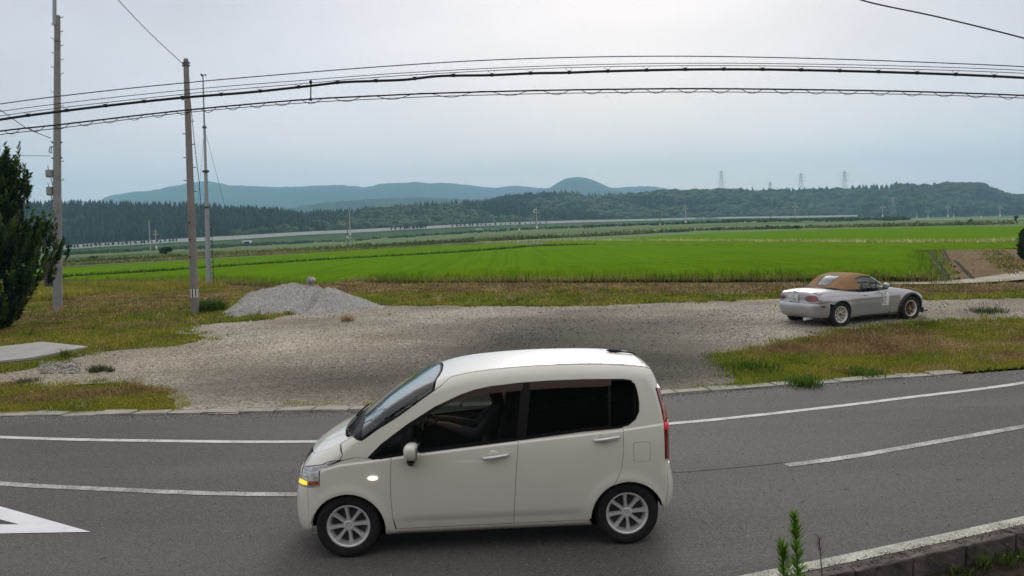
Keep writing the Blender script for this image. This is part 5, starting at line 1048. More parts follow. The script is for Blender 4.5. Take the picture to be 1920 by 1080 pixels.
for y in (-.33, .33):
    mb = MB(); mb.box((1.10, y, .50), (.50, .50, .16), bev=.06); mb.box((1.42, y, .83), (.15, .48, .62), bev=.06, ry=.20); mb.build('seat', MATS['seat_cloth'], KEI, True)
    mb = MB(); mb.box((1.515, y, 1.22), (.10, .27, .20), bev=.045, ry=.12); mb.build('headrest', MATS['seat_cloth'], KEI, True)
mb = MB(); mb.box((2.05, 0, .52), (.48, 1.2, .16), bev=.06); mb.box((2.40, 0, .82), (.16, 1.2, .56), bev=.06, ry=.2); mb.build('rear_bench', MATS['seat_cloth'], KEI, True)
# the driver, hands on the wheel
SKIN = plain('skin', (.42, .24, .165), .6, 0, .3, .05); plain('grey_shirt', (.20, .20, .21), .95, 0, .1, .15, 12); plain('dark_trousers', (.03, .03, .04), .95); plain('black_hair', (.012, .010, .009), .5)
def skinned(name, verts, edges, radii, mat, parent, sub=2, root=0):
    me = bpy.data.meshes.new(name); me.from_pydata(verts, edges, []); o = link(name, me, mat, parent); o.modifiers.new('skin', 'SKIN'); sv = me.skin_vertices[0].data
    for i, r in enumerate(radii): sv[i].radius = (r, r) if not hasattr(r, '__len__') else r
    sv[root].use_root = True; m = o.modifiers.new('sub', 'SUBSURF'); m.levels = m.render_levels = sub; return o
dv = empty('person', KEI.matrix_basis @ Vector((1.28, .33, .58)), math.atan2(axd.y, axd.x), 'driver in a grey top behind the wheel of the white car, arms reaching forward', 'person')
# local frame: x to the rear of the car, seat at the origin
v = [(0, 0, 0), (.06, 0, .20), (.10, 0, .38), (.10, 0, .50), (.095, 0, .58), (.07, 0, .66), (.05, 0, .75), (.06, 0, .80),
     (.09, -.17, .46), (-.12, -.22, .27), (-.40, -.15, .36), (-.52, -.13, .385), (.09, .17, .46), (-.12, .22, .27), (-.40, .15, .36), (-.52, .13, .385),
     (-.05, -.09, -.02), (-.42, -.11, .05), (-.66, -.10, -.26), (-.05, .09, -.02), (-.42, .11, .05), (-.66, .10, -.26)]
e_ = [(0, 1), (1, 2), (2, 3), (3, 4), (4, 5), (5, 6), (6, 7), (2, 8), (8, 9), (9, 10), (10, 11), (2, 12), (12, 13), (13, 14), (14, 15), (0, 16), (16, 17), (17, 18), (0, 19), (19, 20), (20, 21)]
rd = [(.15, .12), (.145, .11), (.16, .11), (.075, .07), (.058, .058), (.080, .085), (.088, .098), (.06, .06), .068, .050, .038, .024, .068, .050, .038, .024, .09, .072, .05, .09, .072, .05]
bd = skinned('body', v, e_, rd, SKIN, dv)
shirt = skinned('shirt', v[:4]+[v[8], v[9], (-.30, -.175, .325), v[12], v[13], (-.30, .175, .325)], [(0, 1), (1, 2), (2, 3), (2, 4), (4, 5), (5, 6), (2, 7), (7, 8), (8, 9)], [(.162, .132), (.158, .122), (.172, .122), (.078, .074), .080, .062, .052, .080, .062, .052], MATS['grey_shirt'], dv)
skinned('trousers', [v[0], v[16], v[17], v[18], v[19], v[20], v[21]], [(0, 1), (1, 2), (2, 3), (0, 4), (4, 5), (5, 6)], [(.165, .13), .102, .084, .062, .102, .084, .062], MATS['dark_trousers'], dv)
skinned('hair', [(.075, 0, .70), (.085, 0, .77), (.055, 0, .835)], [(0, 1), (1, 2)], [.085, .098, .078], MATS['black_hair'], dv)
hd = MB()
for s in (-1, 1):
    for k in range(4):                       # fingers curled round the rim
        a = -.6+k*.34; hx, hy, hz = -.60+.0, s*.155, .40; mb_ = [( -.53, s*.13, .385), (-.60, s*(.150+.0), .405-.018*k+.02), (-.655, s*.168, .40-.018*k), (-.640, s*.185, .385-.018*k)]
        hd.tube(mb_, [.012, .010, .009, .007], 7)
    hd.tube([(-.53, s*.125, .39), (-.585, s*.118, .425), (-.625, s*.135, .435)], [.013, .011, .008], 7)
hd.build('hands', SKIN, dv, True)
mb = MB(); mb.tube([(-.033, 0, .765), (-.062, 0, .735), (-.045, 0, .722)], [.008, .014, .010], 8); mb.build('nose', SKIN, dv, True)
for s in (-1, 1): mb = MB(); mb.tube([(.065, s*.082, .765), (.075, s*.098, .745), (.068, s*.086, .715)], [.012, .016, .010], 8); mb.build('ear', SKIN, dv, True)
# ------------------------------------------------------------------ the silver open two-seater with its brown hood up, parked on the gravel
B2, B3 = roadster_body(), softtop_body(); SP = 'silver_paint'
ra_, fb_ = gp(1583, 613), gp(1710, 599); hd_ = (fb_-ra_).normalized(); hd_.z = 0
side_n = Vector((hd_.y, -hd_.x, 0))                                     # towards the viewer: the car's right side
CAR = empty('roadster', fb_ - side_n*.80 - hd_*.02, math.atan2(-hd_.y, -hd_.x), 'silver two-seat roadster with brown soft top and bronze front wheels, parked on gravel', 'car')
CAR.location.z = float(ground(CAR.location.x+.6, CAR.location.y-.3))-.045; CAR.scale = (1.01, .94, 1.01)
plain('soft_top', (.30, .175, .095), .95, 0, .15, .10, 5, .1); plain('gunmetal_bronze', (.24, .165, .085), .35, .8); plain('pale_alloy', (.78, .74, .66), .4, .35); plain('plate_green', (.05, .16, .09), .5); plain('cabin_grey', (.16, .16, .16), .8)
m_glass('roadster_glass', (.88, .95, .90)); b = NB('rear_screen'); b.set(color=(.17, .19, .21), rough=.30, spec=.4); t = b.n('ShaderNodeBsdfTransparent'); t.inputs[0].default_value = (.8, .85, .88, 1); m = b.n('ShaderNodeMixShader'); m.inputs[0].default_value = .35; b.l(b.p.outputs[0], m.inputs[1]); b.l(t.outputs[0], m.inputs[2]); b.l(m.outputs[0], b.out.inputs[0]); m_lens('lamp_cherry', (.34, .004, .014)); m_lens('lamp_smoke', (.12, .03, .025))  # sky reflection on the hazed plastic is put into its grey-blue base colour
S2 = lambda q: B2.side(q, 1)
xs2 = np.linspace(-.60, 2.93, 90)
def rail2(t):
    lo = np.full(len(xs2), .45); hi = np.array([max(z for z in np.linspace(.45, .95, 300) if B2.F(np.array([[x, 0., z]]))[0] < 0) for x in xs2])-.002
    for _ in range(22):
        m = (lo+hi)/2; p = S2(np.stack([xs2, m], 1)); up = np.abs(B2.normal(p)[:, 1]) > t; lo = np.where(up, m, lo); hi = np.where(up, hi, m)
    return np.convolve(np.pad(lo, 3, mode='edge'), np.ones(7)/7, 'valid')
z2 = rail2(.5); zr2 = lambda x: np.interp(x, xs2, z2); y2 = S2(np.stack([xs2, z2], 1))[:, 1]; yr2 = lambda x: np.interp(x, xs2, y2)
fa2 = arc(0, .31, .345, 186, -20); ra2 = arc(2.265, .31, .325, 200, -16)
top = lambda a, b, n=14: [(x, float(zr2(x))) for x in np.linspace(a, b, n)]
wing = [(-.46, .56), (-.44, .40)] + fa2[3:] + [(.40, .185), (.66, .185), (.655, .30), (.64, .60), (.66, float(zr2(.66)))] + top(.66, -.50)
door = rounded([(.66, .235), (.64, .60), (.66, .70), (.66, float(zr2(.66)))], 0)
door = [(.70, .235), (.655, .32), (.640, .60), (.66, float(zr2(.66)))] + top(.66, 1.665)[1:] + [(1.66, .60), (1.64, .42), (1.60, .30), (1.53, .235)]
sill2 = [(.66, .175), (.66, .232), (1.94, .232), (1.95, .175)]
quart = [(1.53, .235), (1.60, .30), (1.64, .42), (1.66, .60), (1.665, float(zr2(1.665)))] + top(1.665, 2.95)[1:] + [(2.95, .62), (2.62, .595), (2.60, .56)] + [p for p in ra2[::-1][2:]] + [(1.93, .235)]
quart = [(1.53, .237), (1.60, .30), (1.64, .42), (1.66, .60), (1.665, float(zr2(1.665)))] + top(1.665, 2.80)[1:] + [(2.82, .60), (2.63, .590)] + ra2[::-1][5:] + [(1.93, .237)]
for nm, pl in (('front_wing', wing), ('door', door), ('sill', sill2), ('rear_wing', quart)): panel(nm, B2, pl, S2, SP, CAR, .04, mirror=True)
panel('wing_backing', B2, [(2.59, .60), (2.86, .60), (2.80, float(zr2(2.8))-.004), (2.6, float(zr2(2.6))-.03)], S2, SP, CAR, .03, off=-.005, gap=0, rim=False, mirror=True); panel('bumper_backing', B2, [(2.592, .36), (2.70, .36), (2.72, .63), (2.60, .63), (2.585, .50)], S2, SP, CAR, .03, off=-.006, gap=0, rim=False, mirror=True)
T2 = lambda q: B2.top(q, .40)
sym = lambda half: half + [(x, -y) for x, y in half[::-1]]
panel('bonnet', B2, sym([(-.55, 0), (-.53, .30), (-.46, float(yr2(-.46))-.10)] + [(x, float(yr2(x))-.002) for x in np.linspace(-.40, .62, 14)] + [(.66, .60), (.60, .3), (.585, 0)]), T2, SP, CAR, .05)
deck = [(2.20, 0), (2.19, .25), (2.12, .45), (1.95, .60), (1.70, .70), (1.665, float(yr2(1.665))-.002)] + [(x, float(yr2(x))-.002) for x in np.linspace(1.70, 2.80, 18)] + [(2.835, .52), (2.89, .36), (2.925, .2), (2.93, 0)]
boot = [(2.34, .0), (2.33, .40), (2.38, .50), (2.6, .51), (2.80, .44), (2.87, .32), (2.90, .18), (2.907, 0)]
panel('rear_deck', B2, sym(deck), T2, SP, CAR, .05, holes=[sym(boot)]); panel('boot_lid', B2, sym(boot), T2, SP, CAR, .05, gap=.004)
# tail: fascia, lamps, number plate, bumper
C2 = 1.9; Y2 = lambda q: B2.cyl(q, C2)
def rq(x, z): p = S2(np.array([[x, z]]))[0]; return (math.atan2(p[1], p[0]-C2), z)
sy = lambda half: half + [(-a, z) for a, z in half[::-1]]
def tcyl2(x, y): p = T2(np.array([[x, y]]))[0]; return (math.atan2(p[1], p[0]-C2), p[2])
oval = lambda a, z, ra, rz, n=22: [(a+ra*math.cos(t), z+rz*math.sin(t)*(1+.12*math.cos(t))) for t in np.linspace(0, 2*math.pi, n, endpoint=False)]
lampR = oval(.475, .700, .160, .082); fas = [(0, .607), (.25, .605), (.45, .602), rq(2.70, .598), rq(2.82, .602), rq(2.80, float(zr2(2.80)))] + [tcyl2(*p) for p in [(2.835, .52), (2.89, .36), (2.925, .2), (2.93, 0)]]
panel('tail_panel', B2, sy(fas), Y2, SP, CAR, .03, holes=[lampR, [(-a, z) for a, z in lampR[::-1]]])
for f in (lambda p: p, lambda p: [(-a, z) for a, z in p[::-1]]):
    o = panel('tail_lamp', B2, f(lampR), Y2, 'lamp_cherry', CAR, .02, off=.010, gap=.001); panel('lamp_roundel', B2, f(oval(.43, .70, .055, .050)), Y2, 'lamp_smoke', o, .02, off=.014, gap=0); panel('lamp_roundel', B2, f(oval(.55, .70, .050, .046)), Y2, 'lamp_red', o, .02, off=.014, gap=0)
bmp = [(0, .602), (.25, .600), (.45, .597), rq(2.63, .585), rq(2.595, .50), rq(2.585, .40), rq(2.58, .30), rq(2.62, .24), (.40, .235), (0, .245)]
panel('rear_bumper', B2, sy(bmp), Y2, SP, CAR, .035)
mkr = [rq(2.70, .50), rq(2.80, .505), rq(2.81, .525), rq(2.79, .54), rq(2.71, .535)]
panel('side_marker', B2, mkr, Y2, 'lamp_smoke', CAR, .02, off=.006, gap=0)
pl = bpy.data.objects.new('number_plate', None); C.objects.link(pl); pl.parent = CAR; pl.location = (3.015, .0, .700); pl.rotation_euler = (0, 0, 0)
mb = MB(); mb.box((0, 0, 0), (.014, .330, .165), bev=.006); mb.build('plate_board', MATS['white_plate'], pl)
def glyph(text, w, h, t):
    seg = {'4': 'bcfg', '7': 'abc', '5': 'acdfg', '-': 'g', '.': 'p'}; mb = MB(); x = 0
    S = {'a': ((.5, 1), (1, 0)), 'd': ((.5, 0), (1, 0)), 'g': ((.5, .5), (1, 0)), 'b': ((1, .75), (0, .5)), 'c': ((1, .25), (0, .5)), 'f': ((0, .75), (0, .5)), 'e': ((0, .25), (0, .5))}
    for ch in text:
        if ch == '-': mb.box((0, x+w*.3, h*.5), (.003, w*.4, t)); x += w*.9; continue
        for s_ in seg[ch]: (cx, cz), (sx, sz) = S[s_]; mb.box((0, x+cx*w, cz*h), (.003, sx*w+t if sx else t, sz*h+t if sz else t))
        x += w*1.65
    return mb
o = glyph('47-45', .034, .066, .012).build('plate_digits', MATS['plate_green'], pl); o.location = (.0085, -.125, -.062); tag(o, 'green digits 47-45')
mb = MB(); [mb.box((0, y, 0), (.003, .02, .022)) for y in (-.05, -.015, .02, .055)]; o = mb.build('plate_heading', MATS['plate_green'], pl); o.location = (.0085, 0, .052)
mb = MB(); mb.tube([(2.955, -.075, .850), (2.965, 0, .855), (2.955, .075, .850)], [.006, .014, .006], 8); mb.build('boot_badge', MATS['black_trim'], CAR, True)
mb = MB(); mb.tube([(2.65, .42, .235), (2.9, .42, .225), (3.05, .42, .222)], [.035, .035, .038], 14); mb.build('exhaust', MATS['alloy'], CAR, True); mb = MB(); mb.tube([(2.72, .15, .24), (2.72, .52, .24)], .085, 14); mb.build('silencer', MATS['rim_shadow'], CAR, True)
# nose
C1 = .35; Y1 = lambda q: B2.cyl(q, C1)
def fq(x, z): p = S2(np.array([[x, z]]))[0]; return (math.atan2(p[1], p[0]-C1), z)
def tcy1(x, y): p = T2(np.array([[x, y]]))[0]; return (math.atan2(p[1], p[0]-C1), p[2])
nose = [fq(-.46, .56), fq(-.44, .40), fq(-.36, .26), (2.55, .19), (math.pi, .185)]; up = [(math.pi, tcy1(-.555, 0)[1])] + [tcy1(*p) for p in [(-.535, .30), (-.47, float(yr2(-.46))-.10), (-.40, float(yr2(-.40))-.004)]] + [fq(-.50, float(zr2(-.50)))]
full = up[::1] + nose; full = full + [(2*math.pi-a, z) for a, z in full[::-1] if abs(a-math.pi) > 1e-6]
panel('front_bumper', B2, full, Y1, SP, CAR, .04)
panel('headlamp', B2, [(2.45, .60), (2.72, .60), (2.74, .655), (2.5, .67)], Y1, 'lamp_clear', CAR, .03, off=.004); panel('headlamp', B2, [(2*math.pi-a, z) for a, z in [(2.45, .60), (2.72, .60), (2.74, .655), (2.5, .67)]][::-1], Y1, 'lamp_clear', CAR, .03, off=.004)
mb = MB(); mb.box((-.50, 0, .200), (.42, 1.44, .025), bev=.008); mb.box((-.52, .70, .235), (.10, .05, .12), bev=.012); mb.build('front_splitter', MATS['black_trim'], CAR)
# black arch flares over the front wheels
for s in (-1, 1):
    a = np.linspace(-.35, math.pi+.15, 30); P = S2(np.array([(.36*math.cos(t), .31+.36*math.sin(t)) for t in a])); V = []
    for t, p in zip(a, P):
        for r_, d in ((.345, .014), (.350, .045), (.385, .036), (.402, .004)): V.append((r_*math.cos(t), s*(p[1]+d), .31+r_*math.sin(t)))
    F = [(i*4+j, i*4+j+1, (i+1)*4+j+1, (i+1)*4+j) for i in range(29) for j in range(3)]; mb = MB(); mb.add(V, F); mb.build('arch_flare', MATS['black_rubber'], CAR, True)
# soft top, windows
Z0 = .80; R3 = lambda q: B3.roll(q, Z0)
def ph(x, z): p = B3.side(np.array([[x, z]]), 1)[0]; return (x, math.atan2(p[2]-Z0, p[1]))
mir = lambda poly: [(x, math.pi-a) for x, a in poly][::-1]
sw = [ph(.80, .915), ph(.90, 1.01), ph(1.02, 1.095), ph(1.12, 1.135), ph(1.30, 1.155), ph(1.48, 1.145), ph(1.60, 1.105), ph(1.58, 1.02), ph(1.55, .885), ph(1.2, .880), ph(.82, .885)]
rw = rounded([(1.80, 1.12), (1.80, math.pi-1.12), (2.16, math.pi-.86), (2.16, .86)], [.05]*4)
rw = [(x, a) for x, a in rounded([(1.74, .98), (1.74, math.pi-.98), (2.16, math.pi-.72), (2.16, .72)], .10, 6)]
front = [(1.06, .62), (1.075, .9), (1.085, 1.2), (1.09, math.pi/2)]; front = front + [(x, math.pi-a) for x, a in front[:-1][::-1]]
back = [ph(1.50, .86), ph(1.8, .855), ph(2.0, .86), ph(2.12, .862), (2.20, .30), (2.235, .7), (2.245, 1.1), (2.248, math.pi/2)]; back = back[:3]+[(2.10, .13), (2.17, .20), (2.215, .38), (2.238, .75), (2.246, 1.15), (2.248, math.pi/2)]; backm = [(x, math.pi-a) for x, a in back[::-1]]
cov = [(1.075, .86), (1.085, 1.2), (1.09, math.pi/2), (1.085, math.pi-1.2), (1.075, math.pi-.86)]
topp = [ph(1.06, 1.128), (1.075, 1.0), (1.088, 1.3), (1.09, math.pi/2), (1.088, math.pi-1.3), (1.075, math.pi-1.0)] + mir([ph(1.06, 1.128)])
winedge = [ph(1.12, 1.142), ph(1.30, 1.163), ph(1.48, 1.153), ph(1.607, 1.112), ph(1.588, 1.02), ph(1.558, .872)]
topp = topp + mir(winedge)[::-1] + backm[::-1] + back[::-1] + winedge[::-1]
panel('soft_top', B3, topp, R3, 'soft_top', CAR, .045, holes=[rw], thick=.012)
panel('rear_screen', B3, rw, R3, 'rear_screen', CAR, .05, gap=-.005, off=-.006, rim=False)
ring = [(x, a) for x, a in rounded([(1.725, .95), (1.725, math.pi-.95), (2.178, math.pi-.68), (2.178, .68)], .11, 6)]; panel('screen_seal', B3, ring, R3, 'black_rubber', CAR, .05, holes=[rounded([(1.755, 1.0), (1.755, math.pi-1.0), (2.145, math.pi-.75), (2.145, .75)], .09, 6)], off=.003, gap=0)
P = R3(np.array(back[:3]+[(2.10, .13), (2.17, .20), (2.215, .38), (2.238, .75), (2.248, math.pi/2)])); P = np.vstack([P, (P*np.array([1, -1, 1]))[::-1][1:]]); mb = MB(); mb.tube([tuple(p+np.array([.012, 0, -.004])) for p in P], .020, 8); mb.build('hood_seal', MATS['black_rubber'], CAR, True)
for f in (lambda p: p, mir):
    panel('side_window', B3, f([ph(.955, 1.045), ph(1.02, 1.090), ph(1.12, 1.132), ph(1.30, 1.152), ph(1.48, 1.142), ph(1.598, 1.102), ph(1.575, 1.02), ph(1.545, .875), ph(1.06, .875)]), R3, 'roadster_glass', CAR, .06, off=-.006, gap=0, rim=False)
    panel('quarter_light', B3, f([ph(.79, .905), ph(.93, 1.028), ph(1.035, .875), ph(.80, .875)]), R3, 'roadster_glass', CAR, .06, off=-.006, gap=0, rim=False)
    panel('quarter_frame', B3, f([ph(.93, 1.03), ph(.955, 1.045), ph(1.062, .870), ph(1.035, .870)]), R3, 'black_trim', CAR, .04, gap=0, off=.002)
    panel('window_seal', B3, f([ph(1.06, 1.122), ph(1.12, 1.145), ph(1.30, 1.166), ph(1.48, 1.156), ph(1.612, 1.112), ph(1.60, 1.10), ph(1.48, 1.140), ph(1.30, 1.150), ph(1.12, 1.130)]), R3, 'black_trim', CAR, .04, gap=0, off=.006)
    panel('windscreen_pillar', B3, f([ph(.66, .875), ph(.80, .985), ph(.93, 1.072), ph(1.06, 1.132), (1.07, .80), (1.02, .80), (.90, .70), (.78, .52), (.70, .30), ph(.80, .90), ph(.93, 1.03), ph(1.06, 1.10), ph(.99, 1.06)][:4] + [ph(1.09, 1.120), ph(.955, 1.040), ph(.80, .925), ph(.76, .872)]), R3, SP, CAR, .04, gap=0, off=.006)
wsc = [ph(.70, .915), ph(.82, 1.008), ph(.94, 1.085), ph(1.05, 1.135), (1.07, 1.0), (1.085, 1.3), (1.088, math.pi/2)]; wbase = [(.60, math.pi/2), (.605, 1.2), (.625, .8), (.66, .45)]
panel('windscreen', B3, wsc + mir(wsc[:-1]) + [(x, math.pi-a) for x, a in wbase[:0:-1]][::1] + wbase, R3, 'roadster_glass', CAR, .06, gap=0, off=-.004, rim=False)
# mirrors, handle, sticker, aerial
for s in (-1, 1):
    bm = bmesh.new(); bmesh.ops.create_uvsphere(bm, u_segments=18, v_segments=12, radius=1)
    for v in bm.verts: x, y, z = v.co; f = lambda t: math.copysign(abs(t)**.75, t); v.co = Vector((f(x)*.055, f(y)*.090, f(z)*.062))
    me = bpy.data.meshes.new('mirror'); bm.to_mesh(me); bm.free(); me.polygons.foreach_set('use_smooth', np.ones(len(me.polygons), bool)); o = link('mirror', me, MATS[SP], CAR); o.location = (.86, s*.875, .925)
    mb = MB(); mb.tube([(.84, s*.765, .870), (.86, s*.83, .900)], [.03, .024], 8); mb.build('mirror_stalk', MATS['black_trim'], CAR, True)
    h_ = S2(np.array([[1.40, .725], [1.47, .727], [1.54, .728]])); mb = MB(); mb.tube([(p[0], s*(p[1]+.012), p[2]) for p in h_], [.014, .018, .014], 8); mb.build('door_handle', MATS['chrome'], CAR, True)
b = NB('sticker_print'); v = b.voro(75, vec=b.obj(), out='Color'); sc_ = b.n('ShaderNodeSeparateColor'); b.l(v, sc_.inputs[0]); n = b.noise(3.5, 2, .5, vec=b.obj()); k = b.math('MULTIPLY', b.math('GREATER_THAN', sc_.outputs[0], .62), b.math('GREATER_THAN', n, .46)); b.set(color=b.mix(k, (.72, .72, .71), (.05, .05, .05)), rough=.5)
st = panel('door_sticker', B2, [(.72, .430), (.96, .440), (.96, .800), (.72, .795)], S2, 'sticker_print', CAR, .04, gap=0, off=.003, thick=.002); tag(st, 'white printed sticker with black marks on the door')
rp_ = S2(np.array([[.40, .60]]))[0]; mb = MB(); mb.tube([(rp_[0]-.03, rp_[1]+.002, .60), (rp_[0]+.03, rp_[1]+.002, .60)], .014, 8); mb.build('side_repeater', MATS['lamp_orange'], CAR, True)
mb = MB(); mb.box((1.15, 0, .22), (2.6, 1.42, .07)); mb.box((1.13, 0, .26), (1.5, 1.5, .08)); mb.build('underbody', MATS['matt_black'], CAR)
arch_liner(CAR, 0, .795, .350, .31, .30); arch_liner(CAR, 2.265, .80, .330, .31, .30)
for s in (-1, 1):
    w1 = wheel(CAR, 0, s*(.845-.10), s, R=.312, rim=.192, width=.205, spokes=8, mat='gunmetal_bronze', hubmat='gunmetal_bronze', style='rally', lipmat='pale_alloy')
    w2 = wheel(CAR, 2.265, s*(.840-.0975), s, R=.305, rim=.192, width=.195, spokes=10, mat='pale_alloy', hubmat='rim_shadow', style='rally')
tub = panel('cabin_lining', B2, [(.70, .28), (.70, float(zr2(.7))-.02), (1.66, float(zr2(1.66))-.02), (1.66, .30)], S2, 'cabin_grey', CAR, .1, off=-.06, gap=0, rim=False, mirror=True)
mb = MB(); mb.box((1.72, 0, .62), (.06, 1.4, .55)); mb.box((.78, 0, .76), (.24, 1.30, .20), bev=.05); mb.build('dashboard', MATS['cabin_grey'], CAR)
for y in (-.34, .34): mb = MB(); mb.box((1.22, y, .42), (.48, .46, .14), bev=.05); mb.box((1.50, y, .70), (.14, .44, .60), bev=.05, ry=.22); mb.box((1.58, y, 1.02), (.08, .24, .15), bev=.03, ry=.15); mb.build('seat', MATS['cabin_dark'], CAR, True)
mb = MB(); pts = [(.98+.05*math.sin(a), .34+.17*math.cos(a), .84+.165*math.sin(a)) for a in np.linspace(0, 2*math.pi, 24)]; mb.tube(pts, .014, 8); mb.tube([(.86, .34, .80), (.98, .34, .84)], .03, 8); mb.build('steering_wheel', MATS['black_trim'], CAR, True)
# ------------------------------------------------------------------ utility poles, weather mast
def sub(parent, o): o.parent = parent; return o
def lean_pole(base_px, top_px, D=None):
    b = gp(*base_px); D = b.y; t = dp(top_px[0], top_px[1], D); return b, t, D/FPX
b, t, s = lean_pole((107, 581), (107.5, 29)); L = t-b
POLE = empty('utility_pole', b, 0, 'tall grey concrete utility pole with two small grey boxes, beside the juniper', 'pole')
mb = MB(); mb.tube([Vector((0, 0, -.4))-L*.02, L*.33, L*.66, L], [8.6*s, 7.4*s, 6.2*s, 5.1*s], 20); mb.build('pole', MATS['pole_concrete'], POLE, True)
mb = MB(); mb.tube([L*.965+Vector((-.05, -.1, 0)), L*1.10+Vector((-.05, -.1, 0))], 3.6*s, 10); mb.build('top_pipe', MATS['grey_steel'], POLE, True)
rad = lambda k: (8.6-3.5*k)*s
for row in (99, 145, 189, 237, 275, 352, 78): k = (581-row)/552; mb = MB(); mb.tube([L*k, L*k+Vector((0, 0, 1.6*s))], rad(k)*1.06, 18); mb.build('steel_band', MATS['grey_steel'] if row != 78 else MATS['dark_steel'], POLE)
for i, row in enumerate(list(range(20, 150, 13))+[170, 197, 263, 300, 320, 335]):
    k = (581-row)/552
    if k > 1: continue
    sd = 1 if i % 2 else -1; mb = MB(); mb.tube([L*k+Vector((sd*rad(k)*.8, 0, 0)), L*k+Vector((sd*(rad(k)+5*s), 0, .01)), L*k+Vector((sd*(rad(k)+5.2*s), 0, .06))], .012, 6); mb.build('step_bolt', MATS['dark_steel'], POLE)
plain('box_grey', (.24, .26, .25), .6, .1)
for row, w_, h_ in ((322, 13, 14), (355, 11, 16)):
    k = (581-row)/552; c = L*k+Vector((-rad(k)-w_*s*.36, -.06, 0)); mb = MB(); mb.box(c, (w_*s, .20, h_*s), bev=.02); o = mb.build('control_box', MATS['box_grey'], POLE); mb = MB(); mb.box(c+Vector((0, -.11, 0)), (w_*s*.8, .02, h_*s*.8), bev=.004); mb.build('box_lid', MATS['box_grey'], o)
    mb = MB(); mb.tube([c+Vector((.02, 0, -h_*s/2)), c+Vector((.05, 0, -h_*s/2-10*s)), L*(k-.05)+Vector((-rad(k)*.9, 0, 0))], .016, 6); mb.build('conduit', MATS['dark_steel'], o)
    mb = MB(); mb.tube([c+Vector((-.05, 0, h_*s/2)), c+Vector((-.07, 0, h_*s/2+8*s))], .012, 6); mb.build('stub', MATS['dark_steel'], o)
k = (581-510)/552; c = L*k+Vector((-rad(k)-.13, -.05, 0)); mb = MB(); mb.tube([c+Vector((0, 0, -.5)), c+Vector((0, 0, .18))], .17, 14); mb.tube([c+Vector((.02, 0, .2)), c+Vector((.06, 0, .60))], .09, 10); mb.build('cable_drum', MATS['dark_steel'], POLE, True)
k = (581-277)/552
for dx in (5, 9): mb = MB(); mb.tube([L*k+Vector((-rad(k), 0, .12)), L*k+Vector((-rad(k)-dx*s*.7, 0, .10)), L*k+Vector((-rad(k)-dx*s, 0, -.08)), L*k+Vector((-rad(k)-dx*s*.6, 0, -.14))], .017, 6); mb.build('hook', MATS['dark_steel'], POLE)
for row in (264, 293): k = (581-row)/552; mb = MB(); mb.tube([L*k+Vector((-rad(k)*1.5, 0, 0)), L*k+Vector((rad(k)*1.35, 0, 0))], .03, 8); mb.build('clamp', MATS['dark_steel'], POLE)

b, t, s = lean_pole((365.5, 586), (348.5, 110)); L = t-b
POLE2 = empty('utility_pole', b, 0, 'brownish concrete pole with a striped plate near its foot, beside the gravel heap', 'pole')
r0, r1 = 7.9*s, 4.8*s; mb = MB(); mb.tube([Vector((0, 0, -.4)), L*.33, L*.66, L*.985, L], [r0, r0+(r1-r0)*.33, r0+(r1-r0)*.66, r1, r1*.8], 20); mb.build('pole', MATS['brown_pole'], POLE2, True, 50)
rad2 = lambda k: r0+(r1-r0)*k
mb = MB(); k = (586-549)/476; mb.tube([L*(k-.015), L*(k+.016)], rad2(k)*1.03, 20, cap=False); mb.build('plate_backing', MATS['black_rubber'], POLE2, True)
for i in range(9):
    a = 2*math.pi*i/9+.15; mb = MB(); R_ = rad2(k)*1.045; w2 = .19
    v = [L*kk+Vector((R_*math.cos(a+d), R_*math.sin(a+d), 0)) for kk in (k-.0165, k+.0165) for d in (-w2, 0, w2)]; mb.add(v, [(0, 1, 4, 3), (1, 2, 5, 4)]); mb.build('white_stripe', MATS['white_plate'], POLE2)
for row in (119, 124): k = (586-row)/476; mb = MB(); mb.tube([L*k, L*k+Vector((0, 0, .045))], rad2(k)*1.12, 18); mb.tube([L*k+Vector((-rad2(k)*1.5, 0, .02)), L*k+Vector((rad2(k)*1.5, 0, .02))], .025, 6); mb.build('steel_band', MATS['dark_steel'], POLE2)
for i, row in enumerate((226, 249, 269, 293, 312, 336, 357, 186)):
    k = (586-row)/476; sd = 1 if i % 2 == 0 else -1; mb = MB(); mb.tube([L*k+Vector((sd*rad2(k)*.8, 0, 0)), L*k+Vector((sd*(rad2(k)+6*s), 0, .012))], .013, 6); mb.build('step_bolt', MATS['dark_steel'], POLE2)
for row in (415, 447, 480): k = (586-row)/476; mb = MB(); mb.tube([L*k+Vector((-.04, -rad2(k)*1.01, 0)), L*k+Vector((-.04, -rad2(k)*.9, 0))], .03, 8); mb.build('bolt_hole', MATS['matt_black'], POLE2)
P2TOP = b+L*.97

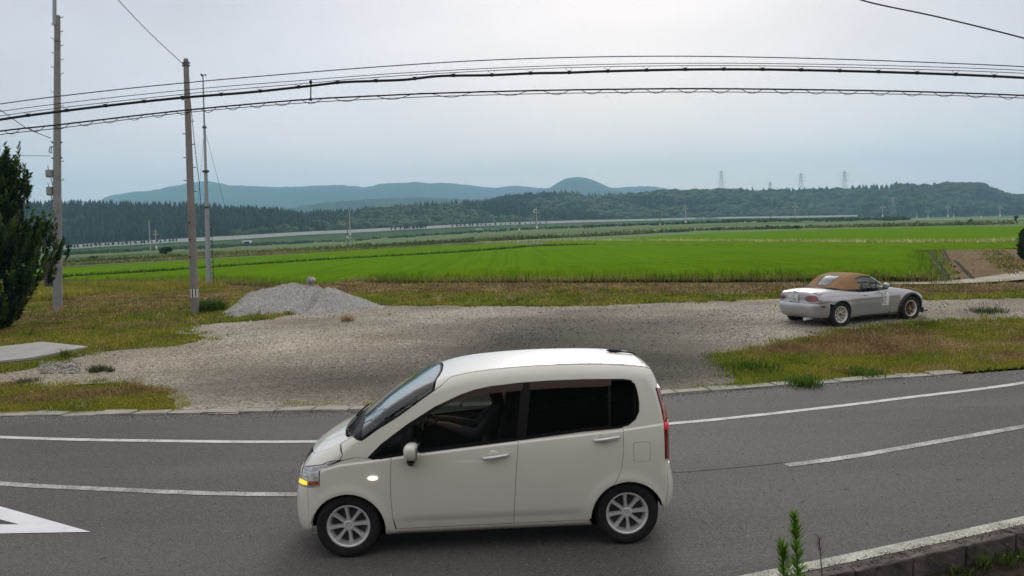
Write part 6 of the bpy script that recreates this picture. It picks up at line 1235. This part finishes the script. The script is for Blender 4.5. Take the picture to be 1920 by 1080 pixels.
b, t, s = lean_pole((392, 537), (380.5, 143)); L = t-b
MAST = empty('weather_mast', b, 0, 'slender grey steel mast with a cup anemometer on top, behind the brownish pole', 'mast')
for k0, k1, ra_, rb_ in ((-.02, .38, 5.2, 3.9), (.38, .55, 3.6, 3.2), (.55, .76, 2.6, 2.3), (.76, 1.0, 1.7, 1.2)): mb = MB(); mb.tube([L*k0, L*k1], [ra_*s, rb_*s], 14); mb.build('mast_section', MATS['grey_steel'], MAST, True)
for k, r in ((.38, 5.0), (.55, 4.9), (.552, 6.0), (.76, 3.9)): mb = MB(); mb.tube([L*k-Vector((0, 0, .06)), L*k+Vector((0, 0, .06))], r*s, 14); mb.build('collar', MATS['dark_steel'], MAST, True)
mb = MB(); top = L; mb.tube([top, top+Vector((0, 0, .10))], .045, 8); mb.build('anemometer_body', MATS['dark_steel'], MAST)
for i in range(3):
    a = 2*math.pi*i/3+.2; e = top+Vector((.155*math.cos(a), .155*math.sin(a), .08)); mb = MB(); mb.tube([top+Vector((0, 0, .08)), e], .012, 6); pr = [(.001, -.05), (.035, -.045), (.058, -.015), (.062, .012)]; m2 = MB(); m2.lathe(pr, 14, axis='Y', c=tuple(e)); mb.add(m2.v, m2.f); mb.build('anemometer_cup', MATS['dark_steel'], MAST, True)
for i in range(12): mb = MB(); p = L*(.012+.026*i)+Vector(((5.9-.12*i)*s*1.0, 0, 0)); mb.box(p+Vector((.07, 0, 0)), (.16, .05, .05)); mb.build('foot_peg', MATS['black_rubber'], MAST)
mb = MB(); mb.tube([L*0+Vector((6.2*s+.12, 0, 0)), L*.32+Vector((4.2*s+.12, 0, 0))], .02, 6); mb.build('rail', MATS['black_rubber'], MAST)
plain('wire_grey', (.16, .17, .18), .6, .3); plain('cable_black', (.010, .010, .011), .65, 0, .3)
for e in ((445, 520), (352, 500)):
    p = L*.755; q = gp(*e)-b+Vector((0, 1.5, 0)); mb = MB(); mb.tube([p, p*.5+q*.5, q], .011, 5); mb.build('guy_wire', MATS['wire_grey'], MAST)

# ------------------------------------------------------------------ overhead lines along the road
YW = 15.0
def line(name, px, r, label, cat='cable', mat='cable_black', dist=YW, n=10, group=None):
    pts = [dp(x, y, d) for (x, y), d in zip(px, dist if hasattr(dist, '__len__') else [dist]*len(px))]; S_ = spline([p[:] for p in pts], n); mb = MB(); mb.tube([tuple(p) for p in S_], r, 7); return tag(mb.build(name, MATS[mat], None, True), label, cat, group), S_
W1 = [(-330, 250), (0, 195), (175, 173), (350, 155), (500, 142), (700, 126), (900, 113.5), (1100, 107), (1290, 105.5), (1500, 109), (1700, 115.5), (1920, 125), (2300, 148)]
W2 = [(-330, 266), (0, 209), (345, 169), (583, 149.5), (700, 140.5), (900, 129), (1100, 121.5), (1320, 118.5), (1500, 120), (1700, 124), (1920, 132), (2300, 155)]
W3 = [(-330, 275), (0, 217.5), (345, 176.5), (583, 155.5), (700, 145.5), (900, 133.5), (1100, 126), (1320, 123), (1500, 124.5), (1700, 129.5), (1920, 137.5), (2300, 162)]
W4 = [(-330, 284), (0, 224.5), (105, 210), (230, 195), (345, 183), (470, 173), (583, 161), (640, 154.5), (700, 152), (760, 149.5), (820, 143), (920, 141), (1000, 137.5), (1060, 136.5), (1130, 134), (1290, 130.5), (1400, 130.2), (1500, 131.5), (1700, 136.5), (1920, 146), (2300, 172)]
L1 = [(-330, 300), (0, 246), (105, 234.5), (345, 207), (583, 186), (700, 180), (800, 175.5), (1000, 170), (1150, 167.5), (1300, 166.3), (1500, 168), (1700, 171.5), (1920, 179), (2300, 200)]
L2 = [(-330, 307), (0, 252.5), (105, 241), (345, 211.5), (583, 192), (700, 186), (800, 181.5), (1000, 176), (1150, 173.6), (1300, 172.4), (1500, 173.8), (1700, 177), (1920, 184), (2300, 205)]
line('overhead_wire', W1, .0085, 'thin black overhead wire, topmost of the bundle crossing the whole sky', group='overhead lines along the road')
line('overhead_wire', W2, .0060, 'thin overhead wire, second from the top, with the upright spacer hanging from it', group='overhead lines along the road')
line('overhead_wire', W3, .0060, 'thin carrier wire that holds up the thick black cable', group='overhead lines along the road')
CAB, SC_ = line('overhead_cable', W4, .0225, 'thick black telephone cable hung in shallow waves under its carrier wire', group='overhead lines along the road')
MES, SM_ = line('overhead_cable', L1, .0135, 'black cable of the lower pair with a loose wire looped around it', group='overhead lines along the road')
line('overhead_wire', L2, .0070, 'thin lower wire of the lower pair, lowest line crossing the sky', group='overhead lines along the road')
w3f = interp_smooth(*zip(*W3)); w4f = interp_smooth(*zip(*W4)); l1f = interp_smooth(*zip(*L1)); l2f = interp_smooth(*zip(*L2))
for i, x in enumerate(np.arange(-20, 1960, 72.5)):
    a, b_, c = dp(x-8, float(w3f(x-8)), YW), dp(x, float(w4f(x))-.5, YW), dp(x+6, float(w3f(x+6)), YW); mb = MB(); mb.tube([a, b_, c], .0035, 5); mb.tube([b_-Vector((0, 0, .028)), b_+Vector((0, 0, .028))], .027, 7); mb.build('cable_hanger', MATS['cable_black'], CAB)
xs = np.arange(-200, 2150, 4.0); pts = []
for x in xs:
    sp = 46+14*sstep(500, 1100, x); q = (x % sp)/sp; k = .5-.5*math.cos(2*math.pi*q); pts.append(dp(x, float(l1f(x))-1.2+(k**1.2)*9.5, YW-.02-.04*math.sin(2*math.pi*q)))
mb = MB(); mb.tube(pts, .0058, 5); mb.build('looped_wire', MATS['cable_black'], MES, True)
mb = MB(); mb.tube([dp(583, 149, YW), dp(582.5, 188, YW)], .012, 6); mb.tube([dp(583, 152, YW)-Vector((0, .02, 0)), dp(583, 157, YW)-Vector((0, .02, 0))], .026, 8); mb.tube([dp(582.5, 184, YW), dp(582.5, 189, YW)], .024, 8); tag(mb.build('line_spacer', MATS['cable_black']), 'short black upright spacer joining the upper wires to the lower pair, right of the mast', 'spacer')
line('service_wire', [(218, -4), (280, 61), (344, 121)], .013, 'thin wire slanting down from the top edge to the head of the brownish pole', 'wire', 'wire_grey', [26, 28, P2TOP.y])
line('service_wire', [(-140, 120), (0, 206), (50, 240), (95, 259)], .016, 'thin wire slanting down from the left edge to the tall grey pole', 'wire', 'wire_grey', POLE.location.y-.1)
line('service_wire', [(-140, 290), (0, 291.5), (95, 292.5)], .011, 'faint level wire from the left edge to the tall grey pole', 'wire', 'wire_grey', POLE.location.y-.1)
line('service_wire', [(1560, -22), (1615, 0), (1760, 32), (1925, 73), (2080, 118)], .011, 'thin dark wire cutting the upper right corner of the sky', 'wire', 'cable_black', 13)
line('service_wire', [(352, 150), (357, 190), (364, 262), (374, 350), (379, 420)], .012, 'thin drop wire hanging between the brownish pole and the mast', 'wire', 'wire_grey', [P2TOP.y, P2TOP.y+.3, P2TOP.y+1, P2TOP.y+2, P2TOP.y+3])

# ------------------------------------------------------------------ the juniper at the left edge
base = gp(-22, 622); js = base.y/FPX; JUN = empty('juniper_tree', base, 0, 'dark green juniper with upswept flame-shaped sprays, cut by the left edge of the picture', 'tree')
mb = MB(); mb.tube([(0, 0, -.3), (.05, 0, .6), (.02, .05, 1.6), (.08, 0, 2.8), (.1, 0, 4.2)], [.22, .18, .14, .10, .04], 10)
for i in range(14):
    a = random.uniform(0, 6.28); z = random.uniform(.3, 3.2); r = 1.5 if z < 2.4 else .8; mb.tube([(0, 0, z), (math.cos(a)*r*.5, math.sin(a)*r*.5, z+.25), (math.cos(a)*r, math.sin(a)*r, z+.9)], [.07, .05, .02], 6)
mb.build('trunk', MATS['bark'], JUN, True)
rows = np.array([288, 300, 330, 352, 385, 402, 420, 432, 470, 500, 530, 560, 590, 612]); right = np.array([28, 46, 64, 72, 72, 66, 66, 124, 130, 124, 108, 84, 60, 36])
def plume_set(n, seed):
    r = np.random.default_rng(seed); P = []; D_ = []; Ln = []
    while len(P) < n:
        row = r.uniform(308, 612); R_ = np.interp(row, rows, right)*js; a = r.uniform(0, 2*math.pi); q = r.uniform(.35, 1.0)**.55; lump = 1+.22*math.sin(3*a+row*.05)+.12*math.sin(7*a-row*.11)
        z = (622-row)*js; rad_ = R_*q*lump*.88; P.append((math.cos(a)*rad_, math.sin(a)*rad_, z-.12)); up = .9 if row < 430 else .75
        d = np.array([math.cos(a)*r.uniform(.15, .65), math.sin(a)*r.uniform(.15, .65), up]); d += r.normal(0, .12, 3); D_.append(d/np.linalg.norm(d)); Ln.append(r.uniform(.30, .62))
    return np.array(P), np.array(D_), np.array(Ln)
PP, DD, LL = plume_set(1150, 5)
ex = [(px_, py_, h_) for px_, py_, h_ in ((8, 330, .75), (14, 340, .7), (33, 345, .95), (36, 370, .8), (44, 350, .5), (47, 385, .7), (49, 372, .65), (52, 400, .6), (100, 455, .7), (92, 448, .55), (80, 440, .5), (68, 445, .5), (104, 470, .6))]
PP = np.vstack([PP, [(np.array(dp(a, c, base.y))-np.array(base)) for a, c, _ in ex]]); DD = np.vstack([DD, [(.12, 0, 1)]*len(ex)]); LL = np.r_[LL, [h for *_, h in ex]]
rg = np.random.default_rng(8); K_ = 52; n = len(PP); t = rg.uniform(0, 1, (n, K_)); ang = rg.uniform(0, 6.28, (n, K_)); ax1 = np.cross(DD, [0.3, .2, 1.0]); ax1 /= np.linalg.norm(ax1, axis=1, keepdims=True); ax2 = np.cross(DD, ax1)
bend = np.array([0, 0, 1.0])*.25; ctr = PP[:, None]+DD[:, None]*(t*LL[:, None])[..., None]+bend*((t**2)*LL[:, None])[..., None]; rad_ = .105*(1-t)**.7*(.35+.65*np.minimum(1, t*5))
out_ = np.cos(ang)[..., None]*ax1[:, None]+np.sin(ang)[..., None]*ax2[:, None]; root = ctr+out_*(rad_*.35)[..., None]; ln = rg.uniform(.07, .15, (n, K_)); dr = DD[:, None]*.9+out_*rg.uniform(.25, .75, (n, K_))[..., None]; dr /= np.linalg.norm(dr, axis=2, keepdims=True); tip = root+dr*ln[..., None]+out_*(rad_*.5)[..., None]
sdv = np.cross(dr, out_); sdv /= np.maximum(np.linalg.norm(sdv, axis=2, keepdims=True), 1e-6); wv = .022
V = np.stack([root-sdv*wv*.6, root+sdv*wv*.6, (root+tip)/2+sdv*wv, tip, (root+tip)/2-sdv*wv], 2).reshape(-1, 3); m = n*K_; bI = np.arange(m)[:, None]*5; F = np.vstack([bI+np.array([[0, 1, 2]]), bI+np.array([[0, 2, 4]]), bI+np.array([[4, 2, 3]])])
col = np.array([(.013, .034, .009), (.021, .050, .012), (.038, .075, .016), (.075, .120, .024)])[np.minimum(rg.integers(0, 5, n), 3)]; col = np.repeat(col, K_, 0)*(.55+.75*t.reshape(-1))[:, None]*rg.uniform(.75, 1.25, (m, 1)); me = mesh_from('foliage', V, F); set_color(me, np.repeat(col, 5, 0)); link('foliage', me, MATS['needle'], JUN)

# ------------------------------------------------------------------ gravel heap with a stone on top
sil = [(402, 591), (425, 578), (445, 564), (465, 547), (490, 539), (515, 533.5), (540, 528), (553, 528), (568, 531.5), (582, 529.5), (600, 530.5), (625, 536), (650, 545), (680, 556), (705, 566), (730, 576)]
pc = gp(566, 588); Dp = pc.y+1.3; HEAP = empty('gravel_heap', (pc.x, Dp, float(ground(pc.x, Dp))), 0, 'broad heap of grey gravel at the back of the yard, beside the brownish pole', 'heap')
sp = np.array([dp(a, c, Dp)[:] for a, c in sil]); sx = sp[:, 0]-HEAP.location.x; sz = sp[:, 2]-HEAP.location.z; hz_ = lambda x: np.maximum(0, np.interp(x, sx, sz, 0, 0))
b = NB('heap_gravel'); v = b.voro(30, out='Color', vec=b.obj()); sc_ = b.n('ShaderNodeSeparateColor'); b.l(v, sc_.inputs[0]); big = b.noise(1.3, 5, .6, vec=b.obj()); f = b.noise(40, 4, .7, vec=b.obj())
c = b.mix(b.rng(big, .35, .65), b.ramp(sc_.outputs[0], [(0, (.34, .32, .29)), (.5, (.54, .51, .475)), (1, (.72, .70, .66))]), b.ramp(f, [(.3, (.34, .31, .28)), (.7, (.60, .565, .525))])); b.set(color=c, rough=1, spec=.15); b.bump(b.math('ADD', b.voro(30, vec=b.obj()), f), 1, .04)
gx_, gy_ = np.meshgrid(np.linspace(sx[0]-.2, sx[-1]+.2, 150), np.linspace(-2.3, 2.3, 90), indexing='ij')
def heap_h(x, y):
    h = hz_(x); dep = 1.75*np.clip(h/.9, .25, 1)**.6; q = np.clip(1-np.abs(y)/np.maximum(dep, .05), 0, 1); z = h*(q**.85)
    z = z + .16*np.exp(-((x+1.85)/.75)**2-((y+1.35)/.45)**2) - .22*np.exp(-((x-.28-.14*(y+1))/.10)**2)*np.exp(-((y+.6)/.8)**2)*(h > .5)
    return z + (.050*smooth_noise(x, y, 5, 5, 2.2) + .018*smooth_noise(x, y, 9, 3, 14.))*np.clip(z*6, 0, 1) - .06
zz_ = heap_h(gx_, gy_); n0, n1 = gx_.shape; idx = np.arange(n0*n1).reshape(n0, n1); link('heap_body', mesh_from('heap_body', np.stack([gx_, gy_, zz_], -1).reshape(-1, 3), np.stack([idx[:-1, :-1], idx[1:, :-1], idx[1:, 1:], idx[:-1, 1:]], -1).reshape(-1, 4), True), MATS['heap_gravel'], HEAP)
OCT = np.array([(1, 0, 0), (-1, 0, 0), (0, 1, 0), (0, -1, 0), (0, 0, 1), (0, 0, -1)], float); OF = np.array([(0, 2, 4), (2, 1, 4), (1, 3, 4), (3, 0, 4), (2, 0, 5), (1, 2, 5), (3, 1, 5), (0, 3, 5)])
def stones(name, P, size, cols, parent=None, mul=None):
    n = len(P); S = size*RNG.uniform(.55, 1.35, (n, 3))*np.array([1, 1, .7]); V = OCT[None]*RNG.uniform(.7, 1.15, (n, 6, 1))*S[:, None]; a = RNG.uniform(0, 6.28, n); c, s_ = np.cos(a)[:, None], np.sin(a)[:, None]; til = RNG.normal(0, .5, n)[:, None]
    x, y, z = V[..., 0], V[..., 1], V[..., 2]; x, z = x*np.cos(til)-z*np.sin(til), x*np.sin(til)+z*np.cos(til); V = np.stack([x*c-y*s_, x*s_+y*c, z], -1)+P[:, None]
    F = (np.arange(n)*6)[:, None, None]+OF[None]; me = mesh_from(name, V.reshape(-1, 3), F.reshape(-1, 3)); col = np.array(cols)[RNG.integers(0, len(cols), n)]*RNG.uniform(.7, 1.25, (n, 1)); col = col if mul is None else col*mul; set_color(me, np.repeat(col, 6, 0)); o = link(name, me, MATS['stone'], parent); return tag(o, kind='stuff')
b = NB('stone'); n = b.noise(60, 4, .6); b.set(color=b.mix(.35, b.attr('Color'), b.mix(1.0, b.attr('Color'), b.rng(n, .3, .7, .4, 1.5), 'MULTIPLY')), rough=.95, spec=.2)
GC = [(.34, .32, .28), (.46, .44, .395), (.22, .205, .18), (.60, .58, .53), (.40, .385, .36), (.11, .103, .093)]
hx, hy = RNG.uniform(sx[0], sx[-1], 9000), RNG.uniform(-2.2, .3, 9000); hh = heap_h(hx, hy); k = hh > .02; stones('loose_gravel', np.column_stack([hx, hy, hh])[k], .022, [(.46, .44, .40), (.60, .57, .53), (.28, .265, .24), (.72, .69, .65)], HEAP)
rk = bmesh.new(); bmesh.ops.create_icosphere(rk, subdivisions=3, radius=1)
for v in rk.verts: q = v.co*1.0; d = .16*smooth_noise(np.array([q.x*2+q.z]), np.array([q.y*2-q.z]), 3, 3, 1.0)[0]; v.co = Vector((q.x*.165, q.y*.14, q.z*.125))*(1+d)
me = bpy.data.meshes.new('rock'); rk.to_mesh(me); rk.free(); b = NB('rock'); n = b.noise(9, 6, .7, vec=b.obj()); b.set(color=b.ramp(n, [(.35, (.14, .13, .11)), (.5, (.36, .34, .31)), (.65, (.60, .58, .54))]), rough=.95, spec=.15); b.bump(n, 1, .06)
o = link('rock', me, MATS['rock']); o.location = dp(583, 525.5, Dp-.05); tag(o, 'pale rough stone lying on the crest of the gravel heap', 'stone')

# ------------------------------------------------------------------ loose stones of the yard, weeds and tufts
xy = scatter_in(YARD, 60000); near = RNG.uniform(0, 1, len(xy)) < np.clip(1.45-(xy[:, 1]-13)/12, .22, 1); xy = xy[near]; dens = smooth_noise(xy[:, 0], xy[:, 1], 6, 4, .6)+RNG.normal(0, .45, len(xy)) > -.1; xy = xy[dens]
dark_k = 1-.42*blob(xy[:, 0], xy[:, 1], bA, 3.0, 5.0, -.3); z = ground(xy[:, 0], xy[:, 1])+.012
big_ = np.where(RNG.uniform(0, 1, len(xy)) < .08, 1.7, 1.0)*np.clip(xy[:, 1]/17, .8, 1.6); stones('loose_gravel', np.column_stack([xy, z]), .0155*big_[:, None], GC, mul=yard_color(xy[:, 0], xy[:, 1])**1.2)
P = np.vstack([np.array(gp(a, c)[:]) for a, c in zip(RNG.uniform(75, 150, 420), RNG.uniform(680, 702, 420))]); P[:, 2] += .02; stones('rubble', P, .045, [(.30, .27, .23), (.22, .20, .17), (.40, .37, .33)])
gx2 = RNG.uniform(-9, 9, 5200); gyy = road_edge(gx2)-np.abs(RNG.normal(0, .22, 5200))-.0; stones('road_grit', np.column_stack([gx2, gyy, 0*gx2+.004]), .0085, GC)
gx3 = RNG.uniform(-9, 10, 2600); gy3 = RNG.uniform(5.5, 15, 2600); k = gy3 < road_edge(gx3); stones('road_grit', np.column_stack([gx3, gy3, 0*gx3+.003])[k], .0065, [(.30, .28, .25), (.03, .025, .02), (.10, .07, .05), (.5, .48, .44)])
def tuft(px, py, r, h, n, cols, label, cat='grass tuft', name='grass_tuft', lean=.6, w_=.010, z=None):
    g = gp(px, py) if z is None else Vector((*((lambda d: (d*(z-CAM_H)/d[2]))(ray(px, py)))[:2], z)); t = empty(name, g, 0, label, cat); xy = RNG.normal(0, r*.5, (n, 2)); o = blades('blades', xy, h, w_, lean, pick(xy+7, cols, 5, 3.), t, z=0.0, per=2, spread=r*.1, kind='stuff'); return t
# grass creeping over the ragged edge of the yard
q_ = densify([p[:2] for p in yard2.tolist()], .12); q_ = q_ + RNG.normal(0, .16, q_.shape)+.36*np.stack([smooth_noise(q_[:, 0], q_[:, 1], 1, 4, 1.3), smooth_noise(q_[:, 0], q_[:, 1], 10, 4, 1.3)], 1)
k = (poly_sdf(slab2, q_[:, 0], q_[:, 1]) > .4) & (q_[:, 1] > road_edge(q_[:, 0])+.45) & (smooth_noise(q_[:, 0], q_[:, 1], 23, 3, .9) > -.25); q_ = q_[k]; kd_ = np.clip(q_[:, 1]/16, .8, 2.2)
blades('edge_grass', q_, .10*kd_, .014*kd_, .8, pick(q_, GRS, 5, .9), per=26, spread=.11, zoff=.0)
q2 = scatter_in([gp(*p) for p in verge_px], 1500); k = (poly_sdf(yard2, q2[:, 0], q2[:, 1]) > .1) & (poly_sdf(slab2, q2[:, 0], q2[:, 1]+.5) > 1.2) & (q2[:, 1] > road_edge(q2[:, 0])+.3) & (q2[:, 1] < 33); q2 = q2[k]; kd_ = np.clip(q2[:, 1]/16, .8, 2.2)
blades('taller_grass', q2[::2], .14*kd_[::2], .012*kd_[::2], .6, pick(q2[::2], [(0, (.05, .11, .012)), (.5, (.14, .20, .02)), (1, (.30, .27, .07))], 5, .5), per=18, spread=.10)
blades('straw', q2[1::2], .20*kd_[1::2], .010*kd_[1::2], 1.65, pick(q2[1::2], [(0, (.16, .10, .05)), (.5, (.34, .25, .12)), (1, (.55, .46, .27))], 5, .5), per=14, spread=.16, zoff=.03)
dirt_d = RNG.uniform(0, 6, 900); dt_ = np.stack([np.interp(dirt_d+.1, seg, nk[:, 0])-np.interp(dirt_d, seg, nk[:, 0]), np.interp(dirt_d+.1, seg, nk[:, 1])-np.interp(dirt_d, seg, nk[:, 1])], 1)*10; dn = np.stack([np.interp(dirt_d, seg, nk[:, 0]), np.interp(dirt_d, seg, nk[:, 1])], 1)+np.stack([dt_[:, 1], -dt_[:, 0]], 1)*np.clip(RNG.normal(.03, .04, (900, 1)), -.10, .10); stones('kerb_grit', np.column_stack([dn, np.full(900, .045)]), .008, [(.12, .09, .07), (.25, .22, .19), (.06, .05, .04)])
DG = [(0, (.035, .06, .02)), (1, (.09, .12, .035))]
tuft(183, 697, .19, .17, 170, DG, 'grey green grass tuft alone on the pale gravel at the left'); tuft(207, 698, .07, .13, 50, DG, 'very small weed just right of the grey green tuft on the gravel', 'weed', 'weed')
tuft(121, 671, .11, .22, 80, [(0, (.06, .11, .012)), (1, (.14, .18, .03))], 'green weed growing beside the corner of the concrete slab', 'weed', 'weed'); tuft(50, 716, .30, .08, 260, DG, 'low dark green mat of weeds at the left end of the yard', 'weed', 'weed', 1.1)
tuft(650, 603, .18, .24, 120, HAY, 'pale dry grass tuft in front of the gravel heap'); tuft(1340, 668, .30, .07, 160, DG, 'dark low weeds at the edge of the gravel by the right verge', 'weed', 'weed', 1.2)
tuft(1848, 586, .45, .20, 240, DG, 'dark green weed clump on the gravel right of the roadster', 'weed', 'weed', .9); tuft(1866, 580, .30, .55, 6, [(0, (.08, .07, .04)), (1, (.16, .13, .08))], 'thin dry stalks standing behind the weed clump right of the roadster', 'weed', 'weed', .2, .008)
for px_, py_, r, h, lab in ((1505, 722, .28, .20, 'bright green weed clump at the road edge, right of the kerb stones'), (1620, 705, .30, .16, 'bright green grass clump at the road edge under the right verge'), (1400, 690, .5, .20, 'bright green grass at the left tip of the right verge')): tuft(px_, py_, r, h, 200, [(0, (.05, .12, .012)), (1, (.11, .20, .025))], lab, w_=.014)
tuft(395, 583, .45, .45, 300, [(0, (.035, .085, .012)), (1, (.08, .14, .02))], 'green leafy weeds at the foot of the brownish pole', 'weed', 'weed', .7, .03)
for i in range(26):
    px_, py_ = 124+35*i+RNG.uniform(-10, 10), RNG.uniform(523, 536)
    if i < 9: tuft(px_, py_, .06, RNG.uniform(.7, 1.1), 9, [(0, (.09, .13, .02)), (1, (.20, .20, .05))], 'tall thin weed, %s from the left along the left paddy edge' % ORD[i], 'weed', 'tall_weed', .25, .02)['group'] = 'tall weeds along the left paddy edge'
# the tall leafy weeds close to the camera, bottom right
def horseweed(px, top_row, dist, h, label, seed, dry=False):
    r = np.random.default_rng(seed); top = dp(px, top_row, dist); t = empty('tall_weed', (top.x+.02, top.y, top.z-h), 0, label, 'weed'); s0 = [(.0, 0, 0), (.015, 0, h*.5), (-.02, 0, h)]; mb = MB(); S_ = spline(s0, 8); mb.tube([tuple(p) for p in S_], [.007]*len(S_) if False else list(np.linspace(.007, .003, len(S_))), 6); plain_ = 'dry_stem' if dry else 'green_stem'
    if plain_ not in MATS: plain(plain_, (.12, .075, .05) if dry else (.10, .17, .04), .8)
    mb.build('stem', MATS[plain_], t, True); n = 26 if dry else 620; k = r.uniform(.15, 1.0, n)**.8; k[-40:] = r.uniform(.9, 1.0, min(40, n))[:len(k[-40:])]; c = np.stack([np.interp(k, np.linspace(0, 1, len(S_)), S_[:, j]) for j in range(3)], 1); a = r.uniform(0, 6.28, n); L_ = (.150-.085*k)*r.uniform(.7, 1.2, n)*(1 if not dry else .9); upw = .25+1.1*k**3
    d = np.stack([np.cos(a), np.sin(a), upw], 1); d /= np.linalg.norm(d, axis=1, keepdims=True); droop = np.array([0, 0, -1.0]); m1 = c+d*(L_*.55)[:, None]; tp = c+d*L_[:, None]+droop*(L_*.30*(1-k))[:, None]; sd = np.stack([-np.sin(a), np.cos(a), 0*a], 1); w_ = .0048 if not dry else .002
    V = np.stack([c-sd*w_*.4, c+sd*w_*.4, m1+sd*w_, tp, m1-sd*w_], 1).reshape(-1, 3); b = np.arange(n)[:, None]*5; F = np.vstack([b+np.array([[0, 1, 2]]), b+np.array([[0, 2, 4]]), b+np.array([[4, 2, 3]])]); me = mesh_from('leaves', V, F); col = np.array([(.15, .31, .03)])*r.uniform(.6, 1.35, (n, 1)) if not dry else np.array([(.13, .08, .055)])*r.uniform(.7, 1.3, (n, 1)); set_color(me, np.repeat(col, 5, 0)); link('leaves', me, MATS['leaf'], t); return t
horseweed(1489, 966, 4.9, 1.45, 'tall bright green leafy weed rising before the road, bottom right', 3); horseweed(1466, 1024, 4.9, 1.20, 'shorter green leafy weed at the left foot of the tall one', 4)
horseweed(1536, 1008, 5.2, 1.2, 'thin reddish dry stalk right of the tall green weed', 6, True)
for i, (px_, py_, h_) in enumerate(((1850, 1062, .20), (1882, 1056, .16), (1912, 1046, .15), (1800, 1078, .12))):
    tuft(px_, py_, .12, h_*.75, 26, [(0, (.04, .08, .012)), (1, (.10, .15, .03))], ('spiky green tuft below the near kerb wall', 'small green tuft below the near kerb wall, second from the right', 'green tuft below the near kerb wall at the right edge', 'low tuft below the near kerb wall, leftmost')[i], z=-.125)

# ------------------------------------------------------------------ unseen building added behind the camera so the car windows reflect something dark
plain('house_wood', (.060, .062, .060), .85, 0, .2, .25, 1.5); plain('roof_tile', (.05, .05, .055), .6); plain('dark_pane', (.03, .035, .04), .15)
ADDED_HOUSE = empty('house', (2, -3.2, 0), 0, 'dark timber house behind the viewpoint, reflected in the car windows', 'house')
mb = MB(); mb.box((0, -3, 2.9), (24, 6, 6.2)); mb.build('wall', MATS['house_wood'], ADDED_HOUSE)
mb = MB(); mb.add([(-13, 1.0, 5.9), (13, 1.0, 5.9), (13, -3, 8.2), (-13, -3, 8.2), (13, -7, 5.9), (-13, -7, 5.9)], [(0, 1, 2, 3), (3, 2, 4, 5), (0, 3, 5), (1, 4, 2), (0, 5, 4, 1)]); mb.build('roof', MATS['roof_tile'], ADDED_HOUSE)
for x in (-8, -3, 3, 8): mb = MB(); mb.box((x, .02, 1.5), (1.7, .06, 1.2)); mb.build('window', MATS['dark_pane'], ADDED_HOUSE)
